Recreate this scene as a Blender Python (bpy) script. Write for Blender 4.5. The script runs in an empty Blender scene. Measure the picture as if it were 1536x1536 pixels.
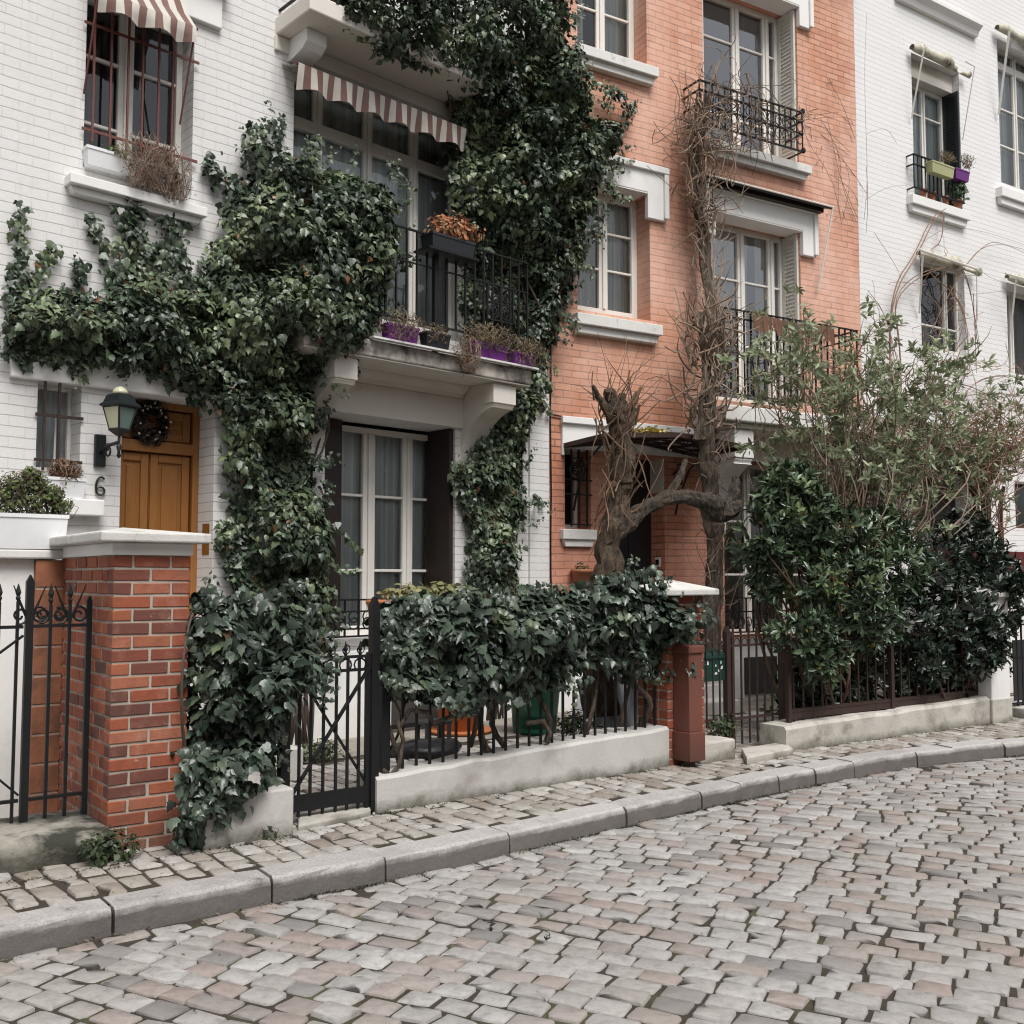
import bpy, math, random
import numpy as np
from mathutils import Vector, Matrix
random.seed(11); RNG = np.random.default_rng(11)
PI = math.pi
SC = bpy.context.scene
COL = SC.collection
# ---------------------------------------------------------------- camera model (square picture, focal length = its width)
F = 1536.0
CZ = 1.62
PITCH = math.atan(100 / F)
PAV = 0.12
def ray(x, y):
    a = (x - 768) / F; b = (768 - y) / F
    return (a, math.cos(PITCH) - b * math.sin(PITCH), math.sin(PITCH) + b * math.cos(PITCH))
def ground(x, y, z=PAV):
    d = ray(x, y); t = (z - CZ) / d[2]
    return (d[0] * t, d[1] * t)
class Frame:
    """A vertical plane: s runs along it, d out of it towards the street, z up.  Local axes of its things: x = s, y = -d, z."""
    def __init__(self, ox, oy, deg):
        a = math.radians(deg); self.o = (ox, oy)
        self.u = (math.sin(a), math.cos(a)); self.n = (math.cos(a), -math.sin(a)); self.rot = PI / 2 - a
    def px(self, x, y, d=0.0):
        r = ray(x, y)
        ox = self.o[0] + self.n[0] * d; oy = self.o[1] + self.n[1] * d
        t = (ox * self.n[0] + oy * self.n[1]) / (r[0] * self.n[0] + r[1] * self.n[1])
        X = r[0] * t; Y = r[1] * t
        return ((X - ox) * self.u[0] + (Y - oy) * self.u[1], CZ + r[2] * t)
    def s(self, x, y, d=0.0): return self.px(x, y, d)[0]
    def z(self, x, y, d=0.0): return self.px(x, y, d)[1]
    def w(self, s, d, z):
        return Vector((self.o[0] + self.u[0] * s + self.n[0] * d, self.o[1] + self.u[1] * s + self.n[1] * d, z))
    def loc(self, X, Y):
        dx = X - self.o[0]; dy = Y - self.o[1]
        return (dx * self.u[0] + dy * self.u[1], dx * self.n[0] + dy * self.n[1])
gx = ground(500, 1108)
FL = Frame(gx[0], gx[1], 46.7)                       # white house on the left
def shift(fr, x, y, deg):
    p = fr.w(fr.s(x, y), 0, 0); return Frame(p.x, p.y, deg)
FO = shift(FL, 821, 700, 59.7)                       # orange house
FR = shift(FO, 1291, 500, 57.2)                      # white house on the right
g1 = ground(565, 1220); F1 = Frame(g1[0], g1[1], 52.5)   # front garden wall, left gardens
g2 = ground(1180, 1128); F2 = Frame(g2[0], g2[1], 55.9)  # front garden wall, right garden
# ---------------------------------------------------------------- objects
def link(o, parent=None):
    COL.objects.link(o)
    if parent is not None: o.parent = parent
    return o
def tag(o, label=None, cat=None, group=None, kind=None):
    if label: o['label'] = label
    if cat: o['category'] = cat
    if group: o['group'] = group
    if kind: o['kind'] = kind
    return o
def thing(name, label, cat, loc=(0, 0, 0), rot=0.0, group=None):
    o = bpy.data.objects.new(name, None); o.empty_display_size = .1
    o.location = loc; o.rotation_euler = (0, 0, rot); link(o)
    return tag(o, label, cat, group)
def copy_tree(o, parent=None):
    c = o.copy(); COL.objects.link(c)
    if parent is not None: c.parent = parent
    for ch in [k for k in o.children]: copy_tree(ch, c)
    return c
def raw_mesh(name, v, f, mat, parent=None, smooth=False):
    me = bpy.data.meshes.new(name); me.from_pydata([tuple(p) for p in v], [], f); me.update()
    if smooth: me.polygons.foreach_set('use_smooth', [True] * len(me.polygons))
    if mat: me.materials.append(mat)
    return link(bpy.data.objects.new(name, me), parent)
def np_mesh(name, V, T, mat, parent=None, smooth=False):
    """V (n,3), T (m,3|4) -> fast mesh"""
    me = bpy.data.meshes.new(name); k = T.shape[1]
    me.vertices.add(len(V)); me.vertices.foreach_set('co', np.ascontiguousarray(V, np.float32).ravel())
    me.loops.add(T.size); me.loops.foreach_set('vertex_index', np.ascontiguousarray(T, np.int32).ravel())
    me.polygons.add(len(T)); me.polygons.foreach_set('loop_start', np.arange(0, T.size, k, dtype=np.int32))
    me.polygons.foreach_set('loop_total', np.full(len(T), k, np.int32))
    me.update(calc_edges=True)
    if smooth: me.polygons.foreach_set('use_smooth', np.ones(len(T), bool))
    if mat: me.materials.append(mat)
    return link(bpy.data.objects.new(name, me), parent)
class MB:
    def __init__(self): self.v = []; self.f = []
    def add(self, v, f):
        n = len(self.v); self.v += [tuple(p) for p in v]; self.f += [tuple(i + n for i in q) for q in f]; return self
    def box(self, x0, x1, y0, y1, z0, z1):
        if x1 < x0: x0, x1 = x1, x0
        if y1 < y0: y0, y1 = y1, y0
        if z1 < z0: z0, z1 = z1, z0
        return self.add([(x0, y0, z0), (x1, y0, z0), (x1, y1, z0), (x0, y1, z0), (x0, y0, z1), (x1, y0, z1), (x1, y1, z1), (x0, y1, z1)],
                        [(0, 3, 2, 1), (4, 5, 6, 7), (0, 1, 5, 4), (1, 2, 6, 5), (2, 3, 7, 6), (3, 0, 4, 7)])
    def prism(self, poly, a0, a1, axis='y'):
        """poly in the two other axes (x,z for axis y; y,z for axis x; x,y for axis z), extruded a0..a1"""
        n = len(poly)
        def p(q, a): return {'y': (q[0], a, q[1]), 'x': (a, q[0], q[1]), 'z': (q[0], q[1], a)}[axis]
        v = [p(q, a0) for q in poly] + [p(q, a1) for q in poly]
        f = [tuple(range(n)), tuple(range(2 * n - 1, n - 1, -1))] + [(i, i + n, (i + 1) % n + n, (i + 1) % n) for i in range(n)]
        return self.add(v, f)
    def tube(self, pts, r, n=6, cap=True):
        pts = [Vector(p) for p in pts]; m = len(pts)
        rr = r if isinstance(r, (list, tuple)) else [r] * m
        up = Vector((.13, .21, .97)); v = []; f = []
        t0 = (pts[1] - pts[0]).normalized()
        a = t0.cross(up)
        if a.length < .05: a = t0.cross(Vector((1, 0, 0)))
        a.normalize()
        for i in range(m):
            t = (pts[min(i + 1, m - 1)] - pts[max(i - 1, 0)])
            t = t.normalized() if t.length > 1e-9 else t0
            a = a - t * a.dot(t)
            if a.length < 1e-4: a = t.orthogonal()
            a.normalize(); b = t.cross(a)
            for k in range(n):
                c = 2 * PI * k / n
                v.append(pts[i] + (a * math.cos(c) + b * math.sin(c)) * rr[i])
        for i in range(m - 1):
            for k in range(n):
                f.append((i * n + k, i * n + (k + 1) % n, (i + 1) * n + (k + 1) % n, (i + 1) * n + k))
        if cap: f += [tuple(range(n - 1, -1, -1)), tuple((m - 1) * n + k for k in range(n))]
        return self.add(v, f)
    def bar(self, p, q, w, h=None):
        """square bar from p to q"""
        h = h or w; p = Vector(p); q = Vector(q); t = (q - p).normalized()
        a = t.cross(Vector((0, 0, 1)))
        if a.length < .02: a = Vector((1, 0, 0))
        a.normalize(); b = t.cross(a); v = []
        for e in (p, q):
            for i, j in ((-1, -1), (1, -1), (1, 1), (-1, 1)): v.append(e + a * (w / 2 * i) + b * (h / 2 * j))
        return self.add(v, [(0, 1, 2, 3), (7, 6, 5, 4)] + [(i, i + 4, (i + 1) % 4 + 4, (i + 1) % 4) for i in range(4)])
    def lathe(self, prof, n=20, c=(0, 0, 0)):
        v = []; f = []; m = len(prof)
        for r, z in prof:
            for k in range(n): v.append((c[0] + r * math.cos(2 * PI * k / n), c[1] + r * math.sin(2 * PI * k / n), c[2] + z))
        for i in range(m - 1):
            for k in range(n): f.append((i * n + k, i * n + (k + 1) % n, (i + 1) * n + (k + 1) % n, (i + 1) * n + k))
        f += [tuple(range(n - 1, -1, -1)), tuple((m - 1) * n + k for k in range(n))]
        return self.add(v, f)
    def build(self, name, mat, parent=None, smooth=False, bevel=0, seg=2):
        o = raw_mesh(name, self.v, self.f, mat, parent, smooth)
        if bevel:
            m = o.modifiers.new('Bevel', 'BEVEL'); m.width = bevel; m.segments = seg; m.limit_method = 'ANGLE'; m.angle_limit = math.radians(40)
        return o
def scroll(c, r0, r1, turns, plane='xz', start=0.0, n=22, flip=1):
    pts = []
    for i in range(n):
        t = i / (n - 1); r = r0 + (r1 - r0) * t; a = start + flip * turns * 2 * PI * t
        p = (r * math.cos(a), r * math.sin(a))
        pts.append((c[0] + p[0], c[1], c[2] + p[1]) if plane == 'xz' else (c[0], c[1] + p[0], c[2] + p[1]))
    return pts
# ---------------------------------------------------------------- noise
def vnoise(P, seed=0):
    """value noise, P (n,3) -> (n,) in 0..1"""
    P = np.asarray(P, float); i = np.floor(P).astype(np.int64); f = P - i; f = f * f * (3 - 2 * f)
    def h(a, b, c):
        n = (a * 374761393 + b * 668265263 + c * 2147483647 + seed * 974711) & 0x7fffffff
        n = ((n ^ (n >> 13)) * 1274126177) & 0x7fffffff
        return ((n ^ (n >> 16)) & 0xffff) / 65535.0
    r = 0
    for dx in (0, 1):
        for dy in (0, 1):
            for dz in (0, 1):
                w = (f[:, 0] if dx else 1 - f[:, 0]) * (f[:, 1] if dy else 1 - f[:, 1]) * (f[:, 2] if dz else 1 - f[:, 2])
                r = r + w * h(i[:, 0] + dx, i[:, 1] + dy, i[:, 2] + dz)
    return r
# ---------------------------------------------------------------- materials
def new_mat(name):
    m = bpy.data.materials.new(name); m.use_nodes = True; nt = m.node_tree
    return m, nt, nt.nodes['Principled BSDF']
def N(nt, typ, **kw):
    n = nt.nodes.new(typ)
    for k, v in kw.items():
        if k.startswith('i_'): n.inputs[k[2:].replace('_', ' ')].default_value = v
        else: setattr(n, k, v)
    return n
def rgba(c): return (c[0], c[1], c[2], 1)
def mix(nt, fac, a, b, mode='MIX'):
    n = nt.nodes.new('ShaderNodeMix'); n.data_type = 'RGBA'; n.blend_type = mode
    for sock, val in ((n.inputs[0], fac), (n.inputs[6], a), (n.inputs[7], b)):
        if isinstance(val, bpy.types.NodeSocket): nt.links.new(val, sock)
        elif isinstance(val, (int, float)): sock.default_value = val
        else: sock.default_value = rgba(val)
    return n.outputs[2]
def ramp(nt, fac, p0, p1, c0=(0, 0, 0), c1=(1, 1, 1)):
    n = nt.nodes.new('ShaderNodeValToRGB'); e = n.color_ramp.elements
    e[0].position = p0; e[1].position = p1; e[0].color = rgba(c0); e[1].color = rgba(c1)
    nt.links.new(fac, n.inputs[0]); return n.outputs[0]
def noise(nt, vec, scale, detail=3, rough=.55):
    n = N(nt, 'ShaderNodeTexNoise'); n.inputs['Scale'].default_value = scale; n.inputs['Detail'].default_value = detail; n.inputs['Roughness'].default_value = rough
    if vec is not None: nt.links.new(vec, n.inputs['Vector'])
    return n.outputs['Fac']
def objco(nt): return N(nt, 'ShaderNodeTexCoord').outputs['Object']
def bump(nt, bsdf, h, strength, dist=.01, prev=None):
    b = N(nt, 'ShaderNodeBump'); b.inputs['Strength'].default_value = strength; b.inputs['Distance'].default_value = dist
    nt.links.new(h, b.inputs['Height'])
    if prev is not None: nt.links.new(prev, b.inputs['Normal'])
    nt.links.new(b.outputs['Normal'], bsdf.inputs['Normal']); return b.outputs['Normal']
def m_plain(name, c, rough=.6, var=.25, scale=6, metal=0, bs=.15, stain=None, stain_amt=(.55, .75), stain_scale=2.5, spec=.5, island=0.0):
    """base colour with cloudy variation, an optional second (dirt) colour in patches, and fine relief"""
    m, nt, b = new_mat(name); co = objco(nt)
    n1 = noise(nt, co, scale, 4)
    col = mix(nt, n1, [x * (1 - var) for x in c], [min(1, x * (1 + var)) for x in c])
    if island:
        ri = N(nt, 'ShaderNodeNewGeometry').outputs['Random Per Island']
        col = mix(nt, island, col, ramp(nt, ri, 0, 1, [x * .35 for x in c], [min(1, x * 1.7) for x in c]))
    if stain:
        s = ramp(nt, noise(nt, co, stain_scale, 6, .65), *stain_amt)
        col = mix(nt, s, col, stain)
    nt.links.new(col, b.inputs['Base Color'])
    b.inputs['Roughness'].default_value = rough; b.inputs['Metallic'].default_value = metal
    b.inputs['Specular IOR Level'].default_value = spec
    if bs: bump(nt, b, noise(nt, co, scale * 9, 4, .6), bs, .006)
    return m
def m_brick(name, c1, c2, mortar, vfade=0.0, bw=.225, bh=.08, ms=.006, rough=.75, stains=(), bs=.5, var=.5, dist=.01, mortar_smooth=.25):
    m, nt, b = new_mat(name); co = objco(nt)
    sep = N(nt, 'ShaderNodeSeparateXYZ'); nt.links.new(co, sep.inputs[0])
    ad = N(nt, 'ShaderNodeMath', operation='ADD'); nt.links.new(sep.outputs[0], ad.inputs[0]); nt.links.new(sep.outputs[1], ad.inputs[1])
    cmb = N(nt, 'ShaderNodeCombineXYZ'); nt.links.new(ad.outputs[0], cmb.inputs[0]); nt.links.new(sep.outputs[2], cmb.inputs[1])
    # wobble
    nz = N(nt, 'ShaderNodeTexNoise'); nz.inputs['Scale'].default_value = 3.2; nz.inputs['Detail'].default_value = 3; nt.links.new(co, nz.inputs['Vector'])
    sc = N(nt, 'ShaderNodeVectorMath', operation='SCALE'); sc.inputs['Scale'].default_value = dist * 2.2; nt.links.new(nz.outputs['Color'], sc.inputs[0])
    av = N(nt, 'ShaderNodeVectorMath', operation='ADD'); nt.links.new(cmb.outputs[0], av.inputs[0]); nt.links.new(sc.outputs[0], av.inputs[1])
    br = N(nt, 'ShaderNodeTexBrick'); br.offset = .5
    br.inputs['Scale'].default_value = 1; br.inputs['Brick Width'].default_value = bw; br.inputs['Row Height'].default_value = bh
    br.inputs['Mortar Size'].default_value = ms; br.inputs['Mortar Smooth'].default_value = mortar_smooth; br.inputs['Bias'].default_value = 0
    br.inputs['Color1'].default_value = rgba(c1); br.inputs['Color2'].default_value = rgba(c2); br.inputs['Mortar'].default_value = rgba(mortar)
    nt.links.new(av.outputs[0], br.inputs['Vector'])
    bfac = br.outputs['Fac']; bcol = br.outputs['Color']
    if vfade:                                             # upright joints nearly painted over, bed joints still read
        b2 = N(nt, 'ShaderNodeTexBrick'); b2.offset = 0
        for k_ in ('Scale', 'Row Height', 'Mortar Size', 'Mortar Smooth', 'Bias', 'Color1', 'Color2', 'Mortar'): b2.inputs[k_].default_value = br.inputs[k_].default_value
        b2.inputs['Brick Width'].default_value = 900; nt.links.new(av.outputs[0], b2.inputs['Vector'])
        bcol = mix(nt, vfade, br.outputs['Color'], b2.outputs['Color'])
        mf = N(nt, 'ShaderNodeMix'); mf.inputs[0].default_value = vfade; nt.links.new(br.outputs['Fac'], mf.inputs[2]); nt.links.new(b2.outputs['Fac'], mf.inputs[3]); bfac = mf.outputs[0]
    # joints come and go: paint fills some of them
    fill = ramp(nt, noise(nt, co, 2.1, 5, .7), .3, .75)
    body = mix(nt, .5, c1, c2)
    col = mix(nt, mix(nt, var, fill, (0, 0, 0)), bcol, body)
    fine = noise(nt, co, 30, 4)
    col = mix(nt, mix(nt, fine, (.0, .0, .0), (.28, .28, .28)), col, [x * .6 for x in c1])
    for (sc_, lo, hi, c, amt, stretch) in stains:
        mp = N(nt, 'ShaderNodeMapping'); mp.inputs['Scale'].default_value = stretch; nt.links.new(co, mp.inputs[0])
        f = ramp(nt, noise(nt, mp.outputs[0], sc_, 6, .65), lo, hi)
        col = mix(nt, mix(nt, amt, (0, 0, 0), f), col, c)
    nt.links.new(col, b.inputs['Base Color']); b.inputs['Roughness'].default_value = rough
    inv = N(nt, 'ShaderNodeMath', operation='SUBTRACT'); inv.inputs[0].default_value = 1; nt.links.new(bfac, inv.inputs[1])
    p = bump(nt, b, inv.outputs[0], bs, .012)
    bump(nt, b, fine, .25, .008, p)
    return m
def m_glass(name, tint=(.85, .9, .9), refl=1.0, rough=.01):
    m, nt, b = new_mat(name); nt.nodes.remove(b)
    out = nt.nodes['Material Output']
    tr = N(nt, 'ShaderNodeBsdfTransparent'); tr.inputs[0].default_value = rgba(tint)
    gl = N(nt, 'ShaderNodeBsdfGlossy'); gl.inputs['Roughness'].default_value = rough; gl.inputs[0].default_value = (.95, .97, 1, 1)
    fr = N(nt, 'ShaderNodeFresnel'); fr.inputs[0].default_value = 1.5
    co = objco(nt); bp = N(nt, 'ShaderNodeBump'); bp.inputs['Strength'].default_value = .12; bp.inputs['Distance'].default_value = .02
    nt.links.new(noise(nt, co, 2.5, 1), bp.inputs['Height']); nt.links.new(bp.outputs[0], gl.inputs['Normal']); nt.links.new(bp.outputs[0], fr.inputs['Normal'])
    mu = N(nt, 'ShaderNodeMath', operation='MULTIPLY'); mu.inputs[1].default_value = refl * 1.7; nt.links.new(fr.outputs[0], mu.inputs[0])
    mx = N(nt, 'ShaderNodeMixShader'); nt.links.new(mu.outputs[0], mx.inputs[0]); nt.links.new(tr.outputs[0], mx.inputs[1]); nt.links.new(gl.outputs[0], mx.inputs[2])
    nt.links.new(mx.outputs[0], out.inputs[0]); return m
def m_leaf(name, dark, mid, young, young_amt=(.62, .8), young_scale=1.6, rough=.42, spec=.5, autumn=None, trans=.05):
    m, nt, b = new_mat(name); co = objco(nt)
    ri = N(nt, 'ShaderNodeNewGeometry').outputs['Random Per Island']
    col = mix(nt, ri, dark, mid)
    f = ramp(nt, noise(nt, co, young_scale, 4, .6), *young_amt)
    wn = N(nt, 'ShaderNodeTexWhiteNoise', noise_dimensions='1D'); nt.links.new(ri, wn.inputs['W'])
    ff = N(nt, 'ShaderNodeMath', operation='MULTIPLY'); nt.links.new(f, ff.inputs[0]); nt.links.new(wn.outputs['Value'], ff.inputs[1])
    col = mix(nt, ff.outputs[0], col, young)
    if autumn:
        a = ramp(nt, wn.outputs['Value'], .991, .994); col = mix(nt, a, col, autumn)
    nt.links.new(col, b.inputs['Base Color']); b.inputs['Roughness'].default_value = rough; b.inputs['Specular IOR Level'].default_value = spec
    bump(nt, b, noise(nt, co, 60, 2), .2, .01)
    if trans:
        out = nt.nodes['Material Output']; t = N(nt, 'ShaderNodeBsdfTranslucent'); nt.links.new(col, t.inputs[0])
        mx = N(nt, 'ShaderNodeMixShader'); mx.inputs[0].default_value = trans
        nt.links.new(b.outputs[0], mx.inputs[1]); nt.links.new(t.outputs[0], mx.inputs[2]); nt.links.new(mx.outputs[0], out.inputs[0])
    return m
M = {}
M['white_brick'] = m_brick('white_painted_brick', (.76, .75, .735), (.72, .71, .70), (.36, .35, .34), vfade=.72, bh=.082, bw=.235, ms=.0045, bs=.45, var=.65, dist=.010,
    stains=((1.2, .45, .8, (.60, .58, .55), .55, (1, 1, .35)), (7, .6, .82, (.45, .42, .38), .4, (1, 1, .6)), (5, .56, .8, (.44, .42, .39), .6, (1, 1, .1))))
M['orange_brick'] = m_brick('orange_painted_brick', (.70, .385, .27), (.45, .165, .078), (.085, .038, .025), vfade=.3, bh=.083, bw=.235, ms=.0085, bs=.6, var=.15, dist=.012,
    stains=((.8, .40, .62, (.76, .50, .405), .62, (1, 1, .6)), (2.2, .56, .76, (.56, .23, .10), .6, (1, 1, .7)), (9, .62, .8, (.66, .47, .39), .35, (1, 1, 1)), (.9, .6, .8, (.58, .50, .41), .55, (1, 1, .5)), (.7, .5, .7, (.55, .24, .14), .5, (1, 1, .8))))
M['white_brick_right'] = m_brick('white_painted_brick_right', (.80, .79, .785), (.765, .755, .75), (.5, .48, .47), vfade=.75, bh=.08, bw=.23, ms=.0045, bs=.4, var=.6, dist=.010,
    stains=((1.5, .5, .85, (.66, .64, .62), .45, (1, 1, .3)),))
M['stucco'] = m_plain('cream_stucco', (.66, .62, .565), .8, .07, 3, bs=.12, stain=(.48, .44, .39), stain_amt=(.62, .9))
M['stucco_white'] = m_plain('white_stucco', (.75, .74, .72), .8, .06, 3, bs=.15, stain=(.5, .47, .44), stain_amt=(.62, .9), stain_scale=3.5)
M['sill'] = m_plain('painted_stone_sill', (.66, .65, .625), .8, .12, 7, bs=.3, stain=(.3, .28, .25), stain_amt=(.58, .8), stain_scale=8)
M['slab_dirty'] = m_plain('stained_concrete', (.50, .46, .41), .85, .25, 4, bs=.4, stain=(.045, .035, .03), stain_amt=(.36, .62), stain_scale=3)
M['concrete'] = m_plain('pale_concrete', (.47, .455, .43), .9, .18, 4, bs=.45, stain=(.27, .25, .225), stain_amt=(.52, .8), stain_scale=2.2)
M['concrete_rough'] = m_plain('weathered_concrete', (.46, .435, .395), .9, .3, 5, bs=.7, stain=(.22, .195, .16), stain_amt=(.5, .72), stain_scale=4)
M['stone_dirty'] = m_plain('mossy_stone', (.30, .28, .24), .9, .35, 5, bs=.9, stain=(.03, .03, .022), stain_amt=(.44, .60), stain_scale=3.4)
M['mortar'] = m_plain('mortar', (.40, .355, .30), .95, .2, 18, bs=.6)
M['moss'] = m_plain('moss', (.032, .034, .016), 1, .4, 40, bs=.8)
M['frame_white'] = m_plain('cream_paint', (.72, .695, .645), .45, .06, 8, bs=.06, stain=(.45, .42, .37), stain_amt=(.68, .9), stain_scale=6)
M['iron'] = m_plain('black_iron', (.009, .009, .010), .55, .3, 20, bs=.2, spec=.3)
M['iron_brown'] = m_plain('rusty_brown_iron', (.035, .018, .014), .55, .4, 20, bs=.25, stain=(.10, .035, .018), stain_amt=(.6, .8), stain_scale=9)
M['iron_red'] = m_plain('red_brown_bars', (.13, .04, .03), .5, .25, 10, bs=.1)
M['shutter_dark'] = m_plain('dark_brown_shutter', (.020, .012, .010), .5, .3, 8, bs=.1)
M['shutter_black'] = m_plain('black_green_shutter', (.014, .017, .020), .5, .3, 8, bs=.1)
M['shutter_white'] = m_plain('worn_white_shutter', (.62, .61, .56), .6, .15, 9, bs=.2, stain=(.38, .35, .28), stain_amt=(.55, .8), stain_scale=7)
M['curtain'] = m_plain('grey_curtain', (.27, .27, .26), .9, .15, 3, bs=0)
M['curtain_white'] = m_plain('white_curtain', (.46, .47, .46), .9, .12, 3, bs=0)
M['curtain_plum'] = m_plain('plum_grey_curtain', (.12, .095, .11), .9, .25, 3, bs=0)
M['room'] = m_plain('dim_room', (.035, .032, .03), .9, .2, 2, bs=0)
M['glass'] = m_glass('window_glass')
M['roof'] = m_plain('zinc_roof', (.25, .26, .28), .5, .2, 3, bs=.1)
M['brick_red'] = None
def pillar_brick():
    m, nt, b = new_mat('red_brick'); co = objco(nt)
    ri = N(nt, 'ShaderNodeNewGeometry').outputs['Random Per Island']
    n = nt.nodes.new('ShaderNodeValToRGB'); cr = n.color_ramp; cr.interpolation = 'LINEAR'
    for p, c in ((.0, (.075, .034, .03)), (.1, (.15, .05, .036)), (.25, (.26, .062, .034)), (.5, (.34, .082, .036)), (.8, (.39, .108, .044)), (1, (.42, .15, .085))):
        if p == 0: cr.elements[0].color = rgba(c)
        elif p == 1: cr.elements[-1].color = rgba(c)
        else: cr.elements.new(p).color = rgba(c)
    nt.links.new(ri, n.inputs[0])
    col = mix(nt, mix(nt, noise(nt, co, 25, 5, .7), (0, 0, 0), (.6, .6, .6)), n.outputs[0], (.13, .05, .032))
    f = ramp(nt, noise(nt, co, 7, 6, .75), .48, .7); col = mix(nt, mix(nt, f, (0, 0, 0), (.6, .6, .6)), col, (.12, .042, .03)); f = ramp(nt, noise(nt, co, 4, 6, .7), .52, .76); col = mix(nt, mix(nt, f, (0, 0, 0), (.5, .5, .5)), col, (.44, .26, .19))
    f = ramp(nt, noise(nt, co, 4.3, 6, .8), .615, .66); col = mix(nt, mix(nt, f, (0, 0, 0), (.6, .6, .6)), col, (.6, .52, .47))
    nt.links.new(col, b.inputs['Base Color']); b.inputs['Roughness'].default_value = .85
    bump(nt, b, noise(nt, co, 70, 5, .7), .6, .006); return m
M['brick_red'] = pillar_brick()
M['brick_orange_plain'] = m_plain('painted_orange_brick', (.27, .105, .052), .8, .35, 6, bs=.4, stain=(.07, .04, .028), stain_amt=(.45, .7), stain_scale=4)
M['post_red'] = m_plain('oxide_red_paint', (.145, .050, .034), .6, .3, 5, bs=.3, stain=(.42, .34, .29), stain_amt=(.66, .70), stain_scale=11)
def m_wood_door():
    m, nt, b = new_mat('varnished_oak'); co = objco(nt)
    mp = N(nt, 'ShaderNodeMapping'); mp.inputs['Scale'].default_value = (14, 14, 1.1); nt.links.new(co, mp.inputs[0])
    g = noise(nt, mp.outputs[0], 3, 6, .6)
    col = mix(nt, g, (.185, .075, .018), (.37, .165, .045)); col = mix(nt, ramp(nt, noise(nt, co, 2, 3), .4, .8), col, (.25, .10, .024))
    nt.links.new(col, b.inputs['Base Color']); b.inputs['Roughness'].default_value = .42; bump(nt, b, g, .12, .004); return m
M['oak'] = m_wood_door()
def m_stripes(name, a, c, period):
    m, nt, b = new_mat(name); co = objco(nt); sep = N(nt, 'ShaderNodeSeparateXYZ'); nt.links.new(co, sep.inputs[0])
    k = N(nt, 'ShaderNodeMath', operation='MULTIPLY'); k.inputs[1].default_value = 1 / period; nt.links.new(sep.outputs[0], k.inputs[0])
    fr = N(nt, 'ShaderNodeMath', operation='FRACT'); nt.links.new(k.outputs[0], fr.inputs[0])
    gt = N(nt, 'ShaderNodeMath', operation='GREATER_THAN'); gt.inputs[1].default_value = .5; nt.links.new(fr.outputs[0], gt.inputs[0])
    col = mix(nt, gt.outputs[0], a, c); col = mix(nt, mix(nt, noise(nt, co, 5, 5), (0, 0, 0), (.35, .35, .35)), col, [x * .6 for x in a])
    nt.links.new(col, b.inputs['Base Color']); b.inputs['Roughness'].default_value = .9; return m
M['stripes'] = m_stripes('striped_canvas', (.54, .50, .45), (.13, .052, .038), .13)
M['canvas_old'] = m_plain('weathered_canvas', (.50, .47, .38), .9, .3, 6, bs=.3, stain=(.12, .11, .06), stain_amt=(.5, .7), stain_scale=6)
M['lamp_glass'] = m_plain('frosted_lamp_glass', (.50, .49, .34), .25, .2, 5, bs=0)
M['lamp_glass_side'] = m_plain('frosted_green_glass', (.13, .19, .165), .2, .2, 5, bs=0)
M['lamp_paint'] = m_plain('dark_lamp_paint', (.009, .012, .013), .45, .3, 12, bs=.1)
M['number'] = m_plain('black_number', (.01, .01, .01), .5, .1, 4, bs=0)
M['brass'] = m_plain('aged_brass', (.42, .26, .08), .4, .2, 8, metal=.8, bs=0)
M['planter_white'] = m_plain('white_planter', (.72, .73, .74), .6, .1, 6, bs=.1, stain=(.45, .44, .42), stain_amt=(.6, .85))
M['planter_purple'] = m_plain('purple_plastic', (.13, .018, .17), .4, .12, 6, bs=0)
M['planter_black'] = m_plain('dark_plastic', (.012, .014, .018), .5, .2, 6, bs=0)
M['planter_yellow'] = m_plain('yellow_green_plastic', (.38, .38, .2), .5, .15, 6, bs=0)
M['terracotta'] = m_plain('terracotta', (.30, .12, .06), .8, .2, 8, bs=.2, stain=(.4, .26, .18), stain_amt=(.6, .8))
M['terracotta_orange'] = m_plain('orange_terracotta', (.38, .12, .035), .7, .2, 8, bs=.2)
M['soil'] = m_plain('soil', (.03, .022, .016), 1, .4, 20, bs=.6)
M['green_plastic'] = m_plain('green_plastic', (.006, .10, .055), .4, .2, 5, bs=0)
M['mailbox'] = m_plain('dark_green_metal', (.005, .032, .025), .4, .2, 8, bs=.05)
M['sticker'] = m_plain('pale_sticker', (.6, .6, .57), .6, .1, 10, bs=0)
M['bag_white'] = m_plain('white_plastic_bag', (.7, .7, .72), .4, .1, 8, bs=.3)
M['dark_plastic'] = m_plain('black_sheeting', (.008, .008, .009), .5, .3, 6, bs=.2)
M['hose'] = m_plain('pale_hose', (.25, .22, .18), .5, .2, 9, bs=0)
M['bark'] = m_plain('dark_bark', (.040, .030, .023), .95, .5, 14, bs=1, stain=(.028, .026, .015), stain_amt=(.5, .62), stain_scale=7)
M['bark_brown'] = m_plain('brown_bark', (.050, .034, .023), .95, .5, 16, bs=1, stain=(.045, .03, .018), stain_amt=(.48, .62), stain_scale=8)
M['bark_grey'] = m_plain('grey_brown_bark', (.075, .056, .042), .95, .4, 14, bs=.9, stain=(.06, .045, .034), stain_amt=(.5, .65), stain_scale=7)
M['twig'] = m_plain('pale_twigs', (.24, .175, .13), .9, .35, 12, bs=.2, island=.4)
M['twig_red'] = m_plain('red_brown_twigs', (.27, .165, .115), .9, .35, 12, bs=.2, island=.4)
M['twig_dark'] = m_plain('dark_twigs', (.10, .062, .04), .9, .35, 12, bs=.2, island=.4)
M['stem'] = m_plain('woody_stems', (.09, .066, .05), .95, .4, 20, bs=.5)
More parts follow.
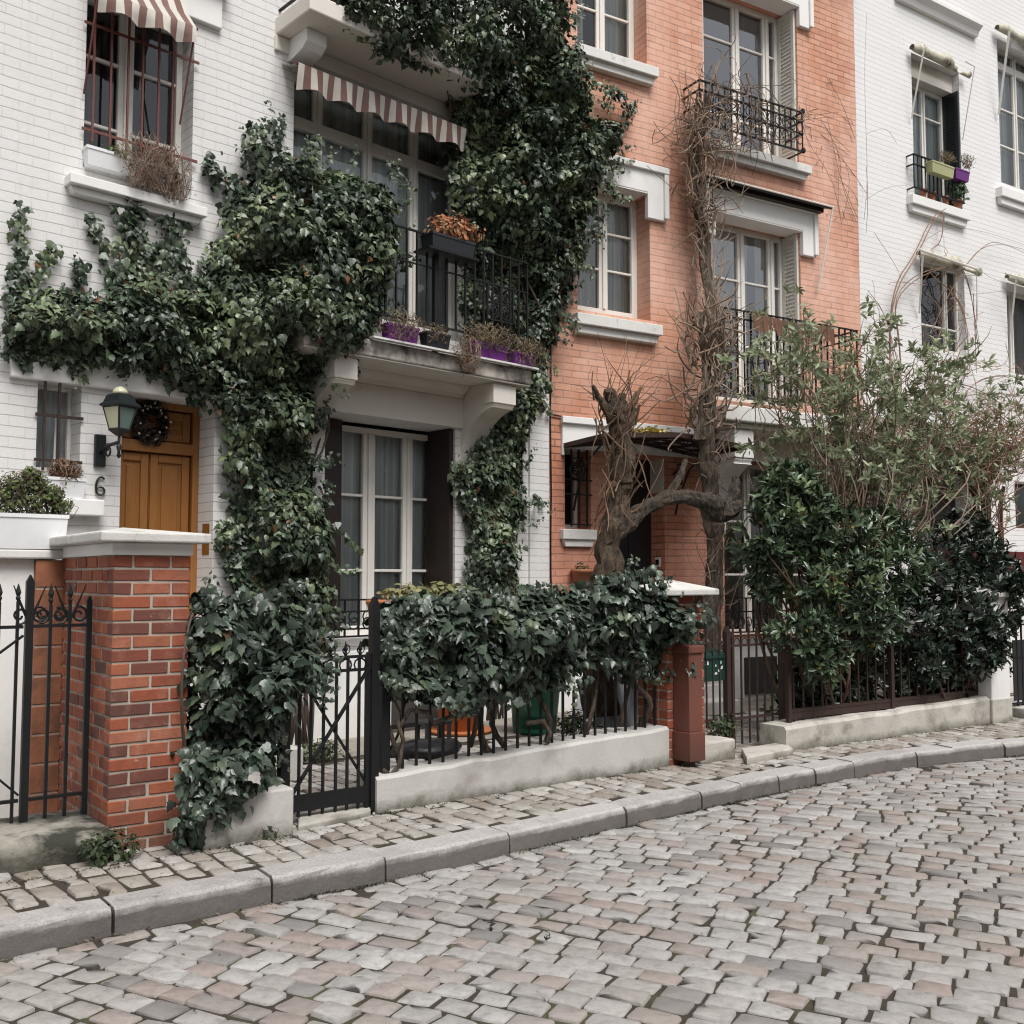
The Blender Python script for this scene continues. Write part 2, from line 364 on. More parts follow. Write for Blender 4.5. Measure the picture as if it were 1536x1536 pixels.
M['ivy'] = m_leaf('ivy_leaves', (.009, .018, .010), (.072, .104, .062), (.25, .31, .16), (.46, .66), 1.7, .38, .5, autumn=(.16, .06, .02))
M['ivy_front'] = m_leaf('fence_ivy_leaves', (.011, .021, .014), (.088, .118, .086), (.24, .29, .15), (.56, .76), 2.2, .34, .5, autumn=(.06, .035, .015))
M['laurel'] = m_leaf('laurel_leaves', (.016, .030, .016), (.10, .148, .080), (.22, .28, .11), (.52, .72), 1.3, .30, .5, autumn=(.2, .14, .03))
M['laurel_dark'] = m_leaf('dark_laurel_leaves', (.009, .016, .011), (.042, .064, .042), (.10, .14, .06), (.66, .9), 1.1, .32, .5)
M['pale_leaf'] = m_leaf('pale_shrub_leaves', (.13, .165, .085), (.40, .45, .29), (.56, .58, .40), (.5, .8), 1.8, .5, .4, trans=.25)
M['herb'] = m_leaf('herb_leaves', (.08, .12, .035), (.17, .21, .08), (.27, .3, .14), (.5, .8), 4, .6, .3, trans=.25)
M['dry'] = m_leaf('dried_foliage', (.10, .05, .03), (.22, .12, .075), (.34, .24, .17), (.5, .8), 6, .8, .2, trans=.2)
M['dry_olive'] = m_leaf('dry_olive_foliage', (.11, .085, .045), (.22, .18, .11), (.34, .3, .2), (.5, .8), 5, .8, .2, trans=.2)
M['orange_bloom'] = m_leaf('orange_blooms', (.26, .06, .03), (.42, .16, .07), (.50, .42, .24), (.40, .6), 14, .7, .2, trans=.2)
M['weed'] = m_leaf('weed_leaves', (.022, .035, .015), (.06, .085, .035), (.12, .15, .06), (.5, .8), 5, .5, .4, trans=.2)
M['sedum'] = m_leaf('pale_sedum', (.14, .15, .06), (.3, .28, .14), (.42, .28, .18), (.5, .8), 6, .6, .3, trans=.2)
M['succulent'] = m_leaf('grey_green_leaves', (.10, .15, .10), (.2, .27, .18), (.3, .36, .25), (.5, .8), 6, .6, .3, trans=.2)
M['yellow_leaf'] = m_leaf('yellow_leaf_litter', (.42, .32, .08), (.58, .5, .2), (.5, .4, .1), (.5, .8), 6, .7, .3)
M['wreath'] = m_leaf('wreath_leaves', (.008, .007, .006), (.03, .022, .016), (.05, .035, .02), (.5, .8), 6, .5, .4)
M['berry'] = m_plain('cream_berries', (.55, .48, .36), .5, .2, 5, bs=0)
M['bamboo'] = m_plain('bamboo_screen', (.115, .052, .028), .8, .4, 9, bs=.4, island=.5)
M['red_paint'] = m_plain('red_panel', (.10, .012, .010), .5, .2, 5, bs=0)
M['dark_panel'] = m_plain('dark_metal_panel', (.015, .014, .016), .5, .3, 6, bs=.1)
def m_cobble(name, cols, moss):
    m, nt, b = new_mat(name); co = objco(nt)
    ri = N(nt, 'ShaderNodeNewGeometry').outputs['Random Per Island']
    n = nt.nodes.new('ShaderNodeValToRGB'); cr = n.color_ramp
    for i, (p, c) in enumerate(cols):
        if i == 0: cr.elements[0].position = p; cr.elements[0].color = rgba(c)
        elif i == len(cols) - 1: cr.elements[-1].position = p; cr.elements[-1].color = rgba(c)
        else: cr.elements.new(p).color = rgba(c)
    nt.links.new(ri, n.inputs[0]); col = n.outputs[0]
    col = mix(nt, mix(nt, noise(nt, co, 60, 5, .8), (0, 0, 0), (.6, .6, .6)), col, (.25, .235, .225))
    col = mix(nt, mix(nt, ramp(nt, noise(nt, co, 16, 6, .78), .46, .68), (0, 0, 0), (.55, .55, .55)), col, (.15, .13, .115))
    col = mix(nt, mix(nt, ramp(nt, noise(nt, co, .7, 5, .65), .44, .72), (0, 0, 0), (.45, .45, .45)), col, moss)
    nt.links.new(col, b.inputs['Base Color']); b.inputs['Roughness'].default_value = .62
    b.inputs['Specular IOR Level'].default_value = .4
    p = bump(nt, b, noise(nt, co, 90, 4, .7), .35, .006); bump(nt, b, noise(nt, co, 18, 3), .35, .012, p); return m
M['cobble'] = m_cobble('granite_setts', ((0, (.15, .15, .15)), (.08, (.24, .235, .23)), (.14, (.30, .235, .21)), (.28, (.34, .295, .27)), (.42, (.345, .335, .32)), (.7, (.39, .38, .37)), (1, (.46, .45, .44))), (.24, .2, .17))
M['cobble_walk'] = m_cobble('pavement_setts', ((0, (.24, .19, .155)), (.15, (.32, .275, .24)), (.4, (.39, .36, .325)), (.7, (.45, .43, .40)), (1, (.52, .50, .48))), (.17, .14, .1))
M['joint'] = m_plain('earth_joints', (.035, .027, .019), 1, .45, 9, bs=.6, stain=(.075, .08, .035), stain_amt=(.5, .7), stain_scale=2)
def m_kerb():
    m, nt, b = new_mat('granite_kerb'); co = objco(nt)
    col = mix(nt, ramp(nt, noise(nt, co, 70, 4, .8), .3, .7), (.27, .255, .245), (.55, .53, .515))
    col = mix(nt, mix(nt, ramp(nt, noise(nt, co, 2.4, 6, .7), .48, .7), (0, 0, 0), (.5, .5, .5)), col, (.22, .195, .185))
    col = mix(nt, ramp(nt, noise(nt, co, 5, 6, .7), .62, .72), col, (.09, .082, .07))
    ri = N(nt, 'ShaderNodeNewGeometry').outputs['Random Per Island']
    col = mix(nt, .25, col, mix(nt, ri, (.17, .15, .145), (.5, .48, .46)))
    nt.links.new(col, b.inputs['Base Color']); b.inputs['Roughness'].default_value = .8
    p = bump(nt, b, noise(nt, co, 120, 3), .5, .004); bump(nt, b, noise(nt, co, 9, 4), .5, .02, p); return m
M['kerb'] = m_kerb()
M['earth'] = m_plain('garden_paving', (.26, .235, .20), .95, .3, 5, bs=.6, stain=(.07, .065, .04), stain_amt=(.5, .7), stain_scale=2)
M['far'] = m_plain('distant_ground', (.2, .19, .18), .95, .2, .5, bs=0)

def m_curtain(name, c):
    m, nt, b = new_mat(name); co = objco(nt); mp = N(nt, 'ShaderNodeMapping'); mp.inputs['Scale'].default_value = (22, 4, .25); nt.links.new(co, mp.inputs[0])
    f = ramp(nt, noise(nt, mp.outputs[0], 1.0, 3, .6), .3, .75)  # upright streaks put the shading of the folds into the cloth colour
    nt.links.new(mix(nt, f, [x * .45 for x in c], [min(.9, x * 1.3) for x in c]), b.inputs['Base Color']); b.inputs['Roughness'].default_value = .95; return m
M['curtain'] = m_curtain('grey_curtain_cloth', (.62, .59, .54)); M['curtain_white'] = m_curtain('white_curtain_cloth', (.84, .85, .82)); M['blind'] = m_plain('pale_blind', (.76, .77, .77), .8, .04, 4, bs=0); M['glass_mirror'] = m_glass('sky_reflecting_glass', refl=2.6); M['curtain_plum'] = m_curtain('plum_curtain_cloth', (.10, .08, .09))
M['twig_brown'] = m_plain('brown_twigs', (.14, .085, .052), .9, .35, 12, bs=.2, island=.5)
M['cap_stone'] = m_plain('lichened_cap_stone', (.56, .55, .52), .9, .18, 6, bs=.5, stain=(.20, .19, .16), stain_amt=(.5, .75), stain_scale=5)
for k_ in ('bark', 'bark_brown', 'bark_grey'):
    for n_ in M[k_].node_tree.nodes:
        if n_.type == 'BUMP': n_.inputs['Distance'].default_value = .03
def redden_lower(m):                                        # wall colour turns redder and darker towards the ground floor, fading in downwards
    nt = m.node_tree; b = nt.nodes['Principled BSDF']; src = b.inputs['Base Color'].links[0].from_socket
    sep = N(nt, 'ShaderNodeSeparateXYZ'); nt.links.new(objco(nt), sep.inputs[0])
    f = ramp(nt, sep.outputs[2], 0, 1); mr = N(nt, 'ShaderNodeMapRange'); mr.inputs['From Min'].default_value = 3.9; mr.inputs['From Max'].default_value = 3.0; nt.links.new(sep.outputs[2], mr.inputs['Value'])
    k = mix(nt, mr.outputs[0], (0, 0, 0), (.75, .75, .75))
    nt.links.new(mix(nt, k, src, mix(nt, 1, src, (.80, .62, .55), 'MULTIPLY')), b.inputs['Base Color'])
redden_lower(M['orange_brick'])

def m_bark(name, deep, ridge, lichen):
    m, nt, b = new_mat(name); co = objco(nt); mp = N(nt, 'ShaderNodeMapping'); mp.inputs['Scale'].default_value = (1, 1, .22); nt.links.new(co, mp.inputs[0])
    n1 = noise(nt, mp.outputs[0], 26, 6, .7); n2 = noise(nt, co, 7, 5, .65); r = ramp(nt, n1, .36, .62)
    col = mix(nt, r, deep, ridge); col = mix(nt, mix(nt, ramp(nt, n2, .5, .7), (0, 0, 0), (.6, .6, .6)), col, lichen)
    nt.links.new(col, b.inputs['Base Color']); b.inputs['Roughness'].default_value = .95
    p = bump(nt, b, n1, 1.0, .05); bump(nt, b, noise(nt, co, 60, 4, .7), .6, .01, p); return m
M['bark_brown'] = m_bark('furrowed_brown_bark', (.020, .013, .009), (.125, .085, .055), (.055, .048, .03))
M['bark'] = m_bark('furrowed_dark_bark', (.018, .013, .010), (.10, .074, .054), (.05, .048, .026))
M['bark_grey'] = m_bark('stringy_grey_bark', (.03, .022, .016), (.17, .128, .095), (.08, .065, .045))
def foot_darken(m, z0, z1, c, amt, sc_=6):
    """splash dirt along the foot, on the kerb a darker lower front, with a ragged upper edge"""
    nt = m.node_tree; b = nt.nodes['Principled BSDF']; src = b.inputs['Base Color'].links[0].from_socket; co = objco(nt)
    sep = N(nt, 'ShaderNodeSeparateXYZ'); nt.links.new(co, sep.inputs[0])
    nz = N(nt, 'ShaderNodeMath', operation='MULTIPLY_ADD'); nz.inputs[1].default_value = -(z1 - z0) * 2.2; nt.links.new(noise(nt, co, sc_, 6, .7), nz.inputs[0]); nt.links.new(sep.outputs[2], nz.inputs[2])
    mr = N(nt, 'ShaderNodeMapRange'); off_ = -(z1 - z0) * 1.1; mr.inputs['From Min'].default_value = z1 + off_; mr.inputs['From Max'].default_value = z0 + off_; nt.links.new(nz.outputs[0], mr.inputs['Value'])
    nt.links.new(mix(nt, mix(nt, mr.outputs[0], (0, 0, 0), (amt, amt, amt)), src, c), b.inputs['Base Color'])
foot_darken(M['concrete'], .0, .09, (.07, .07, .045), .85, 5); foot_darken(M['concrete_rough'], .0, .08, (.08, .075, .05), .8, 5)
foot_darken(M['kerb'], .075, .116, (.085, .074, .07), .85, 5); foot_darken(M['brick_red'], .0, .35, (.10, .055, .04), .6, 5)  # kerb: lower front darker than the top, up to a ragged line
foot_darken(M['stone_dirty'], .0, .16, (.035, .035, .025), .8, 4); foot_darken(M['post_red'], .03, .3, (.06, .03, .022), .6, 5)
foot_darken(M['stucco_white'], -.1, .45, (.36, .345, .31), .5, 3)
# ================================================================ street
KB = [ground(x, y, 0.0) for x, y in ((0, 1438), (170, 1401), (409, 1353), (580, 1321), (763, 1281), (1000, 1224), (1224, 1176), (1374, 1149), (1536, 1132))]
def extend(pl, n0, n1):
    a = Vector(pl[0]); b = Vector(pl[1]); c = Vector(pl[-2]); d = Vector(pl[-1])
    return [tuple(a - (b - a).normalized() * n0)] + list(pl) + [tuple(d + (d - c).normalized() * n1)]
KB = extend(KB, 9, 14)
def smooth_poly(pl, n=2):
    pl = [Vector(p) for p in pl]
    for _ in range(n):
        q = [pl[0]]
        for i in range(len(pl) - 1):
            q += [pl[i] * .75 + pl[i + 1] * .25, pl[i] * .25 + pl[i + 1] * .75]
        pl = q + [pl[-1]]
    return pl
KP = smooth_poly(KB)
KX = np.array([p.x for p in KP]); KY = np.array([p.y for p in KP])
seg = np.hypot(np.diff(KX), np.diff(KY)); KS = np.concatenate([[0], np.cumsum(seg)])
def kerb_at(s):
    x = np.interp(s, KS, KX); y = np.interp(s, KS, KY)
    x2 = np.interp(s + .15, KS, KX); y2 = np.interp(s + .15, KS, KY); x1 = np.interp(s - .15, KS, KX); y1 = np.interp(s - .15, KS, KY)
    tx, ty = x2 - x1, y2 - y1; l = np.hypot(tx, ty); tx, ty = tx / l, ty / l
    return x, y, tx, ty                                  # inward (towards the houses) is (-ty, tx)
def stones(quads, ztop, h, dome=.002, chamf=.2):
    """quads: (n,4,2) corner points -> V, T of domed, chamfered setts"""
    n = len(quads); Q = np.asarray(quads)
    c = Q.mean(1, keepdims=True); ring = []
    for k in range(4):
        a = Q[:, k]; p = Q[:, (k - 1) % 4]; q = Q[:, (k + 1) % 4]
        f1 = RNG.uniform(.06, .24, (n, 1)); f2 = RNG.uniform(.06, .18, (n, 1))
        lp = np.linalg.norm(p - a, axis=1, keepdims=True); lq = np.linalg.norm(q - a, axis=1, keepdims=True); m = np.minimum(lp, lq)
        ring += [a + (p - a) / lp * m * f1 * .9, a + (a * 0 + (p + q) / 2 - a) * .07 * RNG.uniform(.6, 1.4, (n, 1)), a + (q - a) / lq * m * f2 * .9]
    R = np.stack(ring, 1)                                 # n,12,2
    k = R.shape[1]
    R = R + RNG.normal(0, .003, R.shape)
    tilt = RNG.normal(0, .018, (n, 2)); z0 = ztop + RNG.normal(0, .0035, (n, 1))
    def lift(P, dz): return np.concatenate([P, (z0 + ((P - c) * tilt[:, None, :]).sum(2) + dz)[..., None]], 2)
    top = lift(c + (R - c) * .90, 0.0); mid = lift(c + (R - c) * .975, -.004); low = lift(R, -h); cen = lift(c, dome)
    V = np.concatenate([top, mid, low, cen], 1).reshape(-1, 3); per = 3 * k + 1
    T = []
    for i in range(k):
        j = (i + 1) % k
        T += [(3 * k, i, j), (i, i + k, j + k), (i, j + k, j), (i + k, i + 2 * k, j + 2 * k), (i + k, j + 2 * k, j + k)]
    T = np.array(T); T = (T[None] + (np.arange(n) * per)[:, None, None]).reshape(-1, 3)
    return V, T
def road_setts():
    a = math.radians(63.5); r = np.array([-math.sin(a), math.cos(a)]); c = np.array([math.cos(a), math.sin(a)])
    quads = []
    for row in range(-16, 128):
        v0 = .127 * row; i0 = random.random() * .2; u = -11 + i0
        while u < 9:
            L = random.choice((.145, .16, .17, .17, .18, .195, .21)); g = .0125
            uu = u + L / 2; vv = v0
            p = r * uu + c * vv
            u2 = u; u += L
            # rows bend gently
            def W(x, y):
                bend = .05 * math.sin(x * .55 + .4) + .018 * math.sin(x * 1.9 + row * .6)
                q = r * x + c * (y + bend); return q
            q0, q1, q2, q3 = W(u2 + g / 2, v0 - .0585), W(u2 + L - g / 2, v0 - .0585), W(u2 + L - g / 2, v0 + .0585), W(u2 + g / 2, v0 + .0585)
            cx, cy = (q0 + q2) / 2
            if cy < -.5 or cy > 15 or abs(cx) > cy * .72 + 1.8: continue
            i = np.interp(cx, KX, KY)
            if cy > i - .11: continue
            jit = np.random.default_rng(int(row * 997 + u2 * 1000) & 0xffff).normal(0, .0045, (4, 2))
            quads.append(np.array([q0, q3, q2, q1]) + jit)
    V, T = stones(quads, 0.0, .04)
    return np_mesh('road_setts', V, T, M['cobble'], None, False)
road = thing('road', None, None); road['kind'] = 'structure'
o = road_setts(); o.parent = road; o.name = 'setts'
# bed of the road: one sheet to the horizon
v = [(-200, -200, -.010), (200, -200, -.010), (200, 200, -.010), (-200, 200, -.010)]
o = raw_mesh('road_bed', v, [(0, 1, 2, 3)], M['joint'], road)
# gutter row: setts laid lengthwise along the kerb
def kerb_quads(rows, L0, depth, d0, g, s0, s1, along=True):
    quads = []
    for k in range(rows):
        s = s0 + random.random() * L0; dd = d0 + k * depth
        while s < s1:
            L = L0 * random.uniform(.8, 1.25)
            P = []
            for a, d in ((s + g / 2, dd + g / 2), (s + g / 2, dd + depth - g / 2), (s + L - g / 2, dd + depth - g / 2), (s + L - g / 2, dd + g / 2)):
                x, y, tx, ty = kerb_at(a); P.append((x - ty * d, y + tx * d))
            s += L; quads.append(np.array(P)[::-1] + RNG.normal(0, .006, (4, 2)))
    return quads
V, T = stones(kerb_quads(1, .2, .115, -.118, .016, 4, KS[-1] - 8), -.004, .04)
o = np_mesh('gutter_setts', V, T, M['cobble'], road)
# pavement
walk = thing('pavement', None, None); walk['kind'] = 'structure'
quads = []
s = 5.0; idx = 0
while s < KS[-1] - 7:                                   # courses run across the pavement, stones staggered
    w = random.choice((.125, .135, .145)); d = .21 + (idx % 2) * .08 - .02
    while d < 2.6:
        L = random.uniform(.15, .22); g = .016; P = []
        for a, e in ((s + g / 2, d + g / 2), (s + g / 2, d + L - g / 2), (s + w - g / 2, d + L - g / 2), (s + w - g / 2, d + g / 2)):
            x, y, tx, ty = kerb_at(a); P.append((x - ty * e, y + tx * e))
        quads.append(np.array(P)[::-1] + RNG.normal(0, .007, (4, 2))); d += L
    s += w; idx += 1
V, T = stones(quads, PAV, .04, .003)
np_mesh('setts', V, T, M['cobble_walk'], walk)
def strip(d0, d1, z, s0, s1, mat, name, parent, step=.4):
    V = []; n = int((s1 - s0) / step)
    for i in range(n + 1):
        x, y, tx, ty = kerb_at(s0 + (s1 - s0) * i / n)
        V += [(x - ty * d0, y + tx * d0, z), (x - ty * d1, y + tx * d1, z)]
    return raw_mesh(name, V, [(2 * i, 2 * i + 2, 2 * i + 3, 2 * i + 1) for i in range(n)], mat, parent)
strip(.1, 2.9, PAV - .009, 1, KS[-1] - 1, M['joint'], 'bed', walk)
garden = tag(strip(2.85, 30, PAV - .004, .5, KS[-1] - .5, M['earth'], 'garden_ground', None), kind='structure')
# kerb stones
def nearest_s(x, y):
    g = np.linspace(0, KS[-1], 4000); d = (np.interp(g, KS, KX) - x) ** 2 + (np.interp(g, KS, KY) - y) ** 2
    return float(g[d.argmin()])
js = [nearest_s(*ground(x, y, 0)) for x, y in ((170, 1401), (409, 1353), (580, 1321), (768, 1280), (940, 1238), (1051, 1212), (1115, 1199), (1170, 1187), (1224, 1176), (1282, 1165), (1374, 1149), (1430, 1142), (1505, 1134))]
s = js[0]
while s > 2: s -= random.uniform(.9, 1.2); js.insert(0, s)
s = js[-1]
while s < KS[-1] - 2: s += random.uniform(.6, 1.0); js.append(s)
mb = MB()
for a, b in zip(js[:-1], js[1:]):
    n = 6; prof = [(0.0, -.06), (.004, .085), (.012, .108), (.028, .121), (.20, .124), (.205, .115), (.206, -.06)]
    dz = random.uniform(-.005, .006); dd = random.uniform(-.008, .008); tw = random.uniform(-.004, .004)
    V = []; g = random.uniform(.004, .010)
    for i in range(n + 1):
        t = i / n; x, y, tx, ty = kerb_at(a + g + (b - a - 2 * g) * t)
        e = .012 if i in (0, n) else 0
        for d, z in prof:
            d2 = d + dd + random.gauss(0, .0025) + (e * (1 - d / .206))
            V.append((x - ty * d2, y + tx * d2, z + dz + tw * t - (e * .5 if z > .08 else 0) + random.gauss(0, .0018)))
    m = len(prof)
    fs = [(i * m + k, (i + 1) * m + k, (i + 1) * m + k + 1, i * m + k + 1) for i in range(n) for k in range(m - 1)]
    fs += [tuple(range(m)), tuple(n * m + k for k in range(m - 1, -1, -1))]
    mb.add(V, fs)
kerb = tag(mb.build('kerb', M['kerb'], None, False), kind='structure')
# ================================================================ house building helpers (local axes: x along the wall, y inwards, z up)
def wall_mesh(name, x0, x1, z0, z1, openings, mat, parent, back=6.5, y0=0.0):
    """front face with openings, their reveals, and the sides, back and top of the block"""
    xs = sorted({x0, x1, *[o[0] for o in openings], *[o[1] for o in openings]})
    zs = sorted({z0, z1, *[o[2] for o in openings], *[o[3] for o in openings]})
    mb = MB()
    for i in range(len(xs) - 1):
        for k in range(len(zs) - 1):
            cx = (xs[i] + xs[i + 1]) / 2; cz = (zs[k] + zs[k + 1]) / 2
            if any(o[0] < cx < o[1] and o[2] < cz < o[3] for o in openings): continue
            mb.add([(xs[i], y0, zs[k]), (xs[i + 1], y0, zs[k]), (xs[i + 1], y0, zs[k + 1]), (xs[i], y0, zs[k + 1])], [(0, 1, 2, 3)])
    for a, b, c, d, dep in openings:
        mb.add([(a, y0, c), (a, dep, c), (a, dep, d), (a, y0, d)], [(0, 1, 2, 3)])
        mb.add([(b, y0, c), (b, y0, d), (b, dep, d), (b, dep, c)], [(0, 1, 2, 3)])
        mb.add([(a, y0, d), (a, dep, d), (b, dep, d), (b, y0, d)], [(0, 1, 2, 3)])
        mb.add([(a, y0, c), (b, y0, c), (b, dep, c), (a, dep, c)], [(0, 1, 2, 3)])
    mb.add([(x0, y0, z0), (x0, back, z0), (x0, back, z1), (x0, y0, z1), (x1, y0, z0), (x1, back, z0), (x1, back, z1), (x1, y0, z1)],
           [(0, 3, 2, 1), (4, 5, 6, 7), (1, 2, 6, 5), (3, 7, 6, 2)])
    return mb.build(name, mat, parent)
def curtain_mesh(x0, x1, z0, z1, y, mat, parent, amp=.03, folds=9, name='curtain'):
    n = max(12, int(folds * 6)); V = []; ph = random.random() * 6
    for i in range(n + 1):
        t = i / n; x = x0 + (x1 - x0) * t
        yy = y + amp * math.sin(t * folds * 2 * PI + ph) + amp * .5 * math.sin(t * folds * 3.7 + ph)
        V += [(x, yy, z0), (x + random.gauss(0, .002), yy * .2 + y * .8, z1)]
    return raw_mesh(name, V, [(2 * i, 2 * i + 2, 2 * i + 3, 2 * i + 1) for i in range(n)], mat, parent, True)
def window(house, x0, x1, z0, z1, dep, mullions=(), bars=(), transom=None, fw=.055, mw=.10, bw=.028, curtains=((0, 1, 'curtain'),), name='window', frame='frame_white', ctop=1.0, cdist=.10, glass='glass'):
    """white timber window set at depth dep: outer frame, leaf stiles at mullions, thin glazing bars.  Children: pane, curtains, room"""
    mb = MB(); yb = dep + .05; yf = dep - .02
    mb.box(x0, x0 + fw, yf, yb, z0, z1).box(x1 - fw, x1, yf, yb, z0, z1)
    mb.box(x0 + fw, x1 - fw, yf, yb, z1 - fw, z1).box(x0 + fw, x1 - fw, yf, yb, z0, z0 + fw * 1.6)
    for m in mullions:
        w = mw if not isinstance(m, tuple) else m[1]; c = m if not isinstance(m, tuple) else m[0]
        zt = z1 - fw
        mb.box(c - w / 2, c + w / 2, yf + .006, yb - .006, z0 + fw * 1.6, zt)
        mb.box(c - w * .16, c + w * .16, yf - .016, yf + .006, z0 + fw * 1.6, zt)
    ed = sorted([x0 + fw] + [v for m in mullions for v in ((m[0] if isinstance(m, tuple) else m) - (m[1] if isinstance(m, tuple) else mw) / 2, (m[0] if isinstance(m, tuple) else m) + (m[1] if isinstance(m, tuple) else mw) / 2)] + [x1 - fw])
    for i in range(0, len(ed), 2):
        for b in bars: mb.box(ed[i], ed[i + 1], yf + .012, yb - .012, b - bw / 2, b + bw / 2)
    if transom:
        mb.box(x0 + fw, x1 - fw, yf - .004, yb - .002, transom - .06, transom + .06)
    w = mb.build(name, M[frame], house, bevel=.006)
    p = raw_mesh('pane', [(x0 + .02, dep + .02, z0 + .02), (x1 - .02, dep + .02, z0 + .02), (x1 - .02, dep + .02, z1 - .02), (x0 + .02, dep + .02, z1 - .02)], [(0, 1, 2, 3)], M[glass], w)
    for a, b, mt in curtains:
        if mt: curtain_mesh(x0 + (x1 - x0) * a, x0 + (x1 - x0) * b, z0 + .05, z0 + (z1 - z0) * ctop, dep + cdist, M[mt], w, folds=max(2, 7 * (b - a)))
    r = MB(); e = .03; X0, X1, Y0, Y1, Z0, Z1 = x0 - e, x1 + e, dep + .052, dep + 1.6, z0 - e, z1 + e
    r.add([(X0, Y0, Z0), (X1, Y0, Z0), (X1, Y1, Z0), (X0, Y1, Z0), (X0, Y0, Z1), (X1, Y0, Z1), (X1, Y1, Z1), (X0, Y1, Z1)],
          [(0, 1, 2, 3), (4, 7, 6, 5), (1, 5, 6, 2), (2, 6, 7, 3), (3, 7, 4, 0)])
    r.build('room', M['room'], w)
    return w
def louvre(name, house, x, y0, y1, z0, z1, mat, thick=.035, side=-1, slat=.055):
    """a shutter folded back against the reveal at x: panel in the y-z plane with slats facing -x (side -1) or +x"""
    mb = MB(); xa, xb = (x - thick, x) if side < 0 else (x, x + thick)
    mb.box(xa, xb, y0, y0 + .05, z0, z1).box(xa, xb, y1 - .05, y1, z0, z1).box(xa, xb, y0 + .05, y1 - .05, z1 - .06, z1).box(xa, xb, y0 + .05, y1 - .05, z0, z0 + .08)
    mb.box((xa + xb) / 2 - .003, (xa + xb) / 2 + .003, y0 + .05, y1 - .05, z0 + .08, z1 - .06)
    z = z0 + .10
    while z < z1 - .09:
        xc = xa + .002 if side < 0 else xb - .002
        mb.add([(xc, y0 + .05, z), (xc, y1 - .05, z), (xc - side * .022, y1 - .05, z + slat * .8), (xc - side * .022, y0 + .05, z + slat * .8), (xc, y0 + .05, z + .008), (xc, y1 - .05, z + .008)],
               [(0, 1, 2, 3), (0, 4, 5, 1), (4, 3, 2, 5)])
        z += slat
    return mb.build(name, M[mat], house)
def sill(house, x0, x1, z0, z1, d, mat='sill', lower=.06, name='sill'):
    mb = MB(); mb.box(x0, x1, -d, .02, z0 + (z1 - z0) * .42, z1)
    h = (z1 - z0) * .42
    mb.prism([(x0 + .05, z0), (x1 - .05, z0), (x1 - .02, z0 + h), (x0 + .02, z0 + h)], -d * .62, .018)
    return mb.build(name, M[mat], house, bevel=.008)
def eared_lintel(house, x0, x1, zt, zb, ear, ex, d=.06, mat='stucco_white', cap=True, name='lintel', soff=.27):
    """lintel block with ears hanging down at its ends: x0..x1 overall, ears of width ex down to z = ear"""
    mb = MB(); mb.prism([(x0, ear), (x0 + ex, ear), (x0 + ex, zb), (x1 - ex, zb), (x1 - ex, ear), (x1, ear), (x1, zt), (x0, zt)], -d, .01)
    o = mb.build(name, M[mat], house, bevel=.008)
    if soff: q = MB(); q.box(x0 + ex + .002, x1 - ex - .002, -d + .005, soff - .03, zb - .014, zb - .002); q.build('soffit', M['stucco_white'], o)
    if cap:
        t = MB(); w = .045
        t.prism([(x0 - .02, zt - .06), (x1 + .02, zt - .06), (x1 + .02, zt + .02), (x0 - .02, zt + .02)], -d - .04, -d + .0)
        t.prism([(x1 - .05, ear + .02), (x1 + .018, ear + .02), (x1 + .018, zt - .062), (x1 - .05, zt - .062)], -d - .034, -d + .0)
        t.build('moulding', M[mat], o, bevel=.008)
    return o
def railing(house, x0, x1, z0, z1, d, spacing, name='balcony_railing', r=.008, mat='iron', rails=(0, 1), returns=True, extra=None, finial=False):
    """a guard rail on a balcony: rails and uprights, returns to the wall"""
    y = -d; rl = None
    for t in sorted(rails, reverse=True):
        mb = MB(); z = z0 + (z1 - z0) * t; mb.box(x0, x1, y - .014, y + .014, z - .008, z + .008)
        if returns:
            mb.box(x1 - .028, x1, y + .014, 0, z - .007, z + .007); mb.box(x0, x0 + .028, y + .014, 0, z - .007, z + .007)
        if rl is None: rl = mb.build(name, M[mat], house)
        else: mb.build('rail', M[mat], rl)
    if extra: mb = MB(); extra(mb, y); mb.build('ironwork', M[mat], rl)
    b = MB(); h = z1 - z0
    b.box(-r, r, -r, r, 0, h)
    if finial: b.lathe([(.004, h), (.016, h + .02), (.012, h + .04), (.002, h + .075)], 8)
    n = max(2, int(round((x1 - x0) / spacing))); first = None
    for i in range(n + 1):
        x = x0 + .014 + (x1 - x0 - .028) * i / n
        if first is None: first = b.build('baluster', M[mat], rl); q = first
        else: q = first.copy(); link(q, rl)
        q.location = (x, y, z0)
    return rl
def bracket(house, x0, x1, zt, zb, d, mat='stucco', name='bracket', curve=True):
    """scrolled corbel under a balcony: quarter-curve profile in the y-z plane"""
    p = [(0.02, zt), (-d, zt), (-d, zt - (zt - zb) * .30), (-d + .03, zt - (zt - zb) * .33)]
    n = 9
    for i in range(n + 1):
        t = i / n; a = t * PI / 2
        p.append((-(d - .06) * (1 - math.sin(a)) - .06 * (1 - t) , zt - (zt - zb) * .34 - (zt - zb) * .66 * (1 - math.cos(a)) ** .9))
    p.append((0.02, zb))
    mb = MB(); mb.prism(p, x0, x1, 'x')
    q = [(y * .97 - .008, z) for y, z in p[3:-1]]
    o = mb.build(name, M[mat], house, bevel=.006)
    # raised block at the top front
    t = MB(); t.box(x0 - .012, x1 + .012, -d - .015, -d + .13, zt - (zt - zb) * .28, zt - .02)
    t.build('block', M[mat], o, bevel=.006)
    return o
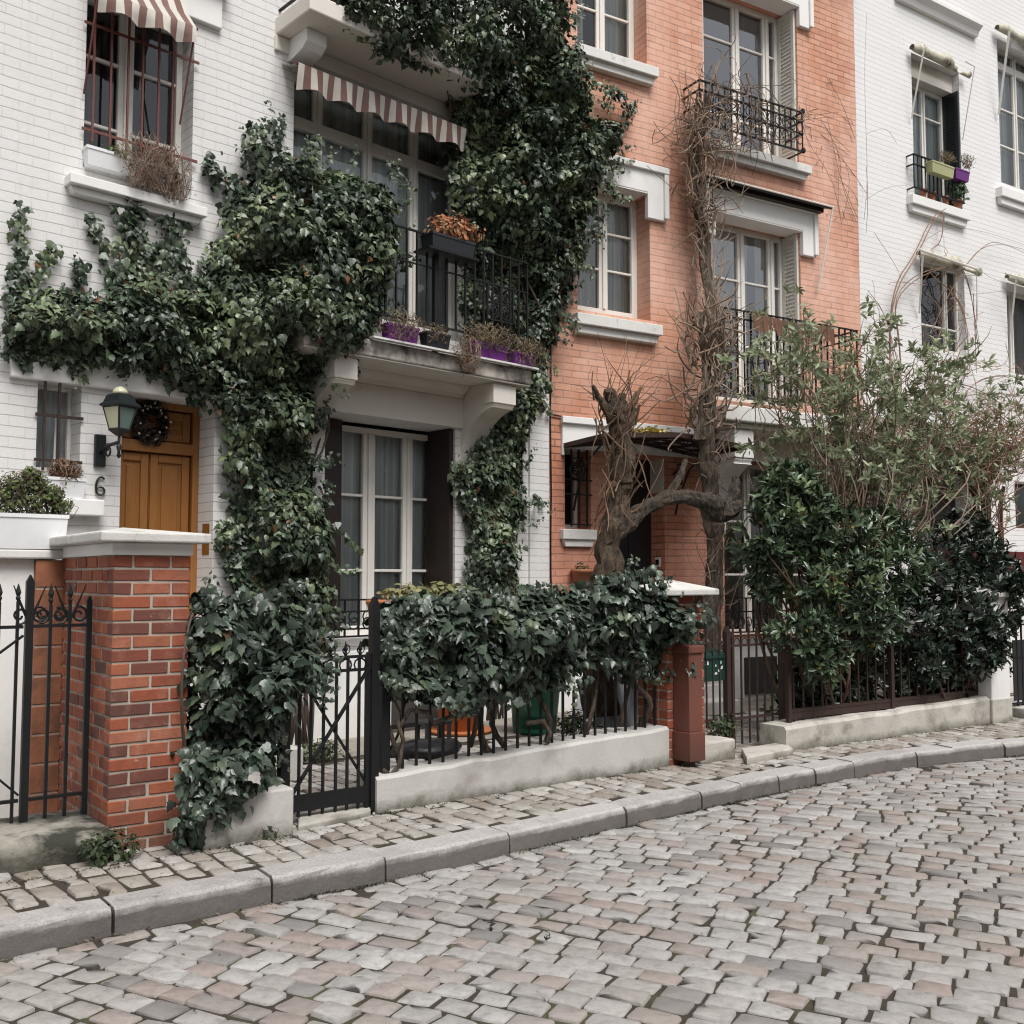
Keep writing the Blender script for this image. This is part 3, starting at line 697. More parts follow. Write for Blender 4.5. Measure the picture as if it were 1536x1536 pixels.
# ================================================================ 1. white brick house on the left
L = FL; S = L.s; Zf = L.z
H1 = thing('white_brick_house', 'white painted brick house with oak front door, number 6 and climbing ivy', 'house', (L.o[0], L.o[1], 0), L.rot)
LX0, LX1 = -7.2, 0.0
LX1 = L.s(821, 700)
ops = {}
# barred window, first floor
w1 = (S(127, 150), S(290, 150), Zf(125, 250), Zf(293, 33), .24)
# balcony window, second storey
w2 = (S(441, 150), S(707, 300), Zf(700, 515), Zf(441, 87), .26)
# french door, ground floor
w3 = (S(487, 700), S(683, 700), Zf(540, 957), Zf(590, 630), .42)
# small barred window
w4 = (S(55, 640), S(121, 640), Zf(90, 708), Zf(90, 574), .22)
# oak door
w5 = (S(181, 700), S(320, 750), Zf(240, 935), Zf(240, 594), .33)
# windows above, partly out of frame
w6 = (w1[0], w1[1], w1[3] + 1.25, w1[3] + 3.0, .24); w7 = (w2[0], w2[1], w2[3] + 1.1, w2[3] + 3.1, .26)
wall_mesh('wall', LX0, LX1, -.1, 9.6, [w1, w2, w3, w4, w5, w6, w7], M['white_brick'], H1)
mb = MB(); mb.box(LX0 - .1, LX1 - .003, -.35, 6.7, 9.602, 9.75); mb.prism([(LX0 - .1, 9.752), (LX1 - .003, 9.752), (LX1 - .4, 11), (LX0 + .4, 11)], .2, 6.6)
mb.build('roof', M['roof'], H1)
def fs(x, y, fr=L, dep=.3): return fr.s(x, y, -dep)
# frames
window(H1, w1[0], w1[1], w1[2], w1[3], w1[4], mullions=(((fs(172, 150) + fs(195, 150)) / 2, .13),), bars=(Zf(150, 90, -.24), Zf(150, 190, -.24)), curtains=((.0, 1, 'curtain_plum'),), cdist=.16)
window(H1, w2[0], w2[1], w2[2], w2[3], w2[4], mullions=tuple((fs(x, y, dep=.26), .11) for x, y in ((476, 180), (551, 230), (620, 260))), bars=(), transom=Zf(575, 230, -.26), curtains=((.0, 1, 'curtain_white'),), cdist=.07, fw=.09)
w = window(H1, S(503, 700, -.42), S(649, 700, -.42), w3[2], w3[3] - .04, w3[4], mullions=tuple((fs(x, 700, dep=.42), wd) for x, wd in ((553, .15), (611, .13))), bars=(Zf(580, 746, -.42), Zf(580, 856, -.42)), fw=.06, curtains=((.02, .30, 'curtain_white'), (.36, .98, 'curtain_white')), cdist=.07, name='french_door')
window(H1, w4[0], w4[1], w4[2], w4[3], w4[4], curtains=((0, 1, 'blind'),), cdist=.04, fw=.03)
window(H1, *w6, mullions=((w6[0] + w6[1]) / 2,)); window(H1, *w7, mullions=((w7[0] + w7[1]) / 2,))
# dark folded shutters of the french door fill the reveals
mb = MB(); x = w3[1] - .004
mb.box(x - .05, x, .03, .40, w3[2] + .01, w3[3] - .01); mb.build('shutter', M['shutter_dark'], H1, bevel=.004)
mb = MB(); mb.box(S(649, 700, -.42) + .002, x - .052, .36, .44, w3[2], w3[3] - .012); mb.build('shutter', M['shutter_dark'], H1)
mb = MB(); mb.box(w3[0] + .004, S(503, 700, -.42) - .002, .30, .44, w3[2] + .01, w3[3] - .01); mb.build('shutter', M['shutter_dark'], H1, bevel=.004)
# sill and lintel of the barred window
sx0, sz1 = L.px(105, 262, .12); sx1 = S(310, 320, .12)
sill(H1, sx0, sx1, Zf(230, 318, .1), Zf(120, 262, .12), .14, 'stucco_white')
mb = MB(); mb.box(S(108, 10), S(330, 25), -.05, .01, w1[3] + .002, w1[3] + .34); mb.build('lintel', M['stucco_white'], H1, bevel=.01)
mb = MB(); mb.box(S(100, 10), S(338, 25), -.14, .01, w1[3] + .342, w1[3] + .44); mb.build('cornice', M['stucco_white'], H1, bevel=.01)
# bars of the window: two rails and uprights
ya = -.035; rl = None
for zz in (Zf(210, 63, .03), Zf(200, 215, .03)):
    mb = MB(); mb.box(w1[0] - .03, w1[1] + .03, ya - .006, ya + .006, zz - .011, zz + .011); rl = mb.build('window_bars' if rl is None else 'rail', M['iron_red'], H1 if rl is None else rl)
    if rl.parent is not H1: rl = rl.parent
base = MB(); base.box(-.008, .008, -.008, .008, Zf(200, 232, .03), w1[3] + .05)
first = None
for xx in (139, 165, 191, 213, 237, 258):
    if first is None: first = base.build('bar', M['iron_red'], rl); q = first
    else: q = first.copy(); link(q, rl)
    q.location = (S(xx, 150, .03), ya - .002, 0)
# beam over door and small window
mb = MB(); mb.box(S(17, 560, .05), S(330, 600, .05), -.055, .01, Zf(200, 588, .05), Zf(200, 545, .05)); mb.build('lintel', M['stucco_white'], H1, bevel=.012)
# small window: bars and sill
rl = MB()
for yy in (625, 692): rl.box(w4[0] - .02, w4[1] + .01, -.03, -.018, Zf(85, yy) - .012, Zf(85, yy) + .012)
for xx in (64, 86): rl.box(S(xx, 640) - .009, S(xx, 640) + .009, -.04, -.022, w4[2], w4[3] - .01)
rl.build('window_bars', M['iron_brown'], H1)
mb = MB(); mb.box(S(40, 740), S(150, 755), -.10, .01, Zf(100, 772, .1), Zf(100, 747, .1)); mb.build('sill', M['stucco_white'], H1, bevel=.01)
# oak door with panels and transom panel
dx0, dx1, dy = w5[0], w5[1], w5[4]
dz = L.z(240, 672, -.33)
mb = MB(); mb.box(dx0, dx0 + .06, dy - .05, dy + .06, w5[2], w5[3]).box(dx1 - .06, dx1, dy - .05, dy + .06, w5[2], w5[3]).box(dx0 + .06, dx1 - .06, dy - .05, dy + .06, w5[3] - .06, w5[3]).box(dx0 + .06, dx1 - .06, dy - .06, dy + .06, dz - .05, dz + .05)
door = mb.build('front_door', M['oak'], H1, bevel=.008)
def panel(nm, a, b, c, d):
    m = MB(); m.box(a, b, dy, dy + .05, c, d); m.build(nm, M['oak'], door)
    m = MB(); fw = .075
    m.box(a + .005, a + fw, dy - .022, dy + .002, c + .005, d - .005).box(b - fw, b - .005, dy - .022, dy + .002, c + .005, d - .005).box(a + fw, b - fw, dy - .022, dy + .002, d - fw, d - .005).box(a + fw, b - fw, dy - .022, dy + .002, c + .005, c + fw)
    m.box(a + fw + .035, b - fw - .035, dy - .014, dy + .002, c + fw + .035, d - fw - .035)
    m.build('panel_moulding', M['oak'], door, bevel=.01)
xm = fs(222, 720, dep=.33)
panel('transom_panel', dx0 + .07, dx1 - .07, dz + .055, w5[3] - .07)
panel('door_leaf', dx0 + .07, xm, w5[2] + .02, dz - .055); panel('door_leaf', xm + .006, dx1 - .07, w5[2] + .02, dz - .055)
# letter slot and bell plate of brass on the door jamb
for y0_, y1_ in ((784, 806), (813, 832)):
    mb = MB(); xx = w5[1]; mb.box(xx - .004, xx + .002, .06, .19, L.z(302, y1_, 0), L.z(302, y0_, 0)); mb.build('brass_plate', M['brass'], H1, bevel=.004)
# number 6: a painted iron numeral
n6 = MB(); cx, cz = L.px(151, 730, .03); pts = []
for i in range(26):
    t = i / 25
    if t < .55: a = PI * .28 + t / .55 * PI * .85; pts.append((cx + .040 * math.cos(a) + .008, -.018, cz + .006 + .072 * math.sin(a)))
    else:
        a = PI * 1.0 + (t - .55) / .45 * 2 * PI; pts.append((cx + .003 + .033 * math.cos(a), -.018, cz - .034 + .032 * math.sin(a)))
n6.tube(pts, [.007 + .003 * math.sin(i / 25 * PI) for i in range(26)], 6); n6.build('house_number', M['number'], H1)
# balcony on the first floor: slab, cornice, soffit, brackets, railing
bz0 = L.z(798, 578, .6); bz1 = bz0 + .16
bx0, bx1 = S(507, 532, .6), S(798, 578, .6)
bx0 -= .35; bz1_L = bz1
mb = MB(); mb.box(bx0, bx1, -.6, 0.01, bz0, bz1); slab = mb.build('balcony', M['slab_dirty'], H1, bevel=.015)
mb = MB(); mb.box(bx0 + .01, bx1 - .01, -.585, 0.0, bz0 - .012, bz0 - .001); mb.build('soffit', M['stucco'], slab)
mb = MB(); mb.prism([(0.01, bz0 - .014), (-.16, bz0 - .014), (-.14, bz0 - .05), (-.08, bz0 - .09), (-.06, bz0 - .13), (0.01, bz0 - .13)], S(487, 640), S(690, 640), 'x'); mb.build('cornice', M['stucco'], H1, bevel=.004)
mb = MB(); mb.box(S(470, 640), S(706, 640), -.045, .012, w3[3] + .001, bz0 - .132); mb.build('lintel', M['stucco'], H1, bevel=.006)
zb = L.z(697, 690, .02)
bracket(H1, S(691, 640), S(722, 640), bz0 - .014, zb, .52)
bracket(H1, S(455, 620), S(486, 620), bz0 - .014, zb, .52)
rz1 = L.z(700, 369, .56); rz0 = L.z(640, 486, .56)
def orn(mb, y):
    zq = L.z(640, 400, .56); mb.box(bx0, bx1 - .02, y - .012, y + .012, zq - .006, zq + .006)
    x0, x1 = L.s(731, 450, .56), L.s(769, 460, .56); z0, z1 = L.z(750, 482, .56), L.z(750, 430, .56)
    for zz in (z0, (z0 + z1) / 2, z1): mb.box(x0, x1, y - .01, y + .01, zz - .007, zz + .007)
    for xx in (x0, (x0 + x1) / 2, x1): mb.box(xx - .007, xx + .007, y - .0115, y + .0115, z0, z1)
    for i in (0, 1):
        for k in (0, 1):
            c = (x0 + (x1 - x0) * (.25 + .5 * i), y, z0 + (z1 - z0) * (.25 + .5 * k)); rr = (x1 - x0) * .2
            mb.tube([(c[0] + rr * math.cos(a / 14 * 2 * PI), c[1], c[2] + rr * math.sin(a / 14 * 2 * PI)) for a in range(15)], .009, 5)
            mb.tube([(c[0] + rr * .45 * math.cos(a / 10 * 2 * PI), c[1], c[2] + rr * .45 * math.sin(a / 10 * 2 * PI)) for a in range(11)], .008, 5)
railing(H1, bx0 + .02, bx1 - .02, rz0, rz1, .56, .125, extra=orn, r=.009)
xx = L.s(652, 440, .56); mb = MB(); mb.box(xx - .022, xx + .022, -.59, -.545, bz1, rz1 + .02); mb.build('rail_post', M['iron'], H1)
# upper balcony
uz0 = L.z(720, 126, .6); ux0, ux1 = S(465, 14, .6), S(735, 130, .6)
mb = MB(); mb.box(ux0, ux1, -.6, .01, uz0, uz0 + .17); mb.build('balcony', M['stucco'], H1, bevel=.015)
bt = uz0 - .002
mb = MB(); a, b = S(432, 50, 0), S(462, 50, 0)
mb.prism([(0.01, bt), (-.33, bt), (-.33, bt - .12), (-.26, bt - .17), (-.06, bt - .21), (.01, bt - .21)], a, b, 'x'); mb.build('bracket', M['stucco_white'], H1, bevel=.006)
a2 = S(705, 150); mb = MB(); mb.prism([(0.01, bt), (-.33, bt), (-.33, bt - .12), (-.26, bt - .17), (-.06, bt - .21), (.01, bt - .21)], a2, a2 + .22, 'x'); mb.build('bracket', M['stucco_white'], H1, bevel=.006)
mb = MB(); mb.box(S(411, 73), S(725, 190), -.03, .012, w2[3] + .001, bt - .002); mb.build('lintel', M['stucco'], H1, bevel=.008)
railing(H1, ux0 + .03, ux1 - .03, uz0 + .25, uz0 + 1.1, .56, .13)
# guard of the french door
gz1, gz0 = L.z(520, 900, .12), L.z(520, 952, .12)
def orn2(mb, y):
    z1, z0 = gz1 - .11, gz0 + .05; mb.box(w3[0], w3[1], y - .01, y + .01, z1 - .008, z1 + .008); mb.box(w3[0], w3[1], y - .01, y + .01, z0 - .008, z0 + .008)
    x = w3[0] + .12
    while x < w3[1] - .1:
        for zc in (z0 + (z1 - z0) * .3, z0 + (z1 - z0) * .7):
            mb.tube([(x + .055 * math.cos(k / 12 * 2 * PI), y, zc + .055 * math.sin(k / 12 * 2 * PI)) for k in range(13)], .008, 5)
        x += .16
railing(H1, w3[0] + .005, w3[1] - .005, gz0 - .02, gz1, .10, .16, name='door_guard', extra=orn2)
# base course, door steps
mb = MB(); mb.box(S(200, 1000), LX1 - .002, -.05, .01, -.05, L.z(540, 975)); mb.build('base_course', M['stucco_white'], H1, bevel=.01)
mb = MB(); zt = w5[2] - .01
for i in range(5):
    h = (zt - PAV) / 5; mb.box(w5[0] - .25, w5[1] + .05, -.35 - .27 * i, -.05 if i == 0 else -.35 - .27 * (i - 1), PAV - .01, zt - h * i - .001)
mb.build('steps', M['concrete'], H1, bevel=.012)
# downpipe strip beside the orange house
mb = MB(); mb.box(S(792, 700), LX1 - .002, -.035, .01, -.05, bz0 + .3); mb.build('pilaster', M['white_brick'], H1, bevel=.006)
# small vent under the french door
mb = MB(); vx, vz = S(585, 1040), L.z(590, 1045); mb.box(vx - .02, vx + .62, -.066, .0, L.z(590, 1088, .05), L.z(590, 1010, .05)); mb.build('cellar_window', M['room'], H1)
mb = MB(); mb.box(vx - .06, vx + .66, -.09, .0, L.z(590, 1093, .05) , L.z(590, 1087, .05)); mb.build('cellar_sill', M['iron'], H1)
# ================================================================ 2. orange brick house
O = FO; S = O.s; Zf = O.z
H2 = thing('orange_brick_house', 'orange painted brick house with white lintels, standing between the two white houses', 'house', (O.o[0], O.o[1], 0), O.rot)
OX1 = S(1291, 500)
def so(x, y, dep=.28): return O.s(x, y, -dep)
def zo(x, y, dep=.28): return O.z(x, y, -dep)
o0 = (S(847, 720), S(886, 740), Zf(865, 793), Zf(865, 672), .3)
od = (S(918, 760), S(997, 760), Zf(990, 980), Zf(980, 686), .30)
o1 = (S(866, 400), S(975, 400), Zf(955, 478), Zf(973, 292), .28)
o2 = (S(866, 60), S(970, 60), Zf(943, 92), Zf(943, 92) + 1.75, .28)
o3 = (S(1055, 120), S(1197, 150), Zf(1130, 224), Zf(1183, 7), .36)
o4 = (S(1069, 420), S(1201, 420), Zf(1120, 604), Zf(1150, 336), .33)
o5 = (S(1086, 800), S(1262, 800), Zf(1120, 955), Zf(1100, 690), .3)
wall_mesh('wall', .003, OX1, -.1, 10.6, [o0, od, o1, o2, o3, o4, o5], M['orange_brick'], H2)
mb = MB(); mb.box(.003, OX1, -.35, 6.7, 10.602, 10.75); mb.prism([(.003, 10.752), (OX1, 10.752), (OX1 - .5, 12), (.5, 12)], .2, 6.6); mb.build('roof', M['roof'], H2)
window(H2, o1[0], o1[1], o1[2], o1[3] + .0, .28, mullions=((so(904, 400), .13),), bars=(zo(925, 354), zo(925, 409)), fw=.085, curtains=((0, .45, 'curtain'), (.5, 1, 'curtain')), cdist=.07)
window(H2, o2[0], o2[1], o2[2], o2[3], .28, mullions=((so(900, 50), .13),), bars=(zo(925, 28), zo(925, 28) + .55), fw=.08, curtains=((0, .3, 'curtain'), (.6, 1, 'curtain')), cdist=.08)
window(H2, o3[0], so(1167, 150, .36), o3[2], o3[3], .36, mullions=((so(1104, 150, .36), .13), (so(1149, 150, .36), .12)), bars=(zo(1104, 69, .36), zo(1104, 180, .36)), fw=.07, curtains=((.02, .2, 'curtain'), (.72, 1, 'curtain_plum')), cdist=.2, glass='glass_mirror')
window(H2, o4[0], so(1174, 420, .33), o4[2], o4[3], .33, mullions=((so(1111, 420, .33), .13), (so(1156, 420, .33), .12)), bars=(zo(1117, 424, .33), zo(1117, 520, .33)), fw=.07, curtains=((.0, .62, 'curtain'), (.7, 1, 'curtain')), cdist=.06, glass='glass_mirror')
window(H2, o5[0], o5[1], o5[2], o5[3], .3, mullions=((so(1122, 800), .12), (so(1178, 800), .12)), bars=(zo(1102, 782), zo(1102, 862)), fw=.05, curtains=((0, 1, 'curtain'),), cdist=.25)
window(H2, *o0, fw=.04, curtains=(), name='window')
for o_, b0 in ((o3, 0), (o4, 0)):
    louvre('shutter', H2, o_[1] - .003, .03, o_[4] - .03, o_[2] + .02, o_[3] - .02, 'shutter_white')
mb = MB(); mb.box(o3[0] + .002, o3[0] + .04, .03, .33, o3[2] + .02, o3[3] - .02); mb.build('shutter', M['shutter_white'], H2, bevel=.004)
# front door, deep in its recess
mb = MB(); mb.box(od[0] + .001, od[1] - .001, .27, .32, od[2], od[3] - .001)
for a in (0.12, .55):
    w_ = od[1] - od[0]; mb.box(od[0] + w_ * a, od[0] + w_ * (a + .33), .255, .27, od[2] + .15, od[2] + .9); mb.box(od[0] + w_ * a, od[0] + w_ * (a + .33), .255, .27, od[2] + 1.0, od[2] + 2.0)
mb.build('front_door', M['dark_panel'], H2, bevel=.006)
mb = MB(); zc = Zf(985, 843); mb.box(od[1] - .02, od[1] - .001, .08, .18, zc - .06, zc + .06); q = mb.build('doorbell', M['frame_white'], H2, bevel=.004)
mb = MB(); mb.box(od[1] - .026, od[1] - .021, .10, .16, zc - .03, zc + .03); mb.build('button', M['iron'], q)
mb = MB(); mb.box(od[1] - .012, od[1] - .001, .004, .27, od[3] - .42, od[3] - .003); mb.build('plaster_reveal', M['stucco'], H2)
# sills and lintels
sill(H2, S(866, 480, .13), S(994, 500, .13), Zf(930, 506, .12), Zf(930, 478, .13), .14)
sill(H2, S(864, 70, .13), S(988, 110, .13), Zf(925, 108, .12), Zf(925, 82, .13), .14)
sill(H2, S(1062, 210, .13), S(1217, 255, .13), Zf(1140, 250, .12), Zf(1140, 228, .13), .15)
sill(H2, S(844, 800, .06), S(895, 800, .06), Zf(865, 820, .06), Zf(865, 794, .06), .08)
ea = o1[3]; eared_lintel(H2, S(840, 300, .06), S(1000, 290, .06), Zf(998, 256, .06), ea - .0, Zf(985, 329, .06), S(1000, 300) - o1[1] + .02)
eared_lintel(H2, S(1040, 10, .06), S(1217, 20, .06), o3[3] + .45, o3[3], Zf(1205, 40, .06), S(1217, 20, .06) - o3[1] + .0)
lt = eared_lintel(H2, S(1052, 330, .06), S(1224, 350, .06), Zf(1222, 316, .06), o4[3], Zf(1210, 383, .06), S(1224, 350, .06) - o4[1] + .0)
eared_lintel(H2, S(844, 660, .04), S(1066, 660, .04), Zf(900, 632, .04), o0[3] - .001, o0[3] - .10, .03, d=.04)
# rain lip over the balcony window
mb = MB(); x0, x1 = S(1060, 300, .2), S(1247, 310, .25); zz = Zf(1205, 300, .2)
mb.prism([(-.02, zz + .06), (-.26, zz - .03), (-.26, zz - .06), (-.02, zz + .03)], x0, x1, 'x'); mb.box(x0 + .02, x1 - .06, -.17, -.08, zz - .085, zz - .01)
mb.build('rain_lip', M['shutter_dark'], H2)
mb = MB(); mb.tube([(x0 - .02, -.27, zz - .03), (x1 + .02, -.27, zz - .03)], .012, 6); mb.tube([(x1 + .01, -.27, zz - .03), (S(1228, 437, .06), -.05, Zf(1228, 437, .06))], .012, 6)
mb.tube([(x0, -.27, zz - .03), (S(1039, 400, .06), -.05, Zf(1039, 400, .06))], .012, 6)
mb.build('awning_arm', M['frame_white'], H2)
# balcony of the first floor
bD = .62
bz1 = Zf(1100, 607, bD); bz0 = bz1 - .19
bx0, bx1 = S(1087, 615, bD), S(1294, 620, bD)
mb = MB(); mb.box(bx0, bx1, -bD, .01, bz0, bz1); mb.build('balcony', M['slab_dirty'] if False else M['sill'], H2, bevel=.015)
mb = MB(); mb.box(bx0 + .06, bx1, -bD + .08, .008, bz0 - .07, bz0 - .002); mb.build('soffit', M['stucco'], H2, bevel=.01)
mb = MB(); mb.box(o5[0] - .1, OX1 - .02, -.05, .012, o5[3] + .001, bz0 - .072); mb.build('lintel', M['stucco'], H2, bevel=.008)
bracket(H2, S(1062, 740), S(1088, 740), bz0 - .075, Zf(1078, 800), .5, 'stucco_white')
bracket(H2, S(1235, 740), S(1258, 740), bz0 - .075, Zf(1240, 800), .5, 'stucco')
rz1 = Zf(1123, 468, bD - .05); rz0 = Zf(1150, 597, bD - .05)
railing(H2, bx0 + .03, bx1 - .01, rz0, rz1, bD - .05, .115, r=.009, rails=(0, .9, 1))
# window railing of the second floor
z0r, z1r = Zf(1205, 228, .3), Zf(1134, 147, .3)
def orn3(mb, y):
    xa, xb = S(1048, 150, .3), S(1204, 165, .3); n = 14
    for k in range(n):
        c = xa + (xb - xa) * (k + .5) / n; rr = (xb - xa) / n * .42
        for zz in (.3, .62): mb.tube([(c + rr * math.cos(a / 8 * 2 * PI), y, z0r + (z1r - z0r) * zz + rr * 1.3 * math.sin(a / 8 * 2 * PI)) for a in range(9)], .007, 4)
wr_ = railing(H2, S(1048, 150, .3), S(1204, 165, .3), z0r, z1r, .3, .11, name='window_railing', rails=(0, .45, .78, 1), extra=orn3, r=.007)
for zk in (z1r, z0r): mb = MB(); mb.lathe([(.01, 0), (.03, .02), (.03, .06), (.01, .08)], 8, (S(1204, 165, .3), -.3, zk - .02)); mb.build('knob', M['iron'], wr_)
# guard in front of the ground floor window
g0, g1_ = Zf(1120, 948, .12), Zf(1120, 897, .12)
def orn4(mb, y):
    x = o5[0] + .05
    while x < o5[0] + 1.6:
        mb.tube([(x + .045 * math.cos(k / 10 * 2 * PI), y, g0 + .13 + .06 * math.sin(k / 10 * 2 * PI)) for k in range(11)], .008, 4); x += .12
railing(H2, o5[0], o5[1], g0, g1_, .12, .12, name='window_guard', extra=orn4, rails=(0, .6, 1))
mb = MB(); mb.box(.01, OX1, -.05, .01, -.05, Zf(1120, 957)); mb.build('base_course', M['stucco_white'], H2, bevel=.01)
mb = MB(); mb.box(S(1112, 1000), S(1160, 1000), -.07, -.03, Zf(1130, 1040), Zf(1130, 985)); mb.build('cellar_window', M['room'], H2)
mb = MB(); zt = od[2]
for i in range(4):
    h = (zt - PAV) / 4; mb.box(od[0] - .1, od[1] + .1, -.06 - .28 * (i + 1), -.06 - .28 * i, PAV - .01, zt - h * i - .002)
mb.build('steps', M['concrete'], H2, bevel=.012)
# iron grille of the small window
rl = MB(); y = -.03; a, b = o0[0], o0[1]; h = o0[3] - o0[2]
for t in (.05, .42, .6): rl.box(a, b, y - .008, y + .008, o0[2] + h * t - .008, o0[2] + h * t + .008)
for t in (.2, .5, .8): rl.box(a + (b - a) * t - .009, a + (b - a) * t + .009, y - .007, y + .007, o0[2] + .02, o0[3] - .02)
rl.tube(scroll((a + (b - a) * .4, y, o0[2] + h * .72), .02, .13, 2.2, 'xz', n=34), .011, 5)
rl.build('window_bars', M['iron'], H2)
# cable along the house edge
mb = MB(); mb.tube([(.03, -.02, PAV + .4)] + [(.035 + .006 * math.sin(i * 1.9), -.022, .8 + i * .45) for i in range(9)], .009, 5)
mb.tube([(.035, -.02, Zf(825, 622)), (.35, -.02, Zf(845, 627))], .009, 5); mb.build('cable', M['iron'], H2)
# glass canopy over the door
cd = .87
xa, xb = S(845, 668), S(1046, 680); xm = (xa + xb) / 2; zr = Zf(845, 669)
cn = thing('glass_canopy', 'thin dark iron and glass canopy over the orange house door', 'canopy', O.w(xm, 0, zr), O.rot)
fr = MB(); gl = MB()
def P(x, d, z): return (x - xm, -d, z - zr)
A0, A1, B0, B1 = P(xa, .02, zr), P(xa, cd, zr + .02), P(xb, .02, zr), P(xb, cd, zr + .02)
C0, C1 = P(xm, .02, zr + .12), P(xm, cd, zr + .09)
for p, q in ((A0, A1), (B0, B1), (A1, C1), (C1, B1), (A0, C0), (C0, B0), (C0, C1)): fr.bar(p, q, .05, .05)
for t in (.25, .5, .75):
    for a_, b_, c_, d_ in ((A0, A1, C0, C1), (B0, B1, C0, C1)): fr.bar(Vector(a_).lerp(Vector(c_), t), Vector(b_).lerp(Vector(d_), t), .025, .03)
    fr.bar(Vector(A0).lerp(Vector(A1), t), Vector(C0).lerp(Vector(C1), t), .02, .02); fr.bar(Vector(B0).lerp(Vector(B1), t), Vector(C0).lerp(Vector(C1), t), .02, .02)
fr.bar(P(xb, cd, zr + .03), P(xb + .10, cd, zr + .02), .03)
up = Vector((0, 0, .012))
for a_, b_, c_, d_ in ((A0, A1, C1, C0), (C0, C1, B1, B0)): gl.add([Vector(q) + up * 2 for q in (a_, b_, c_, d_)] + [Vector(q) + up * 2.8 for q in (a_, b_, c_, d_)], [(0, 1, 2, 3), (7, 6, 5, 4)])
fr.build('frame', M['iron_brown'], cn)
def m_wired():
    m, nt, b = new_mat('dirty_wired_glass'); b.inputs['Base Color'].default_value = (.10, .095, .09, 1); b.inputs['Roughness'].default_value = .25; b.inputs['Alpha'].default_value = .72; return m
M['wired'] = m_wired()
gl.build('pane', M['wired'], cn)
sc = MB()
for xc in (S(858, 700), S(1010, 710)):
    sc.tube(scroll(P(xc, .05, zr - .32), .02, .12, 1.6, 'yz', n=26), .012, 5)
    sc.tube([P(xc, .03, zr - .75), P(xc, .10, zr - .55), P(xc, .3, zr - .22), P(xc, .62, zr - .02)], .013, 5)
    sc.tube(scroll(P(xc, .14, zr - .2), .02, .07, 1.4, 'xz', n=22), .011, 5)
sc.build('scroll_bracket', M['iron'], cn)
# ================================================================ 3. white brick house on the right
R = FR; S = R.s; Zf = R.z
H3 = thing('white_brick_house', 'white brick house with old canvas awnings, right of the orange house', 'house', (R.o[0], R.o[1], 0), R.rot)
RX1 = S(1536, 500) + 4.5
r1 = (S(1369, 180), S(1440, 180), Zf(1378, 295), Zf(1370, 80), .3)
r2 = (S(1498, 150), S(1498, 150) + 1.35, Zf(1504, 274), Zf(1500, 60), .2)
r3 = (S(1381, 450), S(1447, 450), Zf(1415, 528), Zf(1385, 388), .13)
r4 = (S(1511, 480), S(1511, 480) + 1.2, Zf(1520, 560), Zf(1511, 424), .3)
r5 = (S(1372, 760), S(1470, 760), PAV + .2, Zf(1420, 712), .5)
r6 = (S(1523, 760), S(1523, 760) + 1.2, Zf(1525, 792), Zf(1525, 722), .25)
wall_mesh('wall', .003, RX1, -.1, 14.2, [r1, r2, r3, r4, r5, r6], M['white_brick_right'], H3)
mb = MB(); mb.box(.003, RX1 + .1, -.35, 6.7, 14.202, 14.35); mb.prism([(.003, 14.352), (RX1 + .1, 14.352), (RX1 - .4, 15.6), (.5, 15.6)], .2, 6.6); mb.build('roof', M['roof'], H3)
sr = lambda x, y, dep: R.s(x, y, -dep)
window(H3, r1[0], r1[1] - .02, r1[2], r1[3] - .28, .3, mullions=((sr(1384, 180, .3), .10),), bars=(R.z(1400, 182, -.3),), fw=.05, curtains=((0, 1, 'curtain_white'),), cdist=.08)
mb = MB(); mb.box(r1[0] + .001, r1[1] - .001, .12, .34, r1[3] - .28, r1[3] - .001); mb.build('blind_box', M['stucco'], H3)
louvre('shutter', H3, r1[1] - .003, .01, .28, r1[2] + .02, r1[3] - .29, 'shutter_black', slat=.045)
mb = MB(); mb.box(r1[0] + .003, r1[0] + .04, .03, .28, r1[2] + .02, r1[3] - .29); mb.build('shutter', M['shutter_black'], H3)
window(H3, r2[0], r2[1], r2[2], r2[3], .2, mullions=((sr(1523, 200, .2), .10),), bars=(R.z(1512, 168, -.2), R.z(1512, 222, -.2)), transom=R.z(1510, 105, -.2), fw=.05, curtains=((0, 1, 'curtain_white'),), cdist=.12)
window(H3, *r3, mullions=((sr(1417, 450, .13), .07),), bars=(R.z(1400, 490, -.13),), fw=.05, curtains=())
window(H3, *r4, mullions=((r4[0] + .6, .1),), fw=.06, curtains=((0, 1, 'curtain_plum'),))
window(H3, *r6, mullions=(), fw=.04, curtains=(), frame='iron_brown')
mb = MB(); mb.box(r5[0] + .001, r5[1] - .001, .42, .48, r5[2], r5[3]); mb.build('front_door', M['dark_panel'], H3)
sill(H3, S(1368, 300, .1), S(1455, 335, .1), Zf(1410, 327, .1), Zf(1410, 304, .1), .12, 'stucco_white')
sill(H3, S(1502, 290, .1), r2[1] + .1, Zf(1510, 306, .1), Zf(1510, 282, .1), .12, 'stucco_white')
mb = MB(); x0, x1 = S(1350, 0, .1), S(1470, 40, .1); zz = Zf(1462, 50, .1)
mb.prism([(.01, zz), (-.06, zz), (-.09, zz + .08), (-.16, zz + .14), (-.16, zz + .2), (.01, zz + .2)], x0, x1, 'x'); mb.build('cornice', M['stucco_white'], H3, bevel=.006)
mb = MB(); x0 = S(1518, 10, .1); mb.prism([(.01, zz + .1), (-.06, zz + .1), (-.09, zz + .18), (-.16, zz + .24), (-.16, zz + .3), (.01, zz + .3)], x0, RX1, 'x'); mb.build('cornice', M['stucco_white'], H3, bevel=.006)
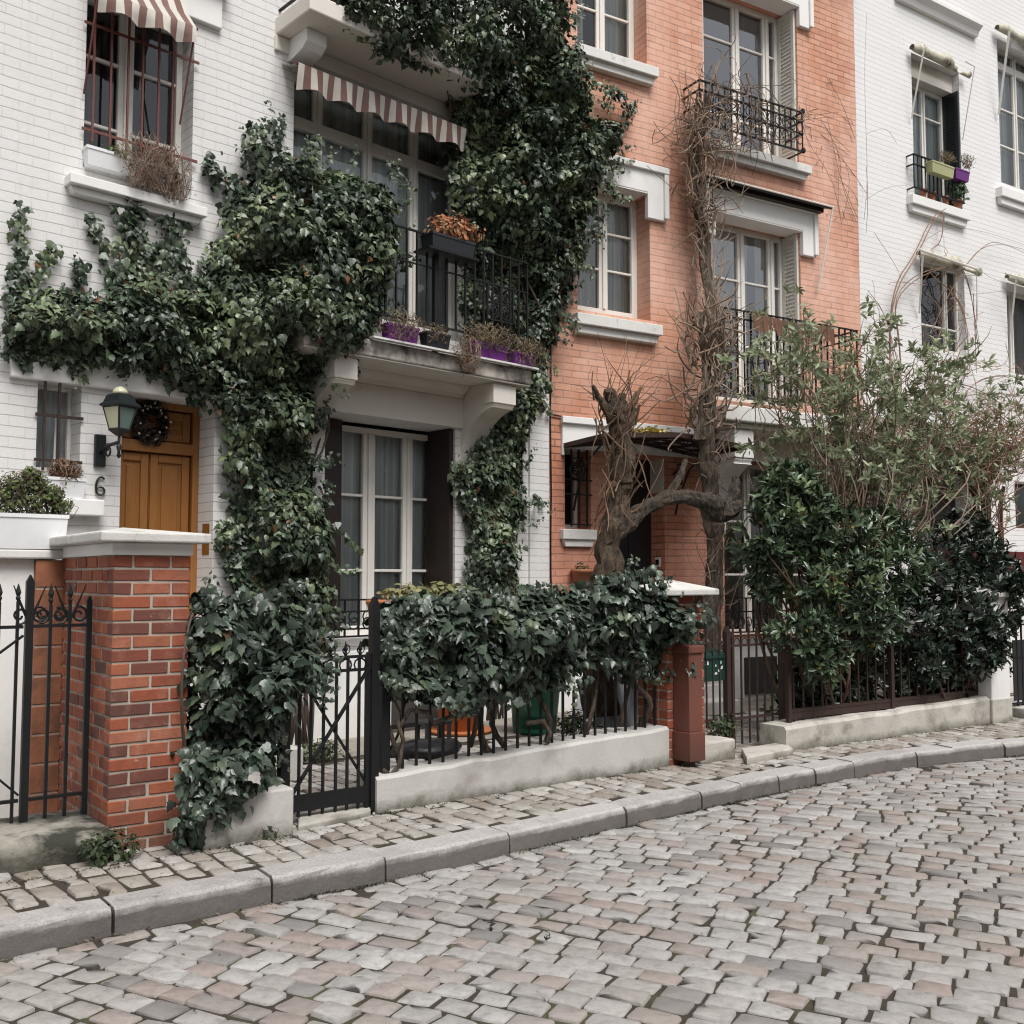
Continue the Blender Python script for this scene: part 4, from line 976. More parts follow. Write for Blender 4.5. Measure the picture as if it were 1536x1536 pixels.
# porch: lintel, tiled little roof
mb = MB(); mb.box(S(1384, 700, .25), S(1464, 705, .25), -.25, .01, r5[3] + .001, r5[3] + .27); mb.build('lintel', M['stucco_white'], H3, bevel=.01)
mb = MB(); x0, x1 = S(1290, 680, .4), S(1440, 680, .4); zt = Zf(1400, 638, .1)
for i in range(6):
    t = i / 6; y = -.08 - .62 * t; z = zt - .5 * t
    n = 12
    for k in range(n):
        xa, xb = x0 + (x1 - x0) * k / n, x0 + (x1 - x0) * (k + 1) / n - .008
        dz = random.uniform(-.012, .012)
        mb.add([(xa, y - .14, z - .10 + dz), (xb, y - .14, z - .10 + dz), (xb, y + .02, z + .01), (xa, y + .02, z + .01), ((xa + xb) / 2, y - .14, z - .06 + dz), ((xa + xb) / 2, y + .02, z + .05)],
               [(0, 4, 5, 3), (4, 1, 2, 5), (0, 1, 4), (3, 2, 1, 0)])
mb.build('porch_roof', m_plain('weathered_tiles', (.20, .15, .13), .9, .4, 9, bs=.4), H3)
mb = MB(); mb.box(x0, x1, -.6, .01, zt - .62, zt - .56); mb.build('porch_beam', M['stucco'], H3)
mb = MB(); mb.box(S(1486, 690, .06), S(1536, 700, .06) + 1, -.07, .01, Zf(1515, 690, .06), Zf(1515, 672, .06)); mb.build('lintel', M['stucco'], H3, bevel=.01)

# ================================================================ the terrace across the street (behind the camera; it closes the street and shows in the panes)
FX = Frame(*F1.w(0, 12.2, 0).xy, 52.5)
H4 = thing('terrace_house', 'pale terrace across the street, mirrored faintly in the window panes', 'house', (FX.o[0], FX.o[1], 0), FX.rot + PI)
wn = [(x, x + 1.1, z, z + 1.7, .2) for x in np.arange(-17, 13, 2.9) for z in (1.2, 4.2)]
wall_mesh('wall', -18, 14, -.1, 7.2, wn, m_brick('across_brick', (.42, .33, .27), (.36, .26, .2), (.3, .27, .24), bs=.3), H4, back=6)
mb = MB(); mb.prism([(-.3, 7.2), (6.3, 7.2), (3, 9.2)], -18.2, 14.2, 'x'); mb.build('roof', M['roof'], H4)
for a_, b_, c_, d__, e_ in wn: window(H4, float(a_), float(b_), c_, d__, e_, mullions=(float(a_) + .55,), curtains=())
# ================================================================ front boundary: pillars, low walls, railings, gates
def gloc(fr, x, y, z=PAV): return fr.loc(*ground(x, y, z))
def brick_shaft(w, dep, h, courses, mat, parent, L0=.215, miss=0.0, name='shaft'):
    """individually laid bricks round a mortar core; local origin at the front left corner of the base"""
    mb = MB(); ch = h / courses; g = .013
    def row(n, length):
        out = []; x = 0; first = True
        while x < length - .02:
            l = (L0 / 2 if (n % 2 and first) else L0) * random.uniform(.96, 1.04); first = False
            if length - (x + l) < .05: l = length - x
            out.append((x, min(x + l, length))); x += l
        return out
    for c in range(courses):
        z0 = c * ch + g / 2; z1 = (c + 1) * ch - g / 2
        def brick(x0, x1, y0, y1):
            j = lambda s=.0022: random.gauss(0, s)
            n = len(mb.v); mb.box(x0, x1, y0, y1, z0, z1)
            o = (j(.003), j(.003))
            for k in range(n, n + 8):
                q = mb.v[k]; ex = abs(j(.0018)) * (1 if q[0] > w / 2 else -1); ey = abs(j(.0018)) * (1 if q[1] > dep / 2 else -1); mb.v[k] = (q[0] + ex, q[1] + ey, q[2] + j(.0015))
        for a, b in row(c, w):
            brick(a + (g / 2 if a > 0 else 0), b - (g / 2 if b < w else 0), 0, .10); brick(a + (g / 2 if a > 0 else 0), b - (g / 2 if b < w else 0), dep - .10, dep)
        for a, b in row(c + 1, dep - .2 - g):
            brick(0, .10, .10 + g + a, .10 + b - (g if b < dep - .21 - g else 0)); brick(w - .10, w, .10 + g + a, .10 + b - (g if b < dep - .21 - g else 0))
    sh = mb.build(name, mat, parent, bevel=.004, seg=1)
    k = MB(); k.box(.0055, w - .0055, .0055, dep - .0055, -.03, h - .002); k.build('mortar', M['mortar'], sh)
    return sh
def cap_stone(x0, x1, y0, y1, z0, edge, peak, mat, parent, name='cap'):
    cx, cy = (x0 + x1) / 2, (y0 + y1) / 2
    mb = MB(); v = [(x0, y0, z0), (x1, y0, z0), (x1, y1, z0), (x0, y1, z0), (x0, y0, z0 + edge), (x1, y0, z0 + edge), (x1, y1, z0 + edge), (x0, y1, z0 + edge), (cx, cy, z0 + peak)]
    mb.add(v, [(0, 3, 2, 1), (0, 1, 5, 4), (1, 2, 6, 5), (2, 3, 7, 6), (3, 0, 4, 7), (4, 5, 8), (5, 6, 8), (6, 7, 8), (7, 4, 8)])
    return mb.build(name, mat, parent, bevel=.01)
# ---- tall brick gate pillar
ps, pd = gloc(F1, 160, 1280); ps1 = F1.s(282, 1000, pd); pw = ps1 - ps; pdep = 1.12
zt = F1.z(225, 833, pd); zcap = F1.z(161, 812, pd + .09)
gp = thing('brick_gate_pillar', 'tall red brick gate pillar with a white pyramid cap at the pavement edge', 'pillar', F1.w(ps, pd, PAV - .02), F1.rot)
z0 = PAV - .02
brick_shaft(pw, pdep, zt - z0, 22, M['brick_red'], gp)
mb = MB(); mb.box(-.015, pw + .015, -.015, pdep + .015, zt - z0, zcap - z0); mb.build('neck', M['stucco_white'], gp, bevel=.008)
cap_stone(-.10, pw + .09, -.10, pdep + .10, zcap - z0, .055, .11, M['cap_stone'], gp)
mb = MB(); bx, bz = F1.px(258, 1131, pd); mb.lathe([(.012, 0), (.012, .02), (.006, .03)], 8); q = mb.build('bolt', M['iron'], gp); q.rotation_euler = (PI / 2, 0, 0); q.location = (bx - ps, 0, bz - z0)
# ---- oxide painted brick pilaster behind the railing, with the white parapet
qd = pd - 1.05; qs0, qs1 = F1.s(50, 1000, qd), F1.s(93, 1000, qd); qzt = F1.z(60, 839, qd)
qp = thing('brick_pilaster', 'narrow orange painted brick pilaster behind the black railing at the left edge', 'pillar', F1.w(qs0, qd, PAV - .02), F1.rot)
brick_shaft(qs1 - qs0, .3, qzt - z0, 9, M['brick_orange_plain'], qp, L0=.5)
pp = thing('parapet_wall', 'white rendered parapet wall with a stained coping at the left edge', 'wall', F1.w(qs0 - 2.5, qd - .02, PAV), F1.rot)
pl = 2.5
mb = MB(); mb.box(0, pl - .003, .03, .22, -.02, qzt - PAV); mb.build('wall', M['stucco_white'], pp)
mb = MB(); mb.box(-.03, pl + (qs1 - qs0) + .0, -.04, .34, qzt - PAV + .002, qzt - PAV + .062); mb.build('coping', M['sill'], pp, bevel=.012)
# ---- mossy stone kerb under the left railing
ks, kd = gloc(F1, 128, 1293)
kz = F1.z(150, 1247, kd) - PAV
kd0 = kd
kb = thing('stone_plinth', 'mossy broken stone plinth under the black railing at the left edge', 'wall', F1.w(ks - 2.6, kd, PAV), F1.rot)
mb = MB(); L_ = 2.6 + (ps - ks) - .01; n = 22
V = []; prof = [(.0, -.03), (-.0, .5), (.0, .86), (.05, 1.0), (.3, 1.03), (.62, 1.04), (.62, -.03)]
for i in range(n + 1):
    x = L_ * i / n
    for k, (y, z) in enumerate(prof):
        V.append((x, y + (random.gauss(0, .012) if k < 5 else 0), z * kz + (random.gauss(0, .007) if 0 < k < 6 else 0)))
m = len(prof); fs_ = [(i * m + k, (i + 1) * m + k, (i + 1) * m + k + 1, i * m + k + 1) for i in range(n) for k in range(m - 1)] + [tuple(range(m)), tuple(n * m + k for k in range(m - 1, -1, -1))]
mb.add(V, fs_); mb.build('block', M['stone_dirty'], kb, True)
# ---- iron fence builder
def spear(b, x, z, h=.11):
    b.lathe([(.006, z), (.014, z + h * .2), (.009, z + h * .32), (.016, z + h * .5), (.002, z + h)], 6, (x, 0, 0))
def fence(name, label, fr, s0, s1, d, zb, zt, xs, mat, r=.008, rails=(.04, .94), cat='railing', top=.0, slope=0.0, posts=(), finial=None, group=None, zbf=None):
    t = thing(name, label, cat, fr.w(s0, d, zb), fr.rot, group)
    for k, q in enumerate(rails):
        mb = MB(); z = (zt - zb) * q; mb.bar((0, 0, z), (s1 - s0, 0, z + slope), .026, .018); mb.build('rail', M[mat], t)
    b = MB(); b.box(-r, r, -r, r, -.02, zt - zb + top)
    if finial: spear(b, 0, zt - zb + top, finial)
    first = None
    for x in xs:
        if first is None: q = first = b.build('baluster', M[mat], t)
        else: q = first.copy(); link(q, t)
        q.location = (x - s0, 0, slope * (x - s0) / max(.01, s1 - s0))
    for x, w, h in posts:
        m = MB(); m.box(x - s0 - w / 2, x - s0 + w / 2, -w / 2, w / 2, -.05, h); m.prism([(x - s0 - w / 2, h), (x - s0 + w / 2, h), (x - s0, h + w)], -w / 2, w / 2); m.build('post', M[mat], t)
    return t
# left railing, and the gate leaf further left
fd = pd - .36; fz0, fz1 = F1.z(100, 1192, fd), F1.z(100, 938, fd); ft = F1.z(100, 890, fd)
zb = F1.z(40, 1232, fd)
xs = [F1.s(x, 1050, fd) for x in (72, 101)]
t = fence('iron_railing', 'short black iron railing with fan shaped finials against the brick pillar', F1, F1.s(40, 1050, fd), F1.s(134, 1050, fd), fd, zb, fz1 + .02, xs, 'iron', r=.009, rails=((fz0 - zb) / (fz1 + .02 - zb), 1 - .02 / (fz1 + .02 - zb)), top=.1, finial=.12,
          posts=((F1.s(40, 1050, fd), .04, fz1 - zb + .25), (F1.s(130, 1050, fd), .03, fz1 - zb + .14)))
mb = MB()
for x in (F1.s(40, 1050, fd), F1.s(101, 1050, fd)):
    c = x - F1.s(40, 1050, fd); zz = fz1 - zb
    for a in (-1, 1):
        mb.tube([(c, 0, zz + .02), (c + a * .035, 0, zz + .1), (c + a * .085, 0, zz + .23)], [.009, .008, .003], 5)
        mb.tube(scroll((c + a * .05, 0, zz + .06), .012, .05, 1.3, 'xz', n=18, flip=a), .007, 5)
for x in (F1.s(72, 1050, fd),):
    c = x - F1.s(40, 1050, fd)
    for a in (-1, 1): mb.tube(scroll((c + a * .045, 0, fz1 - zb + .06), .01, .045, 1.3, 'xz', n=18, flip=a), .007, 5)
mb.build('finial', M['iron'], t)
s40 = F1.s(40, 1050, fd)
t = fence('iron_gate', 'black iron gate leaf with a diagonal brace, cut by the left edge of the photo', F1, s40 - 1.1, s40 - .03, fd, zb, fz1 + .02, [s40 - .06 - .095 * i for i in range(11)], 'iron', r=.008, rails=((fz0 - zb) / (fz1 + .02 - zb), .98), cat='gate', top=.12, finial=.1)
mb = MB(); mb.bar((1.07, .0, .15), (.25, .0, .95), .03, .012); mb.bar((1.07, -.012, fz1 - zb - .05), (.45, -.012, .55), .022, .012); mb.build('brace', M['iron'], t)
# ---- concrete plinth of the left hedge
cs0, cd_ = gloc(F1, 293, 1276); cs1, _ = gloc(F1, 440, 1250)
cz0 = F1.z(400, 1187, cd_) - PAV
cs0 = max(cs0, ps1 + .01)
cp = thing('concrete_plinth', 'short stained concrete plinth beside the brick pillar, ivy hanging over it', 'wall', F1.w(cs0, cd_, PAV), F1.rot)
mb = MB(); mb.box(0, F1.s(441, 1215, cd_) - cs0, 0, .34, -.03, cz0); mb.build('block', M['concrete'], cp, bevel=.012)
# ---- front gate
gs0, gs1 = F1.s(426, 1100, -.05), F1.s(560, 1100, -.05); gd = -.05
gzb = PAV + .06; gz1 = F1.z(510, 986, gd); gzt = F1.z(560, 908, gd)
xs = [F1.s(x, 1100, gd) for x in (449, 466, 485, 504, 521, 538)]
t = fence('iron_gate', 'black iron garden gate with crossed braces between the two ivy hedges', F1, gs0, gs1, gd, gzb, gz1, xs, 'iron', r=.008, rails=(1.0, .91), cat='gate', posts=((gs0, .06, F1.z(426, 1000, gd) - gzb), (gs1, .055, gzt - gzb), (F1.s(550, 1100, gd), .025, gz1 - gzb)))
mb = MB(); lx0, lx1 = xs[0] - gs0 - .05, F1.s(552, 1100, gd) - gs0
zb0 = F1.z(500, 1195, gd) - gzb
mb.box(lx0, lx1, -.012, .012, zb0 - .06, zb0 + .04); mb.build('bottom_plate', M['iron'], t)
mb = MB(); H_ = gz1 - gzb
mb.bar((lx0, -.014, zb0 + .05), (lx1, -.014, H_ * .93), .032, .012); mb.bar((xs[1] - gs0, .014, H_ * .78), (lx1, .014, zb0 + .05), .022, .012); mb.build('brace', M['iron'], t)
mb = MB(); x = lx0 + .05
while x < lx1 - .03:
    mb.tube([(x + .042 * math.cos(k / 10 * 2 * PI), 0, H_ - .052 + .04 * math.sin(k / 10 * 2 * PI)) for k in range(11)], .006, 5)
    spear(mb, x, H_, .1); mb.tube(scroll((x, 0, H_ + .045), .01, .035, 1.2, 'xz', n=14), .005, 4); x += .105
mb.build('finial', M['iron'], t)
# ---- threshold slabs
def slab_stone(label, pts, z, h, mat='concrete_rough', name='paving_slab'):
    P3 = [ground(x, y, z) for x, y in pts]; c = (sum(p[0] for p in P3) / 4, sum(p[1] for p in P3) / 4)
    t = thing(name, label, 'slab', (c[0], c[1], z - h))
    mb = MB(); mb.prism([(p[0] - c[0], p[1] - c[1]) for p in P3], 0, h, 'z'); mb.build('stone', M[mat], t, bevel=.012); return t
slab_stone('worn stone threshold slab under the crossed-brace gate', [(447, 1238), (556, 1216), (556, 1200), (447, 1220)], PAV + .035, .06)
slab_stone('worn stone step in front of the brown iron gate', [(1120, 1136), (1190, 1122), (1176, 1112), (1112, 1122)], PAV + .06, .09)
# ---- low wall with railing along the middle hedge
ms0 = 0.0; ms1 = F1.s(1004, 1150); mzt0 = F1.z(565, 1166); mzt1 = F1.z(1003, 1091)
mw = thing('concrete_plinth', 'long pale concrete plinth under the middle ivy hedge, moss along its foot', 'wall', F1.w(ms0, 0, PAV), F1.rot)
mb = MB(); n = 14; V = []
for i in range(n + 1):
    t_ = i / n; x = (ms1 - ms0) * t_; zt_ = mzt0 + (mzt1 - mzt0) * t_ - PAV + random.gauss(0, .004)
    V += [(x, .0, -.03), (x, .0 + random.gauss(0, .002), zt_ - .02), (x, .02, zt_), (x, .26, zt_), (x, .26, -.03)]
mb.add(V, [(i * 5 + k, (i + 1) * 5 + k, (i + 1) * 5 + k + 1, i * 5 + k + 1) for i in range(n) for k in range(4)] + [(0, 1, 2, 3, 4), tuple(n * 5 + k for k in (4, 3, 2, 1, 0))])
mb.build('block', M['concrete'], mw)
rd = -.13
s0, s1 = F1.s(583, 1100, rd), F1.s(996, 1080, rd); nb = int((s1 - s0) / .108)
zr0 = F1.z(583, 1160, rd) ; zr1 = F1.z(600, 935, rd)
fence('iron_railing', 'black iron railing on the long concrete plinth, wrapped in the middle hedge', F1, s0, s1, rd, (mzt0 + mzt1) / 2 - .02, zr1, [s0 + (s1 - s0) * i / nb for i in range(nb + 1)], 'iron', r=.008, rails=(.97,), posts=((F1.s(575, 1100, rd) , .05, zr1 - mzt0),))
# ---- second pillar
p2s, p2d = gloc(F1, 1003, 1158); p2d = -.02; p2s = ms1 + .01
p2s1 = F1.s(1055, 900, p2d); p2zt = F1.z(1025, 893, p2d)
sp = thing('brick_gate_pillar', 'shorter brick pillar with a weathered stone cap at the right end of the middle hedge', 'pillar', F1.w(p2s, p2d, PAV - .02), F1.rot)
brick_shaft(p2s1 - p2s, .34, p2zt - z0, 18, M['brick_red'], sp)
cap_stone(-.10, p2s1 - p2s + .09, -.10, .44, p2zt - z0, .05, .13, M['cap_stone'], sp)
# ---- red post in front of it
rs0, rs1 = F1.s(1034, 1050, .16), F1.s(1054, 1050, .16); rz1 = F1.z(1040, 968, .12)
rp = thing('metal_post', 'chipped oxide red sheet metal post box against the second pillar', 'post', F1.w(rs0, .16, PAV), F1.rot)
w_ = rs1 - rs0; mb = MB(); mb.box(0, w_, 0, .175, .28, rz1 - PAV - .06); mb.build('casing', M['post_red'], rp, bevel=.006)
mb = MB(); mb.box(-.012, w_ + .012, -.014, .175, .05, .28); mb.build('base', M['post_red'], rp, bevel=.006)
mb = MB(); mb.box(-.014, w_ + .014, -.016, .162, rz1 - PAV - .06, rz1 - PAV); mb.build('cap', M['post_red'], rp, bevel=.008)
mb = MB(); mb.tube([(w_ * .5, .08, -.04), (w_ * .5, .08, .05)], .05, 10); mb.build('pipe', M['iron_brown'], rp)
# ---- block with plant, mailbox
bs0, bd = gloc(F1, 1052, 1146); bs1 = F1.s(1104, 1125, bd); bz = F1.z(1080, 1111, bd) - PAV
bl = thing('concrete_block', 'small crumbling concrete block at the foot of the brown gate post', 'block', F1.w(bs0, bd, PAV), F1.rot)
mb = MB(); mb.box(0, bs1 - bs0, 0, .3, -.02, bz); mb.build('block', M['concrete_rough'], bl, bevel=.018)
ad = -.18
mx0, mx1 = F1.s(1054, 1000, ad), F1.s(1089, 1000, ad); mz0, mz1 = F1.z(1070, 1022, ad), F1.z(1070, 976, ad)
mbx = thing('mailbox', 'dark green metal mailbox with torn pale stickers beside the brown gate', 'mailbox', F1.w((mx0 + mx1) / 2, ad, mz0), F1.rot)
w_ = (mx1 - mx0) / 2; h_ = mz1 - mz0
mb = MB(); mb.box(-w_, w_, 0, .12, 0, h_ * .86); mb.prism([(-.0, h_ * .86), (.12, h_ * .86), (.12, h_ * 1.02), (.02, h_ * .95)], -w_, w_, 'x'); mb.build('body', M['mailbox'], mbx, bevel=.006)
mb = MB(); mb.box(-w_ * .8, w_ * .8, -.012, -.001, h_ * .74, h_ * .82); mb.build('flap', M['mailbox'], mbx, bevel=.003)
for (x, z, a) in ((-.6, .6, .07), (.1, .52, .05), (.5, .6, .06), (.35, .34, .05), (.1, .25, .05), (.62, .42, .04)):
    mb = MB(); mb.prism([(x * w_ + a * w_ * 1.6 * c + random.gauss(0, .004), z * h_ + a * h_ * d_ + random.gauss(0, .004)) for c, d_ in ((-1, -.6), (1, -.8), (1.1, .7), (-.8, .8))], -.003, -.001); mb.build('sticker', M['sticker'], mbx)
# ---- brown gate
bd = ad; q0, q1 = F1.s(1091, 1050, bd), F1.s(1174, 1050, bd); zb = PAV + .07; zt = F1.z(1130, 951, bd)
xs = [q0 + (q1 - q0) * (i + .8) / 7.2 for i in range(7)]
t = fence('iron_gate', 'rusty brown iron gate with a row of small arches, beside the dark laurel', F1, q0, q1, bd, zb, zt, xs[:-1], 'iron_brown', r=.007, rails=(.99, .90, .22), cat='gate', top=.04, finial=.1, posts=((q0, .05, zt - zb + .03), (q1, .055, zt - zb + .02), (q0 + .07, .03, zt - zb)))
mb = MB(); H_ = zt - zb
for i in range(len(xs) - 1):
    c = (xs[i] + xs[i + 1]) / 2 - q0
    mb.tube([(c + .04 * math.cos(k / 8 * PI), 0, H_ * .9 + .008 + .055 * math.sin(k / 8 * PI)) for k in range(9)], .006, 5)
mb.build('arches', M['iron_brown'], t)
fence('iron_railing', 'short rusty railing panel under the green mailbox', F1, F1.s(1052, 1050, bd), q0 - .05, bd, PAV + .25, zt - .02, [F1.s(x, 1050, bd) for x in (1060, 1070, 1080)], 'iron_brown', r=.006, rails=(.05, .95))
# ---- right low wall, railing
s1r = F2.s(1485, 1086); zt0, zt1 = F2.z(1180, 1090), F2.z(1485, 1046)
rw_ = thing('concrete_plinth', 'weathered grey concrete plinth with patchy render below the dark laurel hedge', 'wall', F2.w(0, 0, PAV), F2.rot)
mb = MB(); n = 12; V = []
for i in range(n + 1):
    t_ = i / n; x = s1r * t_; z_ = zt0 + (zt1 - zt0) * t_ - PAV + random.gauss(0, .006)
    V += [(x, random.gauss(0, .003), -.03), (x, random.gauss(0, .004), z_ - .03), (x, .025, z_), (x, .3, z_), (x, .3, -.03)]
mb.add(V, [(i * 5 + k, (i + 1) * 5 + k, (i + 1) * 5 + k + 1, i * 5 + k + 1) for i in range(n) for k in range(4)] + [(0, 1, 2, 3, 4), tuple(n * 5 + k for k in (4, 3, 2, 1, 0))])
mb.build('block', M['concrete_rough'], rw_)
rr = -.14; a0, a1 = F2.s(1183, 1060, rr), F2.s(1482, 1030, rr); nb = int((a1 - a0) / .13); zr = F2.z(1337, 950, rr); zb2 = min(zt0, zt1) - .02
t = fence('iron_railing', 'dark rusty railing on the weathered plinth in front of the laurel', F2, a0, a1, rr, zb2, zr, [a0 + (a1 - a0) * (i + .5) / nb for i in range(nb)], 'iron_brown', r=.007, rails=(.16, .97), posts=((F2.s(1337, 1030, rr), .045, zr - zb2), (a0, .04, zr - zb2)))
mb = MB(); mb.box(.03, a1 - a0, -.006, .006, .05, .05 + (zr - zb2) * .12); mb.build('kick_plate', M['iron_brown'], t)
# ---- white end pillar, and what is beyond
ws0, ws1 = F2.s(1484, 1000), F2.s(1512, 1000); wz = F2.z(1495, 893)
wp = thing('white_pillar', 'square white rendered pillar at the right end of the laurel railing', 'pillar', F2.w(ws0, .02, PAV - .02), F2.rot)
mb = MB(); mb.box(0, ws1 - ws0, 0, .34, 0, wz - PAV); mb.build('shaft', M['stucco_white'], wp, bevel=.01)
cap_stone(-.05, ws1 - ws0 + .05, -.05, .39, wz - PAV, .05, .11, M['cap_stone'], wp)
mb = MB(); mb.box(-.01, ws1 - ws0 + .01, -.012, .35, -.02, F2.z(1495, 1045) - PAV); mb.build('base', M['concrete_rough'], wp, bevel=.01)
e0 = F2.s(1518, 1000, -.15)
t = fence('iron_gate', 'dark iron gate beyond the white pillar at the right edge', F2, e0, e0 + 1.2, -.15, PAV + .12, F2.z(1525, 915, -.15), [e0 + .1 * i for i in range(1, 12)], 'iron', rails=(.02, .5, .98), cat='gate')
mb = MB(); mb.box(.02, 1.18, -.004, .004, .05, F2.z(1525, 960, -.15) - PAV - .12); mb.build('panel', M['dark_panel'], t)
st = thing('stone_step', 'low stone step under the dark gate at the right edge', 'step', F2.w(e0 - .05, .05, PAV), F2.rot)
mb = MB(); mb.box(0, 1.4, 0, .3, -.02, .11); mb.build('stone', M['concrete_rough'], st, bevel=.012)
ew = thing('garden_wall', 'low white wall with a red panel behind the gate at the right edge', 'wall', F2.w(e0 - .05, -1.5, PAV), F2.rot)
mb = MB(); mb.box(0, 3, 0, .2, -.02, F2.z(1530, 880, -1.5) - PAV); mb.build('wall', M['stucco_white'], ew)
mb = MB(); zz = F2.z(1530, 850, -1.5) - PAV; mb.box(.35, 2.8, -.03, 0, zz - .1, zz + .2); mb.build('panel', M['red_paint'], ew)
# ================================================================ foliage
def template(kind):
    if kind == 'ivy':
        b = [(0, 0), (.20, -.09), (.38, .04), (.46, .25), (.31, .38), (.30, .60), (.15, .68), (0, 1.0), (-.15, .68), (-.30, .60), (-.31, .38), (-.46, .25), (-.38, .04), (-.20, -.09)]; c = (0, .34)
        z = lambda x, y: -.34 * abs(x) - .4 * max(0, y - .3) ** 1.5
    elif kind == 'heart':
        b = [(0, .04), (.22, -.06), (.42, .10), (.42, .34), (.24, .66), (0, 1.0), (-.24, .66), (-.42, .34), (-.42, .10), (-.22, -.06)]; c = (0, .36)
        z = lambda x, y: -.2 * abs(x) - .2 * max(0, y - .3) ** 1.5
    elif kind == 'laurel':
        b = [(0, 0), (.13, .18), (.185, .45), (.14, .75), (0, 1.0), (-.14, .75), (-.185, .45), (-.13, .18)]; c = (0, .48)
        z = lambda x, y: .35 * abs(x) - .18 * y * y
    elif kind == 'lance':
        b = [(0, 0), (.09, .25), (.10, .55), (0, 1.0), (-.10, .55), (-.09, .25)]; c = (0, .45)
        z = lambda x, y: .3 * abs(x) - .3 * y * y
    else:
        b = [(0, 0), (.25, .2), (.3, .6), (0, 1.0), (-.3, .6), (-.25, .2)]; c = (0, .45)
        z = lambda x, y: .2 * abs(x) - .2 * y * y
    P = [c] + b; V = np.array([(x, y, z(x, y)) for x, y in P]); n = len(b)
    T = np.array([(0, 1 + i, 1 + (i + 1) % n) for i in range(n)]); return V, T
TPL = {k: template(k) for k in ('ivy', 'heart', 'laurel', 'lance', 'round')}
def unit(v): return v / np.maximum(np.linalg.norm(v, axis=1, keepdims=True), 1e-9)
def leaf_mesh(name, P, Nn, D, size, mat, parent, kind='ivy'):
    TV, TT = TPL[kind]; n = len(P)
    Nn = unit(Nn); D = unit(D - Nn * (D * Nn).sum(1, keepdims=True)); X = np.cross(D, Nn)
    size = np.broadcast_to(np.asarray(size, float), (n,))
    asp = RNG.uniform(.7, 1.15, n); curl = RNG.uniform(.0, 2.0, n)
    V = P[:, None] + (X[:, None] * (TV[None, :, 0:1] * asp[:, None, None]) + D[:, None] * TV[None, :, 1:2] + Nn[:, None] * (TV[None, :, 2:3] * curl[:, None, None])) * size[:, None, None]
    T = (TT[None] + (np.arange(n) * len(TV))[:, None, None]).reshape(-1, 3)
    return np_mesh(name, V.reshape(-1, 3), T, mat, parent)
def inside(poly, q):
    x, y = q[:, 0], q[:, 1]; r = np.zeros(len(q), bool); j = len(poly) - 1
    for i in range(len(poly)):
        a, b = poly[i], poly[j]
        c = ((a[1] > y) != (b[1] > y)) & (x < (b[0] - a[0]) * (y - a[1]) / (b[1] - a[1] + 1e-12) + a[0]); r ^= c; j = i
    return r
def edge_dist(poly, q):
    d = np.full(len(q), 9e9)
    for i in range(len(poly)):
        a = np.array(poly[i - 1]); b = np.array(poly[i]); ab = b - a; t = np.clip(((q - a) @ ab) / (ab @ ab + 1e-12), 0, 1)
        d = np.minimum(d, np.linalg.norm(q - a - t[:, None] * ab, axis=1))
    return d
def area(poly): return abs(sum(poly[i - 1][0] * poly[i][1] - poly[i][0] * poly[i - 1][1] for i in range(len(poly)))) / 2
def mass(fr, poly_px, d0, T, dens, size, both=False, seed=0, soft=.22, clump=2.6, up=.4, rnd=.75, stray=.03, dback=None):
    """leaves filling a bulging mass that hangs on plane fr from depth d0 outwards (both: on both sides of d0).  Returns frame coords P (s,-d,z), normals, tips, sizes"""
    dm = d0 + (T * .5 if both else T * .6)
    poly = [fr.px(x, y, dm) for x, y in poly_px]
    A = area(poly); n = int(A * dens * (1.6 if both else 1)); lo = np.min(poly, 0); hi = np.max(poly, 0)
    q = RNG.uniform(lo, hi, (int(n * 1.0 * (hi - lo).prod() / A) + 50, 2)); q = q[inside(poly, q)][:n]
    def thick(q):
        e = edge_dist(poly, q); k = np.sqrt(np.clip(e / soft, .03, 1))
        z3 = np.c_[q * clump, np.full(len(q), seed * 3.7)]
        nz = .6 * vnoise(z3, seed) + .4 * vnoise(z3 * 2.3, seed + 5)
        nz = np.clip((nz - .30) / .36, 0, 1); nz = nz * nz * (3 - 2 * nz)
        return T * k * (.16 + 1.05 * nz)
    t = thick(q); e = .03
    ts = (thick(q + [e, 0]) - t) / e; tz = (thick(q + [0, e]) - t) / e
    r = RNG.uniform(0, 1, len(q)) ** .38
    sgn = np.where(RNG.uniform(0, 1, len(q)) < (.68 if both else 2), 1, -1)
    d = d0 + sgn * t * r
    Nn = np.c_[-ts * .8, -sgn, -tz * .8]; Nn = unit(Nn); Nn[:, 2] += up; Nn += RNG.normal(0, rnd, Nn.shape) * .6
    D = np.c_[RNG.normal(0, .55, len(q)), RNG.normal(-.2, .3, len(q)), -.9 + RNG.normal(0, .45, len(q))]
    P = np.c_[q[:, 0] + RNG.normal(0, stray, len(q)), -d, q[:, 1] + RNG.normal(0, stray, len(q))]
    s = size * RNG.choice([.6, .8, 1, 1.15, 1.3], len(q)) * RNG.uniform(.85, 1.15, len(q))
    return P, Nn, D, s
